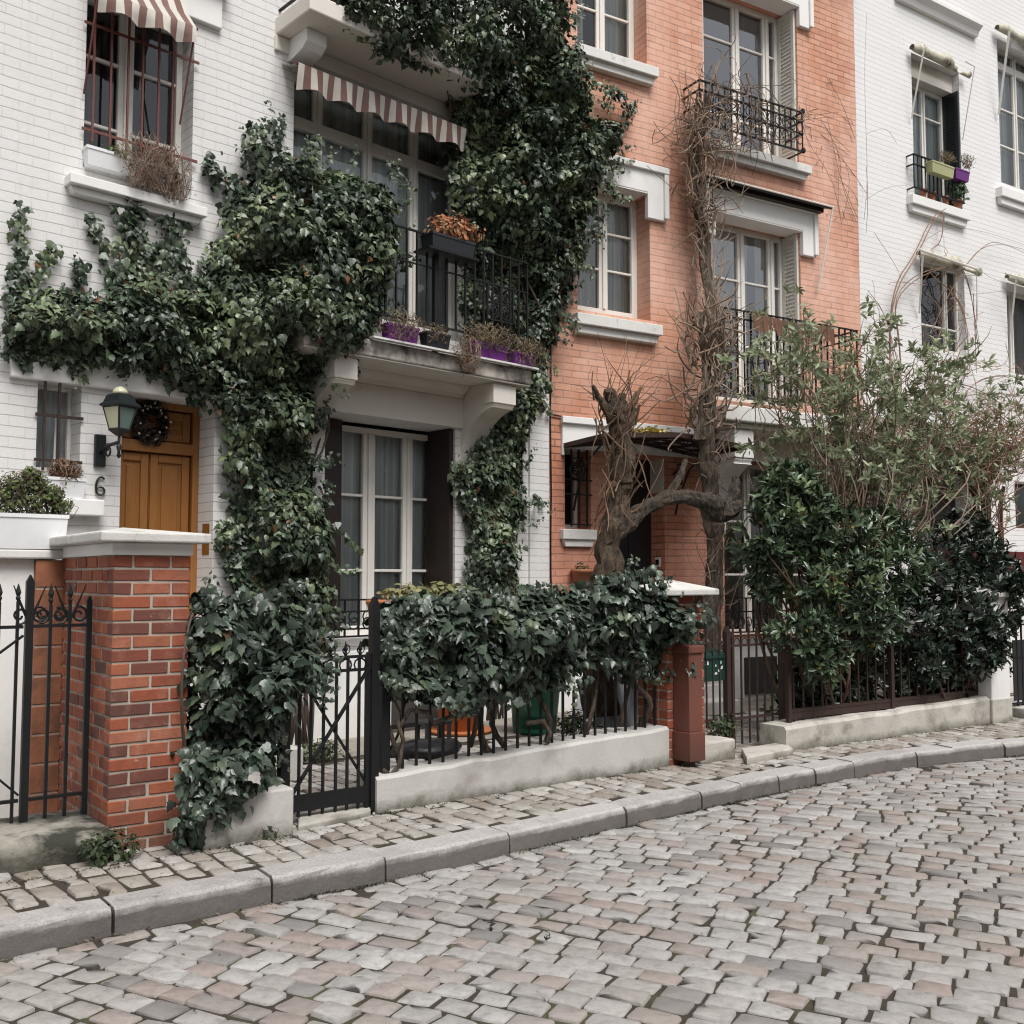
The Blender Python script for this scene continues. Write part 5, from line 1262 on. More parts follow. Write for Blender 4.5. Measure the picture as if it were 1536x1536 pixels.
def ribbon(fr, pts, w, d0, T, dens, size):
    """a climbing shoot: pts in picture positions on the wall, width in metres"""
    P = [np.array(fr.px(x, y, d0)) for x, y in pts]; out = []
    for a, b in zip(P[:-1], P[1:]):
        l = np.linalg.norm(b - a); n = max(3, int(l * w * dens)); t = RNG.uniform(0, 1, n)
        c = a + (b - a) * t[:, None]; nn = np.array([-(b - a)[1], (b - a)[0]]) / max(l, 1e-6)
        c = c + nn * RNG.normal(0, w * .3, n)[:, None]; d = d0 + RNG.uniform(.0, T, n)
        out.append(np.c_[c[:, 0], -d, c[:, 1]])
    Q = np.concatenate(out); n = len(Q)
    Nn = np.c_[RNG.normal(0, .45, n), -np.ones(n), .35 + RNG.normal(0, .4, n)]
    D = np.c_[RNG.normal(0, .6, n), RNG.normal(-.2, .3, n), -.8 + RNG.normal(0, .5, n)]
    return Q, Nn, D, size * RNG.uniform(.6, 1.2, n)
def sprigs(fr, poly, n, d, lo=.10, hi=.26, size=.06, upward=.5):
    """short leafy shoots poking out of the outline of a mass (picture positions), up, out or hanging"""
    out = []; m = len(poly)
    for _ in range(n):
        i = random.randrange(m); t = random.random(); x = poly[i][0] + (poly[(i + 1) % m][0] - poly[i][0]) * t; y = poly[i][1] + (poly[(i + 1) % m][1] - poly[i][1]) * t
        dd = d * random.uniform(.5, 1.1); a = np.array(fr.px(x, y, dd)); c = np.mean([fr.px(p[0], p[1], dd) for p in poly], 0)
        v = (a - c) / (np.linalg.norm(a - c) + 1e-6) + RNG.normal(0, .5, 2) + np.array([0, upward * random.choice((1, -.6))]); v /= np.linalg.norm(v); L_ = random.uniform(lo, hi); k = int(5 + L_ * 55)
        tt = RNG.uniform(-.3, 1, k); q = a + v * L_ * tt[:, None] + RNG.normal(0, .018, (k, 2)); w = np.clip(1.15 - tt * .6, .4, 1.2)
        P = np.c_[q[:, 0], -(dd + RNG.normal(0, .03, k) + .05 * np.maximum(tt, 0)), q[:, 1]]
        out.append((P, np.c_[RNG.normal(0, .5, k), -np.ones(k), .4 + RNG.normal(0, .4, k)], np.c_[RNG.normal(v[0] * .5, .6, k), RNG.normal(-.2, .3, k), RNG.normal(-.4, .6, k)], size * w * RNG.uniform(.7, 1.15, k)))
    return [np.concatenate(k) for k in zip(*out)]
def cat(parts): return [np.concatenate(k) for k in zip(*parts)]
def plant(fr, name, label, catg, base, group=None):
    """thing at frame position base = (s, d, z); returns (empty, offset to subtract)"""
    t = thing(name, label, catg, fr.w(*base), fr.rot, group); return t, np.array([base[0], -base[1], base[2]])
def wander(p, q, n=8, amp=.05, sag=0.0):
    p = np.array(p, float); q = np.array(q, float); o = []
    a = RNG.normal(0, amp, 3); b = RNG.normal(0, amp * .6, 3)
    for i in range(n + 1):
        t = i / n; o.append(tuple(p + (q - p) * t + a * math.sin(PI * t) + b * math.sin(2 * PI * t) + np.array([0, 0, -sag * math.sin(PI * t)])))
    return o
# ---------------------------------------------------------------- ivy on the white house
L = FL
base = (L.s(430, 1090, .2), .2, PAV)
iv, off = plant(L, 'ivy_climber', 'large ivy climbing the white house from beside the french door over the oak door', 'ivy', base)
upper = [(385, 205), (400, 190), (430, 218), (468, 228), (482, 250), (540, 240), (598, 262), (607, 295), (596, 350), (602, 400), (588, 445), (583, 480), (560, 520), (522, 535), (500, 560), (480, 580), (440, 590), (400, 590), (360, 580), (340, 560), (325, 520), (322, 470), (330, 420), (348, 380), (366, 330), (362, 290), (395, 262)]
band = [(12, 452), (40, 445), (70, 432), (105, 430), (135, 424), (165, 436), (190, 418), (215, 400), (245, 425), (280, 434), (320, 428), (350, 440), (360, 500), (355, 560), (335, 592), (318, 605), (290, 578), (256, 570), (250, 556), (230, 546), (200, 550), (176, 545), (128, 548), (88, 538), (60, 530), (36, 540), (12, 520)]
col1 = [(330, 560), (400, 560), (470, 560), (500, 570), (487, 612), (474, 650), (480, 690), (478, 735), (500, 780), (506, 830), (500, 890), (496, 960), (470, 990), (420, 960), (380, 900), (355, 862), (360, 830), (342, 815), (346, 792), (366, 780), (362, 735), (350, 690), (356, 655), (340, 600)]
front = [(455, 300), (540, 262), (604, 285), (597, 350), (601, 402), (588, 446), (582, 482), (558, 520), (510, 530), (470, 500), (450, 420), (440, 350)]
parts = [mass(L, front, .52, .34, 1800, .068, seed=11, soft=.3, clump=3.2), mass(L, upper, .06, .66, 2500, .068, seed=1, soft=.4, clump=3.0), mass(L, band, .05, .30, 2400, .066, seed=2, soft=.25, clump=4.2), mass(L, col1, .05, .38, 2500, .066, seed=3, soft=.25, clump=3.6)]
for pts, w in (([(30, 440), (26, 380), (25, 320), (31, 308)], .09), ([(20, 500), (14, 440), (22, 400)], .08), ([(45, 430), (62, 400), (80, 366)], .12), ([(115, 425), (122, 392)], .12), ([(168, 425), (155, 380), (140, 345), (133, 325)], .10),
               ([(205, 420), (196, 370), (190, 330), (197, 302)], .26), ([(238, 425), (235, 385), (232, 362)], .14), ([(275, 430), (262, 380), (250, 330), (246, 322)], .18), ([(295, 430), (308, 400), (320, 368)], .12), ([(325, 420), (345, 380)], .12),
               ([(372, 330), (350, 285), (325, 258), (304, 244)], .22), ([(392, 265), (388, 230), (380, 188)], .16), ([(408, 230), (410, 200), (412, 178)], .12), ([(448, 250), (470, 228), (468, 205)], .14), ([(372, 295), (378, 262)], .10),
               ([(480, 780), (512, 800), (530, 826)], .05), ([(460, 600), (485, 640)], .08), ([(355, 800), (340, 812)], .08)):
    parts.append(ribbon(L, pts, w, .02, .10, 1300, .07))
parts += [sprigs(L, upper, 40, .4), sprigs(L, band, 18, .12, size=.055), sprigs(L, col1, 34, .2)]
P, Nn, D, s = cat(parts); leaf_mesh('foliage', P - off, Nn, D, s, M['ivy'], iv)
mb = MB()
for k in range(14):
    a = L.px(random.uniform(400, 480), 1000, .06); m_ = L.px(random.uniform(385, 470), 700, .06); b = L.px(random.uniform(360, 560), random.uniform(300, 480), .08)
    p = wander((a[0], -.05, PAV), (m_[0], -.05, m_[1]), 8, .06) + wander((m_[0], -.05, m_[1]), (b[0], -.06, b[1]), 8, .08)[1:]
    mb.tube([tuple(np.array(q) - off) for q in p], [.018 - .012 * i / 16 for i in range(17)], 5)
for k in range(6):
    a = L.px(345, random.uniform(520, 570), .05); b = L.px(random.uniform(20, 180), random.uniform(440, 520), .05)
    mb.tube([tuple(np.array(q) - off) for q in wander((a[0], -.04, a[1]), (b[0], -.04, b[1]), 9, .06)], .008, 4)
mb.build('stem', M['stem'], iv, True)
# right hand ivy hanging from above
base = (L.s(790, 560, .1), .1, L.z(790, 560, .1))
iv2, off = plant(L, 'ivy_climber', 'dense ivy curtain hanging over the top balcony and down beside the white house corner', 'ivy', base)
top = [(505, -60), (868, -60), (862, 10), (865, 60), (800, 120), (745, 130), (712, 110), (680, 92), (640, 82), (592, 76), (574, 48), (528, 22), (500, 0)]
body = [(700, 60), (860, 30), (872, 100), (902, 132), (915, 166), (945, 172), (938, 212), (926, 244), (904, 262), (905, 300), (890, 345), (872, 372), (800, 385), (730, 378), (716, 340), (712, 290), (708, 240), (716, 180), (712, 120)]
low = [(722, 360), (800, 365), (880, 350), (878, 390), (866, 420), (850, 445), (846, 485), (834, 520), (826, 566), (806, 545), (780, 520), (735, 500), (712, 500), (705, 440), (716, 400)]
parts = [mass(L, top, .45, .42, 2500, .066, seed=4, soft=.3, clump=3.4), mass(L, body, .08, .72, 3000, .07, seed=5, soft=.42, clump=3.2), mass(L, low, .04, .30, 2500, .066, seed=6, soft=.25)]
for pts, w in (([(575, 60), (582, 86)], .06), ([(900, 130), (925, 150), (944, 168)], .12), ([(905, 270), (915, 290), (935, 300)], .08), ([(845, 470), (858, 500)], .07), ([(700, 250), (692, 278)], .05), ([(870, 395), (885, 420)], .05), ([(800, 560), (822, 590)], .08)):
    parts.append(ribbon(L, pts, w, .3, .14, 1300, .075))
parts += [sprigs(L, body, 60, .4), sprigs(L, top, 26, .65), sprigs(L, low, 30, .18)]
P, Nn, D, s = cat(parts); leaf_mesh('foliage', P - off, Nn, D, s, M['ivy'], iv2)
mb = MB()
for k in range(9):
    a = L.px(random.uniform(760, 820), 555, .05); m_ = L.px(random.uniform(760, 830), 350, .1); b = L.px(random.uniform(560, 850), 20, .3)
    p = wander((a[0], -.06, a[1]), (m_[0], -.1, m_[1]), 7, .06) + wander((m_[0], -.1, m_[1]), (b[0], -.3, b[1]), 8, .1)[1:]
    mb.tube([tuple(np.array(q) - off) for q in p], [.016 - .01 * i / 15 for i in range(16)], 5)
mb.build('stem', M['stem'], iv2, True)
# lower right column
base = (L.s(750, 1000, .1), .1, PAV)
iv3, off = plant(L, 'ivy_climber', 'column of ivy climbing the strip of white wall right of the french door', 'ivy', base)
c3 = [(757, 590), (780, 575), (806, 570), (818, 590), (800, 635), (788, 680), (800, 715), (804, 752), (790, 790), (776, 828), (796, 868), (792, 905), (770, 960), (735, 960), (722, 900), (716, 850), (726, 800), (716, 765), (706, 742), (694, 700), (722, 690), (738, 650)]
parts = [mass(L, c3, .05, .34, 2500, .066, seed=7, soft=.22)]
for pts, w in (([(790, 560), (805, 590), (818, 620)], .10), ([(700, 690), (696, 720)], .08), ([(800, 740), (812, 760)], .05)): parts.append(ribbon(L, pts, w, .03, .1, 1200, .07))
parts.append(sprigs(L, c3, 30, .2))
P, Nn, D, s = cat(parts); leaf_mesh('foliage', P - off, Nn, D, s, M['ivy'], iv3)
mb = MB()
for k in range(8):
    p = wander((base[0] + random.uniform(-.15, .15), -.05, PAV), (L.s(random.uniform(730, 790), 600, .05), -.05, L.z(770, 590, .05)), 12, .08); mb.tube([tuple(np.array(q) - off) for q in p], [.015 - .001 * i for i in range(13)], 5)
mb.build('stem', M['stem'], iv3, True)
# ---------------------------------------------------------------- ivy hedges on the front railings
base = (F1.s(370, 1200, -.1), -.12, PAV + .2)
h1, off = plant(F1, 'ivy_hedge', 'ivy hedge between the tall brick pillar and the crossed-brace gate, trailing to the pavement', 'hedge', base)
h1p = [(302, 902), (318, 893), (380, 898), (440, 893), (462, 925), (478, 960), (486, 1000), (470, 1035), (448, 1060), (430, 1085), (424, 1120), (415, 1165), (395, 1185), (360, 1205), (335, 1220), (312, 1225), (300, 1240), (296, 1150), (300, 1050)]
parts = [mass(F1, h1p, -.12, .36, 2300, .074, both=True, seed=8, soft=.2, clump=4.2, up=.55, rnd=.8)]
parts.append(mass(F1, [(280, 1130), (400, 1130), (404, 1175), (380, 1195), (352, 1210), (335, 1226), (302, 1230), (290, 1268), (277, 1272)], cd_ + .01, .13, 2300, .07, seed=31, soft=.12, clump=4))
for pts, w in (([(290, 1220), (286, 1260), (282, 1275)], .10), ([(350, 1200), (360, 1225), (364, 1232)], .05), ([(455, 1000), (475, 1030)], .10), ([(460, 925), (475, 905)], .10)): parts.append(ribbon(F1, pts, w, .10, .10, 1000, .06))
parts.append(sprigs(F1, h1p, 34, .02, .06, .16, .055))
P, Nn, D, s = cat(parts); leaf_mesh('foliage', P - off, Nn, D, s, M['ivy_front'], h1)
mb = MB()
for k in range(12):
    a = (F1.s(random.uniform(300, 430), 1190, -.1), .12 + random.uniform(-.05, .1), PAV + .25); b = (F1.s(random.uniform(290, 460), 950, -.1), .1, PAV + random.uniform(.9, 1.35)); mb.tube([tuple(np.array(q) - off) for q in wander(a, b, 9, .1)], [.014 - .001 * i for i in range(10)], 5)
mb.build('stem', M['stem'], h1, True)
base = (F1.s(780, 1120, -.1), -.14, PAV + .35)
h2, off = plant(F1, 'ivy_hedge', 'long ivy hedge spilling over the railing of the concrete plinth', 'hedge', base)
h2p = [(592, 930), (612, 905), (640, 898), (700, 893), (770, 892), (850, 887), (912, 882), (930, 868), (958, 858), (980, 880), (1022, 902), (1045, 925), (1042, 955), (1030, 990), (1000, 1010), (960, 1010), (925, 985), (890, 1000), (850, 1030), (800, 1032), (760, 1020), (735, 1045), (690, 1058), (655, 1040), (620, 1035), (594, 1020)]
h2b = [(610, 930), (700, 905), (900, 895), (985, 890), (1000, 960), (900, 980), (740, 1000), (620, 1000)]
parts = [mass(F1, h2p, -.14, .42, 2300, .08, both=True, seed=9, soft=.24, clump=3.8, up=.6, rnd=.8), mass(F1, h2b, -.40, .25, 900, .1, both=True, seed=10, soft=.3, up=.6)]
for pts, w in (([(955, 870), (968, 858), (972, 848)], .08), ([(930, 875), (925, 860)], .08), ([(1030, 930), (1052, 922), (1060, 935)], .08), ([(660, 1040), (700, 1062)], .1), ([(740, 1040), (770, 1050)], .08), ([(1020, 990), (1030, 1020)], .08)): parts.append(ribbon(F1, pts, w, .05, .15, 900, .075))
parts.append(sprigs(F1, h2p, 56, .02, .06, .18, .06))
P, Nn, D, s = cat(parts); leaf_mesh('foliage', P - off, Nn, D, s, M['ivy_front'], h2)
mb = MB()
for (x0, y0, x1, y1, r) in ((735, 1130, 740, 950, .03), (757, 1120, 760, 960, .022), (600, 1150, 590, 1000, .018), (705, 1120, 730, 1000, .02), (820, 1110, 790, 980, .024), (960, 1090, 940, 960, .03), (930, 1090, 965, 960, .02), (575, 1150, 580, 1040, .014), (880, 1100, 900, 960, .02)):
    a = F1.px(x0, y0, -.2); b = F1.px(x1, y1, -.15); mb.tube([tuple(np.array(q) - off) for q in wander((a[0], .2, max(a[1], PAV)), (b[0], .15, b[1]), 9, .07)], [r * (1 - .05 * i) for i in range(10)], 6)
for (pts, r) in (([(600, 1090), (615, 1065), (640, 1068), (650, 1085), (690, 1070), (700, 1050)], .016), ([(790, 1085), (815, 1082), (825, 1100), (820, 1115)], .02), ([(575, 1155), (585, 1162), (598, 1150), (605, 1110), (595, 1080)], .014)):
    mb.tube([tuple(np.array((F1.s(x, y, -.08), .08, F1.z(x, y, -.08))) - off) for x, y in pts], r, 6)
mb.build('stem', M['bark_grey'], h2, True)
# ---------------------------------------------------------------- dark laurel and the loose pale shrub behind the right railing
def rosettes(C, A, nleaf, size, spread=.9):
    """whorls of leaves round shoot tips C with axes A"""
    n = len(C); A = unit(A); ref = np.where(np.abs(A[:, 2:3]) > .9, np.array([[1., 0, 0]]), np.array([[0, 0, 1.]])); U = unit(np.cross(A, ref)); Vv = np.cross(A, U)
    P = []; Nn = []; D = []; S_ = []
    for k in range(nleaf):
        th = 2 * PI * k / nleaf * 1.0 + RNG.uniform(0, 2 * PI, n) * .3 + (k % 2) * .5; op = RNG.uniform(.55, 1.15, n) * spread
        rad = U * np.cos(th)[:, None] + Vv * np.sin(th)[:, None]
        D.append(rad * np.sin(op)[:, None] + A * np.cos(op)[:, None] + np.array([0, 0, -.12])); Nn.append(A * np.sin(op)[:, None] - rad * np.cos(op)[:, None] + RNG.normal(0, .15, (n, 3)))
        P.append(C - A * RNG.uniform(0, .05, (n, 1)) * (k % 3)); S_.append(size * RNG.uniform(.7, 1.2, n))
    return [np.concatenate(k) for k in (P, Nn, D, S_)]
def blob_points(fr, blobs, n, seed):
    """shoot tips over a union of lumpy ellipsoids; blobs: (px, py, depth d, radius s, radius d, radius z)"""
    out = []; ax = []; B = []
    for (x, y, d, a, b, c) in blobs:
        s, z = fr.px(x, y, d); B.append((np.array([s, -d, z]), np.array([a, b, c])))
    vol = np.array([(b[1][0] * b[1][2] + b[1][0] * b[1][1]) for b in B]); vol = vol / vol.sum()
    for (c, r), v in zip(B, vol):
        m = int(n * v); u = unit(RNG.normal(0, 1, (m, 3))); u[:, 1] = np.where(RNG.uniform(0, 1, m) < .7, -np.abs(u[:, 1]), u[:, 1])
        rad = RNG.uniform(.55, 1, m) ** .45 * (.55 + .8 * vnoise(u * 2.4 + c, seed)); p = c + u * r * rad[:, None]
        out.append(p); ax.append(unit(u / r * r.mean() + np.array([0, -.15, .55]) + RNG.normal(0, .35, (m, 3))))
    return np.concatenate(out), np.concatenate(ax), B
base = (F2.s(1240, 1090, -.6), -.6, PAV)
lau, off = plant(F2, 'laurel_shrub', 'broad glossy laurel shrub left of centre behind the rusty railing, leaning over it', 'shrub', base)
bl = [(1185, 770, -.6, .45, .4, .38), (1240, 800, -.5, .42, .4, .35), (1150, 840, -.65, .25, .3, .35), (1250, 880, -.25, .50, .4, .42), (1200, 950, -.1, .30, .25, .28), (1290, 930, -.25, .45, .35, .35), (1330, 860, -.4, .45, .4, .40), (1310, 800, -.7, .4, .35, .3), (1155, 745, -.7, .22, .2, .2), (1230, 985, -.05, .3, .2, .2), (1135, 800, -.6, .25, .3, .35), (1175, 725, -.7, .35, .3, .25), (1250, 960, -.9, .6, .4, .5), (1200, 1040, -.8, .4, .3, .3)]
C, A, B = blob_points(F2, bl, 1800, 21)
P, Nn, D, s = rosettes(C, A, 7, .102); leaf_mesh('foliage', P - off, Nn, D, s, M['laurel'], lau, 'laurel')
mb = MB()
for (c, r) in B:
    for k in range(5):
        mb.tube([tuple(np.array(q) - off) for q in wander((base[0] + random.uniform(-.35, .35), -base[1] + random.uniform(-.15, .15), PAV), c + RNG.normal(0, .4, 3) * r, 9, .1)], [.022 - .0018 * i for i in range(10)], 5)
mb.build('stem', M['twig_dark'], lau, True)
base = (F2.s(1420, 1060, -.6), -.6, PAV)
lau2, off = plant(F2, 'laurel_shrub', 'very dark dense laurel shrub beside the white end pillar', 'shrub', base)
bl = [(1400, 870, -.5, .55, .45, .45), (1455, 890, -.4, .45, .4, .45), (1360, 940, -.3, .45, .4, .40), (1430, 960, -.25, .45, .35, .40), (1490, 860, -.5, .3, .3, .35), (1500, 920, -.25, .22, .25, .25), (1380, 990, -.2, .35, .25, .25), (1440, 800, -.8, .4, .35, .25), (1480, 980, -.2, .25, .2, .25), (1370, 990, -.9, .7, .4, .5), (1450, 990, -.8, .6, .4, .5), (1474, 935, .0, .22, .2, .5), (1505, 880, .0, .25, .22, .2), (1470, 840, -.3, .35, .3, .25), (1300, 1030, -.45, .7, .25, .3), (1430, 1020, -.4, .6, .25, .3), (1220, 1050, -.5, .4, .25, .25), (1488, 950, .12, .2, .15, .35)]
C, A, B = blob_points(F2, bl, 2300, 22)
P, Nn, D, s = rosettes(C, A, 7, .095); leaf_mesh('foliage', P - off, Nn, D, s, M['laurel_dark'], lau2, 'laurel')
mb = MB()
for (c, r) in B:
    for k in range(4):
        mb.tube([tuple(np.array(q) - off) for q in wander((base[0] + random.uniform(-.4, .4), -base[1] + random.uniform(-.15, .15), PAV), c + RNG.normal(0, .4, 3) * r, 9, .1)], [.022 - .0018 * i for i in range(10)], 5)
mb.build('stem', M['twig_dark'], lau2, True)
# loose shrub: fans of brown canes with pale leaves at their ends
d_ = -1.1
base = (F2.s(1285, 1060, d_), d_, PAV)
ls, off = plant(F2, 'leggy_shrub', 'tall leggy shrub with brown canes and pale green leaves in front of the orange balcony', 'shrub', base)
mb = MB(); tips = []; axs = []
region = [(1135, 525), (1165, 500), (1215, 490), (1260, 495), (1330, 500), (1385, 520), (1440, 560), (1460, 600), (1480, 660), (1420, 720), (1330, 740), (1270, 690), (1240, 640), (1180, 590), (1130, 575)]
regl = [F2.px(x, y, d_) for x, y in region]; lo = np.min(regl, 0); hi = np.max(regl, 0)
root = [(F2.s(x, 830, d_), F2.z(x, 830, d_)) for x in (1240, 1265, 1285, 1300, 1320)]
k = 0
while k < 120:
    q = RNG.uniform(lo, hi)
    if not inside(regl, q[None])[0]: continue
    k += 1; r0 = root[min(4, max(0, int((q[0] - lo[0]) / (hi[0] - lo[0]) * 5)))] if random.random() < .7 else random.choice(root)
    a = np.array([r0[0] + random.gauss(0, .06), -d_ + random.gauss(0, .08), r0[1] + random.gauss(0, .1)]); b = np.array([q[0], -d_ + random.gauss(0, .38), q[1]])
    p = wander(a, b, 10, .24); mb.tube([tuple(np.array(v) - off) for v in p], [.011 - .0007 * i for i in range(11)], 5)
    for m_ in range(random.randint(3, 6)):                       # side twigs
        i = random.randint(5, 10); st = np.array(p[i]); en = st + RNG.normal(0, .17, 3) + np.array([0, -.03, .10]); mb.tube([tuple(np.array(v) - off) for v in wander(st, en, 4, .03)], [.0065, .006, .005, .004, .003], 4)
        if random.random() < .7: tips.append(en); axs.append(en - st)
    if random.random() < .8: tips.append(b); axs.append(b - np.array(p[-3]))
for r0 in root:
    for j in range(3): mb.tube([tuple(np.array(v) - off) for v in wander((base[0] + random.gauss(0, .1), -d_ + random.gauss(0, .1), PAV), (r0[0] + random.gauss(0, .05), -d_, r0[1] + .05), 8, .08)], [.02 - .0008 * i for i in range(9)], 6)
mb.build('cane', M['twig'], ls, True)
tips = np.array(tips); axs = np.array(axs)
tips2 = np.concatenate([tips + RNG.normal(0, .07 * k_, tips.shape) for k_ in range(2)]); axs2 = np.concatenate([axs + RNG.normal(0, .1 * k_, axs.shape) for k_ in range(2)])
P, Nn, D, s = rosettes(tips2, axs2, 8, .095, 1.1); leaf_mesh('foliage', P - off, Nn, D, s, M['pale_leaf'], ls, 'laurel')
# second loose shrub toward the right edge
d2 = -.9
base = (F2.s(1480, 1040, d2), d2, PAV)
l2, off = plant(F2, 'bare_tree', 'small half bare tree with a dark forked trunk at the right edge', 'tree', base)
mb = MB()
def pz(x, y, d): s, z = F2.px(x, y, d); return np.array([s, -d, z])
trunk = [(1478, 1060), (1482, 960), (1488, 880), (1480, 800), (1478, 730), (1490, 700), (1512, 680), (1545, 655)]
mb.tube([tuple(pz(x, y, d2) - off) for x, y in trunk], [.085, .08, .07, .06, .055, .045, .04, .03], 8)
mb.tube([tuple(pz(x, y, d2) - off) for x, y in ((1486, 860), (1468, 800), (1462, 740), (1440, 710), (1400, 700))], [.05, .045, .035, .025, .015], 7)
mb.tube([tuple(pz(x, y, d2) - off) for x, y in ((1490, 880), (1502, 820), (1500, 760), (1506, 730))], [.04, .034, .028, .018], 6)
mb.build('trunk', M['bark_brown'], l2, True)
mb = MB(); tips = []; axs = []
for k in range(240):
    s0 = random.choice(trunk[3:]) if random.random() < .6 else (random.uniform(1400, 1500), random.uniform(640, 720))
    st = pz(s0[0], s0[1], d2) + RNG.normal(0, .1, 3); en = pz(random.uniform(1385, 1560), random.uniform(560, 720), d2) + np.array([0, random.gauss(0, .3), 0])
    if np.linalg.norm(en - st) > 1.1: en = st + (en - st) * 1.1 / np.linalg.norm(en - st)
    p = wander(st, en, 7, .12); mb.tube([tuple(np.array(v) - off) for v in p], [.007 - .0007 * i for i in range(8)], 4)
    if random.random() < .6: tips.append(en); axs.append(en - st)
    if random.random() < .4: tips.append(np.array(p[4])); axs.append(RNG.normal(0, 1, 3))
mb.build('twig', M['twig_red'], l2, True)
P, Nn, D, s = rosettes(np.array(tips), np.array(axs), 8, .08, 1.1); leaf_mesh('foliage', P - off, Nn, D, s, M['pale_leaf'], l2, 'laurel')
# ================================================================ pollarded tree, wisteria, bare creepers
def knotty(mb, pts, radii, n=10, off=None, rough=.10, sub=9):
    """gnarled limb: path refined, cross-section ridged and lumpy"""
    pts = [np.array(p, float) for p in pts]; P = []; R_ = []; n = max(n, int(n * 1.8))
    for i in range(len(pts) - 1):
        for k in range(sub):
            t = k / sub; P.append(pts[i] + (pts[i + 1] - pts[i]) * t); R_.append(radii[i] + (radii[i + 1] - radii[i]) * t)
    P.append(pts[-1]); R_.append(radii[-1]); P = np.array(P); R_ = np.array(R_)
    for _ in range(6): P[1:-1] = (P[:-2] + 2 * P[1:-1] + P[2:]) / 4
    sd = random.randint(0, 999); L_ = np.arange(len(P)) * .37
    R_ = R_ * (1 + rough * 3 * (vnoise(np.c_[L_, L_ * 0, L_ * 0], sd) - .5))
    P = P + (np.c_[vnoise(np.c_[L_ * .8, L_ * 0 + 7, L_ * 0], sd), vnoise(np.c_[L_ * .8, L_ * 0 + 17, L_ * 0], sd), L_ * 0 + .5] - .5) * R_[:, None] * .5
    k0 = len(mb.v); mb.tube([tuple(p - off) for p in P], list(R_), n)
    i = np.arange(k0, len(mb.v)); ring = (i - k0) // n; ang = ((i - k0) % n) / n * 2 * PI + ring * .05
    q = np.c_[np.cos(ang) * 2.6, np.sin(ang) * 2.6, ring * .16]
    f = 1 + .34 * (vnoise(q, sd) - .5) + .30 * (vnoise(q * np.array([2.2, 2.2, 1.6]), sd + 3) - .5) + RNG.uniform(-.05, .05, len(i))
    V = np.array(mb.v[k0:]); C = (P - off)[np.minimum(ring, len(P) - 1)]; V = C + (V - C) * f[:, None]
    mb.v[k0:] = [tuple(v) for v in V]
dT = -.75
def q1_(x, y, d=dT): s, z = F1.px(x, y, d); return np.array([s, -d, z])
base = (F1.s(905, 1050, dT), dT, PAV)
tr, off = plant(F1, 'pollarded_tree', 'gnarled pollarded tree trunk with a cut stump top and one sideways limb', 'tree', base)
mb = MB()
knotty(mb, [q1_(900, 1075), q1_(903, 960), q1_(905, 890), q1_(912, 820), q1_(926, 770), q1_(930, 720)], [.145, .125, .115, .105, .105, .10], 12, off)
knotty(mb, [q1_(930, 725), q1_(934, 680), q1_(928, 640), q1_(920, 615), q1_(914, 585)], [.10, .10, .085, .07, .05], 11, off)
knotty(mb, [q1_(918, 630), q1_(906, 610), q1_(896, 592), q1_(889, 578)], [.05, .035, .025, .015], 7, off)
knotty(mb, [q1_(925, 640), q1_(935, 610), q1_(934, 590)], [.05, .04, .03], 7, off); knotty(mb, [q1_(935, 650), q1_(948, 625), q1_(952, 612)], [.04, .035, .03], 7, off)
mb.build('trunk', M['bark_brown'], tr)
mb = MB()
knotty(mb, [q1_(925, 800), q1_(945, 782), q1_(975, 758), q1_(1005, 745), q1_(1035, 745), q1_(1062, 756), q1_(1082, 770), q1_(1108, 756)], [.075, .075, .065, .062, .062, .085, .11, .06], 10, off)
knotty(mb, [q1_(1000, 748), q1_(1020, 715), q1_(1028, 690)], [.045, .035, .02], 7, off); knotty(mb, [q1_(1085, 765), q1_(1102, 735), q1_(1104, 715)], [.06, .05, .03], 8, off)
mb.build('limb', M['bark'], tr)
mb = MB()
for k in range(85):                                               # bundles of cut and dead shoots
    x = random.uniform(905, 945); y = random.uniform(600, 790); a = q1_(x, y) + RNG.normal(0, .06, 3); b = a + np.array([random.gauss(0, .12), random.gauss(-.05, .1), random.choice((-1, 1, 1)) * random.uniform(.15, .4)])
    mb.tube([tuple(np.array(v) - off) for v in wander(a, b, 5, .012)], [.009, .008, .007, .006, .005, .003], 4)
for k in range(26):                                               # thin upright water shoots
    a = q1_(random.uniform(905, 945), random.uniform(600, 650)) + RNG.normal(0, .03, 3); b = q1_(random.uniform(880, 1000), random.uniform(500, 600)) + np.array([0, random.gauss(0, .15), 0])
    mb.tube([tuple(np.array(v) - off) for v in wander(a, b, 6, .05)], [.0045, .004, .0035, .003, .0025, .002, .0015], 4)
for k in range(12):
    a = q1_(random.uniform(938, 955), random.uniform(615, 640)); b = a + np.array([random.uniform(-.02, .12), random.gauss(0, .05), random.uniform(.12, .25)]); mb.tube([tuple(a - off), tuple(b - off)], .011, 5)
mb.build('shoots', M['twig_brown'], tr)
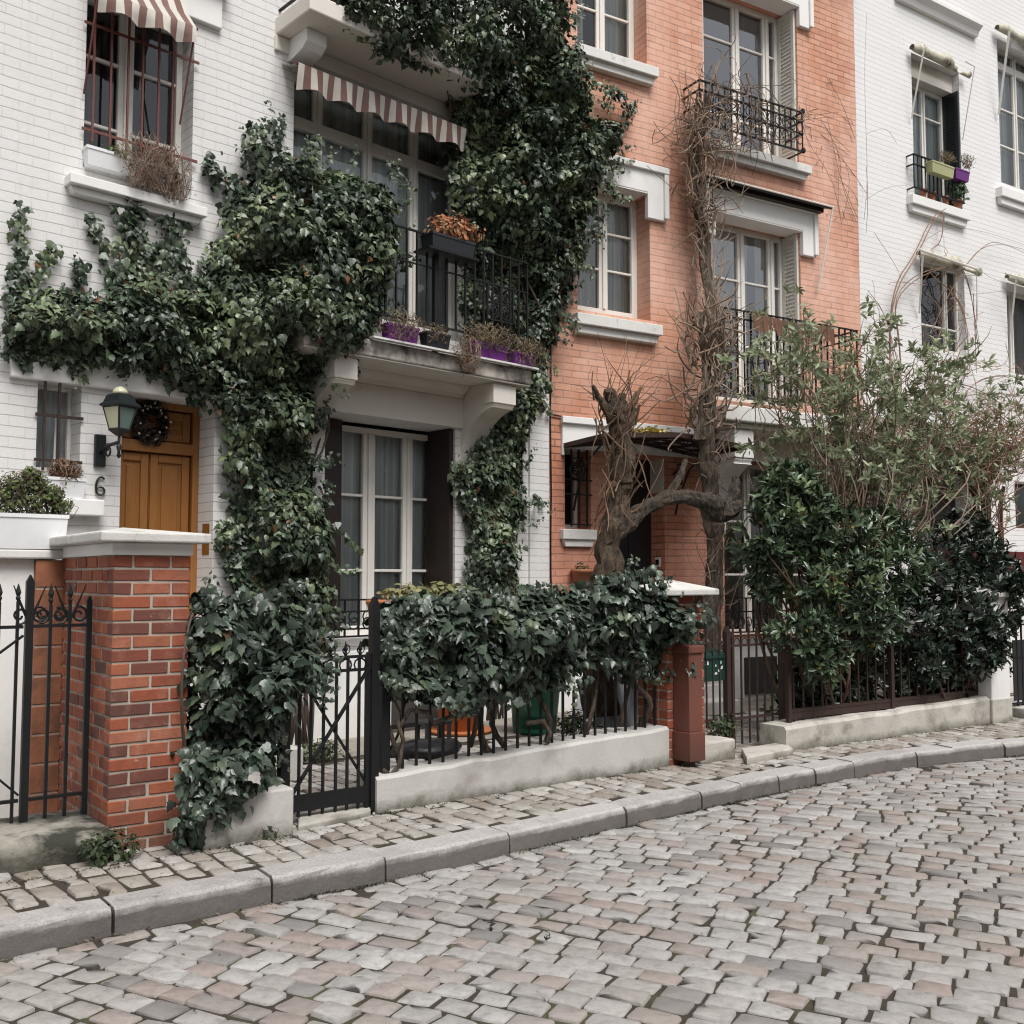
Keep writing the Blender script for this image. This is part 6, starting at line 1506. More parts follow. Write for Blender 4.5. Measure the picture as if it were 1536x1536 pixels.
# ---- wisteria on the orange house
def w_(x, y, d): s, z = FO.px(x, y, d); return np.array([s, -d, z])
base = (FO.s(1068, 960, .95), .95, PAV)
wi, off = plant(FO, 'wisteria', 'leafless wisteria with a twisted trunk climbing the orange house past both balconies', 'creeper', base)
mb = MB()
for dx, r in ((0, .105), (7, .06), (-6, .05)):
    knotty(mb, [w_(1066 + dx, 975, .95), w_(1070 - dx, 900, .95), w_(1074 + dx * .6, 830, .95), w_(1070 - dx, 770, .95), w_(1060 + dx, 700, .95), w_(1056 - dx, 640, .95)], [r * 1.1, r, r * .95, r * .95, r * .9, r * .9], 9, off)
for k in range(15):
    dx = random.uniform(-15, 17); r = random.choice((.022, .028, .035, .045)); dd = random.uniform(-.08, .08); w2_ = lambda x, y, d: w_(x + random.gauss(0, 5), y, d + dd)
    knotty(mb, [w2_(1058 + dx, 660, .95), w2_(1060 - dx * .5, 590, .88), w2_(1066 + dx, 520, .75), w2_(1066 + dx * .8, 470, .6)], [r, r, r, r * .9], 6, off, sub=5)
for k in range(6):
    dx = random.uniform(-9, 10); r = random.choice((.022, .03, .04, .05)); w2_ = lambda x, y, d: w_(x + random.gauss(0, 3), y, d)
    knotty(mb, [w2_(1066 + dx, 480, .6), w2_(1064 - dx * .6, 420, .28), w2_(1056 + dx * .5, 360, .2), w2_(1046 - dx * .4, 310, .2), w2_(1042 + dx * .8, 255, .25), w2_(1048 + dx * .9, 200, .3), w2_(1052 + dx, 140, .34)], [r, r * .9, r * .85, r * .75, r * .6, r * .5, r * .35], 6, off, sub=5)
mb.build('trunk', M['bark_grey'], wi)
mb = MB()
def tangle(n, box, d0, d1, l, amp, r, up=0.0):
    for _ in range(n):
        a = w_(random.uniform(box[0], box[2]), random.uniform(box[1], box[3]), random.uniform(d0, d1)); dirn = RNG.normal(0, 1, 3) * np.array([1, .45, 1]); dirn[2] += up; dirn /= np.linalg.norm(dirn)
        b = a + dirn * l * random.uniform(.5, 1.3); m_ = 8; mb.tube([tuple(np.array(v) - off) for v in wander(a, b, m_, amp * .55, .02)], [r * random.uniform(.7, 1.3) * (1 - .07 * i) for i in range(m_ + 1)], 4)
tangle(110, (1034, 480, 1088, 650), .75, 1.05, .6, .10, .014, 1.6)
tangle(90, (1034, 170, 1072, 320), .15, .5, .6, .18, .010, 1.1)
tangle(80, (1045, 125, 1140, 235), .28, .55, .6, .22, .008, .1)
tangle(50, (1045, 300, 1075, 350), .15, .35, .35, .12, .008)
tangle(30, (1052, 350, 1080, 480), .15, .45, .5, .08, .010, 1.4)
tangle(30, (1050, 640, 1085, 760), .8, 1.05, .5, .08, .008, .8)
tangle(30, (1055, 770, 1095, 920), .85, 1.1, .5, .08, .006, .8)
tangle(45, (1050, 465, 1110, 520), .5, .85, .5, .12, .007, .1)
tangle(14, (1180, 165, 1215, 185), .25, .4, .35, .06, .006, .1)
for (x0, y0, x1, y1) in ((1205, 170, 1262, 320), (1240, 180, 1275, 330), (1210, 180, 1270, 230), (1230, 220, 1290, 300), (1245, 120, 1290, 200), (1200, 175, 1284, 190), (1255, 230, 1262, 330), (1225, 240, 1240, 320)):
    for _ in range(2):
        a, b = w_(x0 + random.gauss(0, 6), y0 + random.gauss(0, 6), .04), w_(x1 + random.gauss(0, 8), y1 + random.gauss(0, 8), .03); mb.tube([tuple(np.array(v) - off) for v in wander(a, b, 8, .07)], .0035, 4)
mb.build('twigs', M['twig'], wi)
# ---- creeper on the right white house
def r_(x, y, d): s, z = FR.px(x, y, d); return np.array([s, -d, z])
base = (FR.s(1350, 900, .3), .3, PAV)
cr, off = plant(FR, 'bare_creeper', 'thin reddish bare creeper arching over the right white house and its small dark window', 'creeper', base)
mb = MB()
paths = [([(1345, 640), (1332, 500), (1345, 430), (1375, 385), (1400, 330), (1418, 318)], .012), ([(1350, 640), (1352, 520), (1338, 450), (1372, 410), (1430, 398), (1452, 415), (1470, 520)], .010), ([(1345, 560), (1330, 470), (1300, 440)], .006), ([(1415, 322), (1414, 360), (1395, 376)], .010),
         ([(1450, 396), (1470, 372), (1500, 365), (1540, 375)], .006), ([(1385, 362), (1420, 340), (1470, 345), (1540, 368)], .004), ([(1460, 400), (1500, 425), (1560, 430)], .004), ([(1396, 410), (1440, 450), (1450, 500), (1455, 560)], .009), ([(1390, 440), (1420, 470), (1400, 530)], .006), ([(1440, 410), (1415, 460), (1395, 500)], .006),
         ([(1296, 330), (1302, 270), (1296, 120), (1300, 20)], .004), ([(1298, 300), (1330, 280), (1360, 278)], .003), ([(1300, 250), (1302, 310), (1299, 350)], .005), ([(1312, 350), (1345, 400), (1352, 420)], .0035), ([(1310, 480), (1312, 430), (1308, 420)], .004), ([(1460, 440), (1465, 560)], .006), ([(1455, 442), (1520, 435)], .004), ([(1300, 200), (1330, 190), (1345, 215)], .003),
         ([(1420, 640), (1455, 575), (1500, 560), (1560, 570)], .008), ([(1400, 620), (1450, 590), (1520, 590), (1560, 600)], .007), ([(1430, 650), (1480, 610), (1560, 620)], .007)]
for pts, r in paths:
    for j in range(2 if r > .005 else 1):
        P = [r_(x + random.gauss(0, 4 * j), y + random.gauss(0, 4 * j), .10 + .1 * random.random()) for x, y in pts]; Q = smooth_poly([tuple(p) for p in P], 2); mb.tube([tuple(np.array(v) - off) for v in Q], [r * (1 - .5 * i / len(Q)) for i in range(len(Q))], 4)
for _ in range(90):
    a = r_(random.uniform(1340, 1540), random.uniform(540, 680), random.uniform(.1, .6)); b = a + RNG.normal(0, .35, 3) * np.array([1, .5, .7]); mb.tube([tuple(np.array(v) - off) for v in wander(a, b, 6, .1)], .0045, 4)
for _ in range(26):
    a = r_(random.uniform(1378, 1450), random.uniform(390, 520), .12); b = a + RNG.normal(0, .3, 3) * np.array([1, .3, 1]); mb.tube([tuple(np.array(v) - off) for v in wander(a, b, 6, .1)], .004, 4)
mb.tube([tuple(np.array(v) - off) for v in wander((base[0], -.3, PAV), tuple(r_(1347, 640, .15)), 8, .08)], [.03 - .002 * i for i in range(9)], 6)
mb.build('stem', M['twig_red'], cr)
# ================================================================ things on the houses and in the gardens
def tuft(parent, off, c, r, n, mat, kind='round', size=.035, twigs=0, tmat='twig', up=.5, seed=1):
    """loose plant: small leaves through an ellipsoid c, r (frame coords) plus thin stems from its base"""
    u = unit(RNG.normal(0, 1, (n, 3))); rad = RNG.uniform(0, 1, n) ** .45 * (.6 + .8 * vnoise(u * 2 + np.array(c), seed))
    P = np.array(c) + u * np.array(r) * rad[:, None]
    Nn = u + np.array([0, -.3, up]) + RNG.normal(0, .5, (n, 3)); D = u + RNG.normal(0, .6, (n, 3)) + np.array([0, 0, .2])
    o = leaf_mesh('foliage', P - off, Nn, D, size * RNG.uniform(.6, 1.3, n), M[mat], parent, kind)
    if twigs:
        mb = MB()
        for k in range(twigs):
            a = np.array(c) + np.array([random.uniform(-.6, .6) * r[0], random.uniform(-.4, .4) * r[1], -r[2] * .9]); v = unit(RNG.normal(0, 1, (1, 3)))[0]; v[2] = abs(v[2]); b = np.array(c) + v * np.array(r) * 1.1
            mb.tube([tuple(np.array(q) - off) for q in wander(a, b, 4, .03)], .0025, 3)
        mb.build('stem', M[tmat], parent)
    return o
def trough(fr, name, label, s0, s1, z0, z1, d1, depth, mat, group=None, taper=.02):
    """open tapered planter box; front at depth d1 from the wall; returns (thing, offset)"""
    t = thing(name, label, 'planter', fr.w((s0 + s1) / 2, d1 - depth / 2, z0), fr.rot, group); off = np.array([(s0 + s1) / 2, -(d1 - depth / 2), z0])
    a, b, h, k = (s1 - s0) / 2, depth / 2, z1 - z0, .012; mb = MB()
    def ring(x, y, z): return [(-x, -y, z), (x, -y, z), (x, y, z), (-x, y, z)]
    V = ring(a - taper, b - taper, 0) + ring(a - .006, b - .006, h - .025) + ring(a, b, h - .024) + ring(a, b, h) + ring(a - k, b - k, h) + ring(a - k - .004, b - k - .004, h - .04)
    f = [(3, 2, 1, 0)]
    for l in range(5):
        for i in range(4): f.append((l * 4 + i, l * 4 + (i + 1) % 4, (l + 1) * 4 + (i + 1) % 4, (l + 1) * 4 + i))
    mb.add(V, f); mb.build('box', M[mat], t)
    mb = MB(); mb.add(ring(a - k - .003, b - k - .003, h - .035), [(0, 1, 2, 3)]); mb.build('soil', M['soil'], t)
    return t, off
def pot(fr, name, label, s, d, z, r, h, mat, group=None):
    t = thing(name, label, 'flower pot', fr.w(s, d, z), fr.rot, group); mb = MB()
    mb.lathe([(r * .66, 0), (r * .7, .01), (r * .93, h * .80), (r * 1.04, h * .81), (r * 1.04, h), (r * .93, h), (r * .9, h * .86), (.01, h * .86)], 22); mb.build('pot', M[mat], t, True)
    t.children[0].data.polygons.foreach_set('use_smooth', [len(p.vertices) == 4 for p in t.children[0].data.polygons])
    return t, np.array([s, -d, z])
L = FL; S = L.s; Zf = L.z
# ---- striped awnings
def awning(fr, label, s0, s1, zbar, d, rise, vh, mat, scal=.33, arms=True):
    t = thing('awning', label, 'awning', fr.w(s0, 0, zbar), fr.rot); w = s1 - s0
    V = []; n = 48
    for i in range(n + 1):
        x = w * i / n; sag = .015 * math.sin(x * 7)
        V += [(x, -.01, rise), (x, -d * .5, rise * .5 - .02 + sag), (x, -d, .012), (x, -d - .012 + .006 * math.sin(x * 40), 0), (x, -d - .005 + .02 * math.sin(x * 19 + 1), -vh * .5), (x, -d - .0 + .035 * math.sin(x * 19 + 1), -vh + .035 * abs(math.sin(PI * x / scal)) ** .7)]
    raw_mesh('canvas', V, [(i * 6 + k, i * 6 + k + 1, (i + 1) * 6 + k + 1, (i + 1) * 6 + k) for i in range(n) for k in range(5)], M[mat], t, True)
    mb = MB(); mb.tube([(-.02, -d + .012, .0), (w + .02, -d + .012, .0)], .013, 6)
    if arms:
        for x in (0.0, w): mb.tube([(x, -d + .012, 0), (x, -.03, -.75)], .009, 5)
    mb.build('frame', M['iron_red'] if mat == 'stripes' else M['frame_white'], t)
    return t
awning(L, 'short brown and cream striped awning over the barred window', w1[0] - .02, S(294, 45, .3), L.z(294, 42, .3), .3, .42, .17, 'stripes')
awning(L, 'long brown and cream striped awning with scalloped edge under the top balcony', L.s(447, 108, .3), S(699, 195, .3), L.z(698, 194, .3), .3, .12, .24, 'stripes', arms=False)
# ---- lamp
ls_, lz_ = L.px(150, 676, .02); lt_ = thing('wall_lamp', 'dark lantern on a wall bracket between the small barred window and the oak door', 'lamp', L.w(ls_, 0, lz_), L.rot)
lx, lzz = L.px(179, 646, .30); lx -= ls_; lzz -= lz_; ly = -.30
mb = MB(); mb.box(-.045, .045, -.035, 0, -.13, .13); mb.build('wall_plate', M['lamp_paint'], lt_, bevel=.008)
mb = MB(); mb.tube([(0, -.03, -.02), (lx * .3, -.12, .03), (lx * .8, -.25, .04), (lx, ly, lzz - .09)], .014, 6); mb.tube(scroll((lx * .45, -.15, -.01), .015, .06, 1.2, 'yz', n=16), .008, 5); mb.tube([(lx, ly, lzz - .2), (lx, ly, lzz + .01)], .012, 6); mb.lathe([(.004, -.22), (.02, -.2), (.01, -.17), (.022, -.13), (.012, -.1)], 8, (lx, ly, lzz)); mb.build('bracket', M['lamp_paint'], lt_, True)
def sq(r, z, rot=.0):
    r *= .82; z *= .82; return [(lx + r * math.cos(rot + PI / 4 + k * PI / 2), ly + r * math.sin(rot + PI / 4 + k * PI / 2), lzz + z) for k in range(4)]
def frustum(levels, rot=0.0, cap=True):
    m = MB(); V = []
    for r, z in levels: V += sq(r, z, rot)
    f = [(l * 4 + i, l * 4 + (i + 1) % 4, (l + 1) * 4 + (i + 1) % 4, (l + 1) * 4 + i) for l in range(len(levels) - 1) for i in range(4)]
    if cap: f += [(3, 2, 1, 0), tuple((len(levels) - 1) * 4 + k for k in range(4))]
    m.add(V, f); return m
RT = .35; LFACE = 1
frustum([(.03, -.05), (.085, -.01), (.10, .0), (.10, .018), (.07, .02)], RT).build('tray', M['lamp_paint'], lt_)
g = frustum([(.088, .02), (.145, .225)], RT, False)
g.build('glass', M['lamp_glass_side'], lt_)
gl2 = MB(); A_ = sq(.0885, .02, RT); B_ = sq(.1455, .225, RT)
for (i, j) in ((LFACE, (LFACE + 1) % 4),):
    gl2.add([A_[i], A_[j], B_[j], B_[i]], [(0, 1, 2, 3)])
gl2 = [Vector(v) + Vector((-.003, -.003, 0)) for v in gl2.v]; raw_mesh('glass', gl2, [(0, 1, 2, 3)], M['lamp_glass'], lt_)
mb = MB()
mb.tube(sq(.150, .225, RT) + sq(.150, .225, RT)[:1], .008, 4)
for a_, b_ in zip(sq(.092, .02, RT), sq(.150, .225, RT)): mb.tube([a_, b_], .008, 4)
mb.build('frame', M['lamp_paint'], lt_)
frustum([(.155, .225), (.185, .235), (.185, .25), (.15, .275), (.125, .335), (.105, .35), (.06, .352)], RT).build('roof', M['lamp_paint'], lt_)
mb = MB(); mb.lathe([(.06, .288), (.058, .31), (.042, .335), (.018, .348), (.004, .352)], 14, (lx, ly, lzz)); mb.build('dome', M['lamp_glass'], lt_, True)
# ---- wreath
wd = -.24; wx, wz = L.px(227, 633, wd); wt = thing('wreath', 'dark twig wreath with small cream berries hung on the oak door', 'wreath', L.w(wx, wd, wz), L.rot)
n = 900; th = RNG.uniform(0, 2 * PI, n); R0 = .125 + RNG.normal(0, .022, n); P = np.c_[R0 * np.cos(th), RNG.normal(0, .022, n), R0 * np.sin(th) * 1.12]
leaf_mesh('foliage', P, np.c_[np.cos(th), -np.ones(n), np.sin(th)] + RNG.normal(0, .5, (n, 3)), RNG.normal(0, 1, (n, 3)), RNG.uniform(.03, .06, n), M['wreath'], wt, 'round')
first = None; b = MB(); b.lathe([(.001, -.011), (.008, -.008), (.011, 0), (.008, .008), (.001, .011)], 8)
for k in range(20):
    a = random.uniform(0, 2 * PI)
    if first is None: q = first = b.build('berry', M['berry'], wt, True)
    else: q = first.copy(); link(q, wt)
    q.location = ((.125 + random.gauss(0, .02)) * math.cos(a), -.04, (.14 + random.gauss(0, .02)) * math.sin(a))
# ---- planters on the white house
ledge = MB(); ledge.box(S(560, 520, .66), S(808, 560, .66), -.665, -.602, bz1_L + .002, bz1_L + .02); lz0 = bz1_L + .02
ledge.build('planter_ledge', M['sill'], H1)
def px_trough(fr, label, x0, x1, yt, z0, d1, depth, mat, h=None, group=None):
    xm = (x0 + x1) / 2; z1 = fr.z(xm, yt, d1) if h is None else z0 + h
    return trough(fr, 'planter_box', label, fr.s(x0, yt, d1), fr.s(x1, yt, d1), z0, z1, d1, depth, mat, group)
def at_(fr, x, y, d): s, z = fr.px(x, y, d); return (s, -d, z)
t, off = px_trough(L, 'purple planter with dry stems, leftmost on the balcony ledge', 582, 630, 500, lz0 + .002, .665, .13, 'planter_purple', .15); tuft(t, off, at_(L, 602, 488, .64), (.25, .11, .15), 480, 'dry_olive', 'lance', .045, 40)
t, off = px_trough(L, 'black planter between two purple ones on the balcony ledge', 640, 677, 508, lz0 + .002, .665, .13, 'planter_black', .15); tuft(t, off, at_(L, 655, 500, .64), (.16, .08, .10), 220, 'dry_olive', 'lance', .04, 20)
t, off = px_trough(L, 'widest purple planter with tangled dry plants on the balcony ledge', 713, 762, 520, lz0 + .002, .665, .13, 'planter_purple', .15); tuft(t, off, at_(L, 735, 506, .64), (.36, .13, .15), 800, 'dry_olive', 'lance', .045, 60); tuft(t, off, at_(L, 702, 532, .70), (.17, .06, .19), 420, 'dry', 'lance', .04, 40)
t, off = px_trough(L, 'small purple planter at the right end of the balcony ledge', 772, 803, 532, lz0 + .002, .665, .13, 'planter_purple', .13); tuft(t, off, at_(L, 792, 528, .64), (.25, .11, .15), 520, 'dry_olive', 'lance', .045, 40)
rzz = L.z(680, 384, .62); t, off = px_trough(L, 'dark planter of orange flowers fixed on the balcony handrail', 649, 714, 356, rzz, .70, .2, 'planter_black', .16, None)
mb = MB(); a = (S(714, 356, .7) - S(649, 356, .7)) / 2; mb.box(-a - .06, a + .02, -.13, .12, -.024, -.002); mb.build('shelf', M['iron'], t)
tuft(t, off, at_(L, 682, 344, .6), (.33, .14, .15), 620, 'orange_bloom', 'round', .05, 25, 'stem')
t, off = px_trough(L, 'white window box with a mass of dried flowers on the barred window sill', 130, 284, 240, L.z(200, 268, .06) + .01, .11, .13, 'planter_white', .15)
tuft(t, off, at_(L, 222, 245, .16), (.26, .12, .24), 900, 'dry', 'lance', .035, 90); tuft(t, off, at_(L, 262, 262, .16), (.16, .10, .24), 500, 'dry', 'lance', .035, 60); tuft(t, off, at_(L, 176, 228, .08), (.12, .05, .05), 90, 'herb', 'round', .035)
t, off = px_trough(L, 'small white planter with a dry round plant on the sill under the small barred window', 58, 131, 718, L.z(95, 747, .1) + .002, .10, .13, 'planter_white', .16); tuft(t, off, at_(L, 98, 706, .05), (.12, .07, .09), 500, 'dry', 'lance', .05, 60)
pd_ = qd - .05; z0_ = qzt + .064
t, off = trough(F1, 'planter_box', 'long white planter with pale green herbs on the parapet coping, cut by the left edge', F1.s(104, 780, pd_ + .09) - 1.0, F1.s(104, 780, pd_ + .09), z0_, F1.z(90, 772, pd_ + .09), pd_ + .09, .24, 'planter_white')
for x, y, r in ((10, 752, .12), (35, 745, .13), (60, 750, .11), (88, 758, .07), (50, 722, .07), (20, 730, .08), (45, 712, .04), (75, 740, .06)): tuft(t, off, at_(F1, x, y, pd_), (r * 1.2, .09, r), 240, 'herb', 'round', .028, 30, 'weed' if False else 'stem')
# ---- sedum trough behind the middle hedge, with its pot
t, off = pot(F1, 'flower_pot', 'small orange pot peeping over the railing at the left end of the middle hedge', F1.s(568, 915, -.3), -.3, F1.z(568, 935, -.3), .085, .16, 'terracotta_orange')
t, off = px_trough(F1, 'trough of pale sedum on top of the middle hedge railing', 585, 690, 905, F1.z(640, 925, -.35), -.30, .18, 'terracotta', .12); tuft(t, off, at_(F1, 610, 893, -.38), (.22, .13, .08), 320, 'sedum', 'round', .05); tuft(t, off, at_(F1, 665, 890, -.38), (.24, .13, .07), 320, 'sedum', 'round', .05)
# ---- orange house: wall pot, bamboo, litter
sw, zw = FO.px(872, 880, .1); t, off = pot(FO, 'wall_pot', 'terracotta pot hung on the orange wall below the small window', sw, .12, zw, .13, .2, 'terracotta'); tuft(t, off, at_(FO, 872, 853, .12), (.1, .08, .05), 60, 'weed', 'round', .04)
bs_ = thing('bamboo_screen', 'brown reed screen drooping over the handrail of the orange house balcony', 'screen', FO.w(FO.s(1125, 470, .6), .6, FO.z(1125, 470, .6)), FO.rot)
x1 = FO.s(1248, 490, .6) - FO.s(1125, 470, .6); mb = MB()
for k in range(60):
    x = x1 * k / 60; h = .22 + .05 * math.sin(k * .35) + random.gauss(0, .02); zt_ = .02 - .05 * math.sin(x / x1 * PI) + random.gauss(0, .008)
    mb.add([(x, -.03, zt_), (x + x1 / 62, -.03, zt_), (x + x1 / 62, .06, zt_ + .03), (x, .06, zt_ + .03), (x, -.05, zt_ - h), (x + x1 / 62, -.05, zt_ - h)], [(0, 1, 2, 3), (1, 0, 4, 5)])
mb.build('reeds', M['bamboo'], bs_)
yl = thing('leaf_litter', 'yellow heap of fallen leaves on top of the glass canopy', 'leaves', FO.w(FO.s(978, 652, .6), .6, FO.z(978, 652, .6)), FO.rot)
n = 420; leaf_mesh('leaves', np.c_[RNG.normal(0, .17, n), RNG.normal(0, .07, n), RNG.uniform(0, .09, n) * np.exp(-RNG.uniform(0, 1, n))], np.c_[RNG.normal(0, .4, n), RNG.normal(0, .4, n), np.ones(n)], RNG.normal(0, 1, (n, 3)), .05, M['yellow_leaf'], yl, 'round')
# ---- right white house
R = FR; S = R.s; Zf = R.z
def old_awning(label, x0, x1, y, d, rolls, arms):
    s0, s1 = S(x0, y, d * .3), S(x1, y, d * .3); z = Zf(x0, y, .05); t = thing('awning', label, 'awning', R.w(s0, 0, z), R.rot); w = s1 - s0; V = []; n = 30; m = 7
    for i in range(n + 1):
        x = w * i / n; lump = .03 * math.sin(x * 9) + .05 * max(0, math.sin(x * 4.5 - 1.0)) + random.gauss(0, .006)
        for k in range(m): a = k / (m - 1) * PI * 1.5; rr = .05 + lump; V.append((x, -.05 - rr - rr * math.cos(a) * -.9, -.02 - .04 * (x / w) + rr * math.sin(a)))
    raw_mesh('canvas', V, [(i * m + k, i * m + k + 1, (i + 1) * m + k + 1, (i + 1) * m + k) for i in range(n) for k in range(m - 1)], M['canvas_old'], t, True)
    for (xa, ya, da, xb, yb, db, r) in arms:
        mb = MB(); a = at_(R, xa, ya, da); b = at_(R, xb, yb, db); o_ = np.array([s0, 0, z]); mb.tube([tuple(np.array(a) - o_), tuple(np.array(b) - o_)], r, 6); mb.build('arm', M['frame_white'], t)
    return t
old_awning('rolled torn canvas awning over the window with flower pots', 1364, 1448, 72, .2, 2, ((1386, 74, .35, 1367, 178, .04, .014), (1448, 92, .3, 1462, 100, .35, .008), (1462, 100, .35, 1444, 210, .04, .008)))
old_awning('rolled canvas awning over the tall window at the top right edge', 1492, 1560, 42, .2, 2, ((1514, 46, .4, 1498, 172, .05, .02),))
old_awning('weathered canvas awning over the small dark window wrapped in creeper', 1374, 1462, 380, .2, 1, ((1384, 384, .3, 1379, 470, .04, .014), (1378, 374, .32, 1467, 404, .32, .018), (1465, 405, .3, 1466, 480, .05, .006)))
old_awning('canvas awning over the lowest window at the right edge', 1507, 1560, 415, .2, 1, ((1524, 420, .3, 1516, 500, .04, .014), (1508, 410, .32, 1560, 425, .32, .016)))
railing(H3, S(1370, 260, .12), S(1446, 280, .12), Zf(1400, 290, .12), Zf(1376, 233, .12), .12, .10, name='window_guard', r=.007, rails=(0, .7, 1))
zs_ = Zf(1410, 304, .1) + .004
t, off = px_trough(R, 'yellow green planter hooked on the window guard of the right white house', 1399, 1432, 241, Zf(1415, 262, .26), .27, .14, 'planter_yellow', .17); tuft(t, off, at_(R, 1420, 236, .2), (.2, .08, .09), 160, 'dry_olive', 'lance', .05, 30)
t, off = px_trough(R, 'purple planter beside the yellow one on the upper window guard', 1434, 1455, 251, Zf(1445, 270, .26), .27, .14, 'planter_purple', .16); tuft(t, off, at_(R, 1450, 242, .2), (.14, .08, .12), 150, 'dry_olive', 'lance', .05, 30)
for x, lab, tf in ((1385, 'leftmost small clay pot on the upper sill of the right white house', 0), (1398, 'middle small clay pot on the upper sill of the right white house', 0), (1418, 'clay pot below the yellow planter on the upper sill', 0), (1436, 'clay pot with grey green leaves at the right end of the upper sill', 1)):
    t, off = pot(R, 'flower_pot', lab, S(x, 300, .06), .065, zs_, .055 if not tf else .075, .14, 'terracotta')
    if tf: tuft(t, off, at_(R, 1436, 282, .09), (.2, .12, .16), 420, 'succulent', 'round', .06)
# ---- things in the gardens
gz = PAV
def gpos(x, y): return F1.loc(*ground(x, y))
s_, d_ = gpos(690, 1098); t, off = pot(F1, 'flower_pot', 'big orange terracotta pot in the garden behind the middle railing', s_, d_, gz, .26, .36, 'terracotta_orange'); mb = MB(); mb.lathe([(.30, 0), (.33, .03), (.31, .035), (.01, .02)], 24); mb.build('saucer', M['terracotta_orange'], t, True)
s_, d_ = gpos(802, 1098); t = thing('garden_bin', 'tall green plastic tub in the garden behind the middle railing', 'bin', F1.w(s_, d_, gz), F1.rot)
mb = MB(); mb.lathe([(.20, 0), (.21, .02), (.25, .42), (.27, .43), (.27, .46), (.24, .46), (.22, .06), (.01, .05)], 24); mb.build('tub', M['green_plastic'], t, True)
mb = MB()
for a in (-1, 1): mb.tube([(a * .26, -.06, .40), (a * .31, -.05, .42), (a * .31, .05, .42), (a * .26, .06, .40)], .012, 6)
mb.build('handle', M['green_plastic'], t, True)
s_, d_ = gpos(882, 1086); t = thing('plastic_bag', 'crumpled white bag leaning among the garden clutter behind the railing', 'bag', F1.w(s_, d_, gz), F1.rot)
def crumple(prof, n=22, amp=.02, top=None):
    V = []; m = len(prof)
    for r, z in prof:
        for k in range(n): a = 2 * PI * k / n; rr = r * (1 + .12 * math.sin(3 * a + z * 9) + random.gauss(0, amp * 3)); V.append((rr * math.cos(a), rr * .7 * math.sin(a), z + random.gauss(0, amp * .3)))
    return V, [(i * n + k, i * n + (k + 1) % n, (i + 1) * n + (k + 1) % n, (i + 1) * n + k) for i in range(m - 1) for k in range(n)] + [tuple((m - 1) * n + k for k in range(n))]
V, f = crumple([(.10, 0), (.14, .05), (.15, .15), (.13, .25), (.08, .33), (.03, .38)]); raw_mesh('bag', V, f, M['bag_white'], t, True)
s_, d_ = gpos(945, 1085); t = thing('tarpaulin', 'black sheet draped over a heap beside the second brick pillar', 'tarpaulin', F1.w(s_, d_, gz), F1.rot)
V, f = crumple([(.42, 0), (.38, .08), (.30, .25), (.22, .42), (.14, .54), (.05, .6)], 30, .015); raw_mesh('sheet', V, f, M['dark_plastic'], t, True)
s_, d_ = gpos(640, 1132); t = thing('compost_bag', 'flat black sack lying on the garden paving with pale edge', 'sack', F1.w(s_, d_, gz), F1.rot)
V, f = crumple([(.30, 0), (.33, .03), (.31, .07), (.26, .10), (.12, .12)], 26, .02); raw_mesh('sack', V, f, M['dark_plastic'], t, True)
s_, d_ = gpos(650, 1112); t = thing('garden_stool', 'small black plastic tray stand behind the sack in the garden', 'stool', F1.w(s_, d_, gz), F1.rot)
mb = MB(); mb.box(-.15, .15, -.1, .1, .16, .20); mb.build('tray', M['planter_black'], t, bevel=.01)
for a in (-1, 1):
    for b_ in (-1, 1): mb = MB(); mb.box(a * .12 - .015, a * .12 + .015, b_ * .08 - .015, b_ * .08 + .015, 0, .16); mb.build('leg', M['planter_black'], t)
# ---- weeds along the walls
def weed(label, x, y, r, h, n, mat='weed', size=.035, z=PAV, group=None):
    X, Y = ground(x, y, z); t = thing('weed', label, 'plant', (X, Y, z), F1.rot, group); tuft(t, np.zeros(3), (0, 0, h * .45), (r, r * .6, h * .6), n, mat, 'round', size, 14 if r > .05 else 0, 'stem', .7); return t
weed('spreading weed at the left foot of the tall brick pillar', 165, 1292, .17, .16, 420)
weed('small weed at the right foot of the tall brick pillar', 281, 1268, .08, .18, 160)
weed('tiny weed at the foot of the left concrete plinth', 400, 1257, .06, .07, 90)
weed('low weed growing on the long concrete plinth under the hedge', 862, 1098, .17, .16, 420, z=mzt1 - .02)
weed('trailing weed over the small crumbling concrete block', 1085, 1103, .17, .16, 420, z=PAV + bz - .01)
weed('weed cushion in the garden seen through the crossed-brace gate', 480, 1140, .24, .16, 420)
weed('tiny bright green tuft between the road setts', 822, 1408, .02, .015, 26, 'weed', .012, z=0.0)
weed('small dark sprig on the road setts', 738, 1394, .014, .04, 12, 'wreath', .022, z=0.0)
# ---- moss and dead leaves caught along kerb and walls: one loose scatter
P = []; 
for _ in range(1500):
    s = RNG.uniform(7, KS[-1] - 9); x, y, tx, ty = kerb_at(s); k = RNG.uniform()
    if k < .45: d = -abs(RNG.normal(.01, .05)); z = .006
    elif k < .8: d = RNG.uniform(.22, 1.3); z = PAV + .006
    else: d = -RNG.uniform(.1, 3.5); z = .008
    P.append((x - ty * d, y + tx * d, z))
P = np.array(P); n = len(P)
o = leaf_mesh('fallen_leaves', P, np.c_[RNG.normal(0, .25, n), RNG.normal(0, .25, n), np.ones(n)], RNG.normal(0, 1, (n, 3)), RNG.uniform(.008, .024, n), M['dry_olive'], None, 'round')
tag(o, kind='stuff', label='tiny dead leaves caught along the kerb and between the setts', cat='leaves')
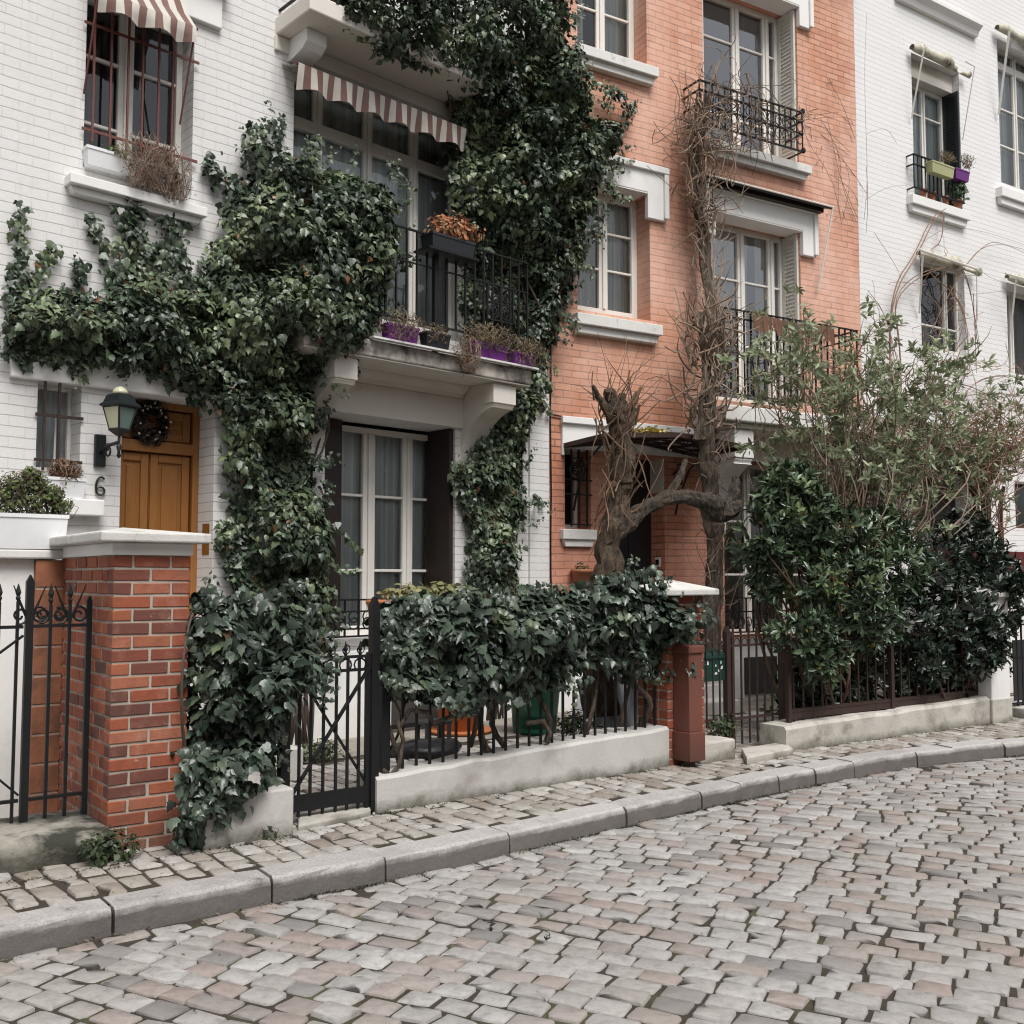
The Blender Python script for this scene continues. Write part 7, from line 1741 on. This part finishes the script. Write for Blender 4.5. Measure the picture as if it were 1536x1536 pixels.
# moss cushions along the kerb foot and the plinth foot
P = []
for _ in range(9000):
    s = RNG.uniform(7, KS[-1] - 8); x, y, tx, ty = kerb_at(s)
    if vnoise(np.array([[s * 1.3, 0, 0]]), 3)[0] < .45: continue
    P.append((x - ty * -abs(RNG.normal(0, .022)), y + tx * -abs(RNG.normal(0, .022)), RNG.uniform(-.010, .006)))
for _ in range(2600):
    s = RNG.uniform(0, ms1)
    if vnoise(np.array([[s * 1.5, 4, 0]]), 5)[0] < .4: continue
    p = F1.w(s, .01 + abs(RNG.normal(0, .03)), PAV + RNG.uniform(-.010, .004)); P.append(tuple(p))
for _ in range(1800):
    s = RNG.uniform(ps - 1.8, ms0); p = F1.w(s, max(pd, cd_) + .0 + abs(RNG.normal(0, .04)), PAV + RNG.uniform(-.010, .004)); P.append(tuple(p))
for _ in range(1600):
    s = RNG.uniform(-.3, s1r); p = F2.w(s, abs(RNG.normal(0, .035)), PAV + RNG.uniform(-.010, .004)); P.append(tuple(p))
P = np.array(P); n = len(P)
o = leaf_mesh('moss', P, np.c_[RNG.normal(0, .6, n), RNG.normal(0, .6, n), np.ones(n)], RNG.normal(0, 1, (n, 3)), RNG.uniform(.007, .016, n), M['moss'], None, 'round')
tag(o, kind='stuff', label='dark moss along the foot of kerb and plinths', cat='moss')

# ---- groups: look-alikes that repeat
GR = {'planter_box': 'planter boxes on balconies and sills', 'flower_pot': 'flower pots', 'weed': 'weeds along the walls and in the paving', 'iron_railing': 'iron railings of the front gardens', 'iron_gate': 'iron garden gates',
      'concrete_plinth': 'low concrete plinths along the pavement', 'ivy_climber': 'ivy climbing the white house', 'ivy_hedge': 'ivy hedges on the garden railings', 'laurel_shrub': 'laurel shrubs of the right garden', 'awning': 'window awnings',
      'brick_gate_pillar': 'capped brick pillars', 'white_brick_house': 'white brick houses', 'paving_slab': 'stone thresholds'}
for o in list(SC.objects):
    k = o.name.split('.')[0]
    if o.parent is None and k in GR: o['group'] = GR[k]
# ================================================================ camera, light
cam = bpy.data.cameras.new('camera'); co = bpy.data.objects.new('camera', cam); COL.objects.link(co)
cam.sensor_width = 36; cam.sensor_height = 36; cam.sensor_fit = 'HORIZONTAL'; cam.lens = 36; cam.clip_end = 600; cam.clip_start = .05
co.location = (0, 0, CZ); co.rotation_euler = (PI / 2 + PITCH, 0, 0); SC.camera = co
W = bpy.data.worlds.new('World'); SC.world = W; W.use_nodes = True; nt = W.node_tree; bg = nt.nodes['Background']
sky = nt.nodes.new('ShaderNodeTexSky'); sky.sky_type = 'NISHITA'; sky.sun_disc = False
SUN_EL, SUN_AZ = math.radians(58), math.radians(152)      # azimuth measured from +Y clockwise: behind the camera, to the right
sky.sun_elevation = SUN_EL; sky.sun_rotation = SUN_AZ; sky.dust_density = 4; sky.air_density = 1.0; sky.altitude = 50
hs = nt.nodes.new('ShaderNodeHueSaturation'); hs.inputs['Saturation'].default_value = .22
nt.links.new(sky.outputs[0], hs.inputs['Color']); nt.links.new(hs.outputs[0], bg.inputs[0]); bg.inputs[1].default_value = .065
sd = bpy.data.lights.new('sun', 'SUN'); sd.energy = 1.5; sd.angle = math.radians(30); sd.color = (1, .975, .94)
so_ = bpy.data.objects.new('sun', sd); COL.objects.link(so_)
dv = Vector((math.sin(SUN_AZ) * math.cos(SUN_EL), math.cos(SUN_AZ) * math.cos(SUN_EL), math.sin(SUN_EL)))
so_.rotation_euler = dv.to_track_quat('Z', 'Y').to_euler(); so_.location = dv * 30
SC.view_settings.view_transform = 'Standard'; SC.view_settings.look = 'None'; SC.view_settings.gamma = 1; SC.view_settings.exposure = 1.09
SC.render.engine = 'CYCLES'; SC.cycles.max_bounces = 8; SC.cycles.transparent_max_bounces = 16
try: SC.cycles.use_denoising = True; SC.cycles.filter_width = 1.15
except Exception: pass
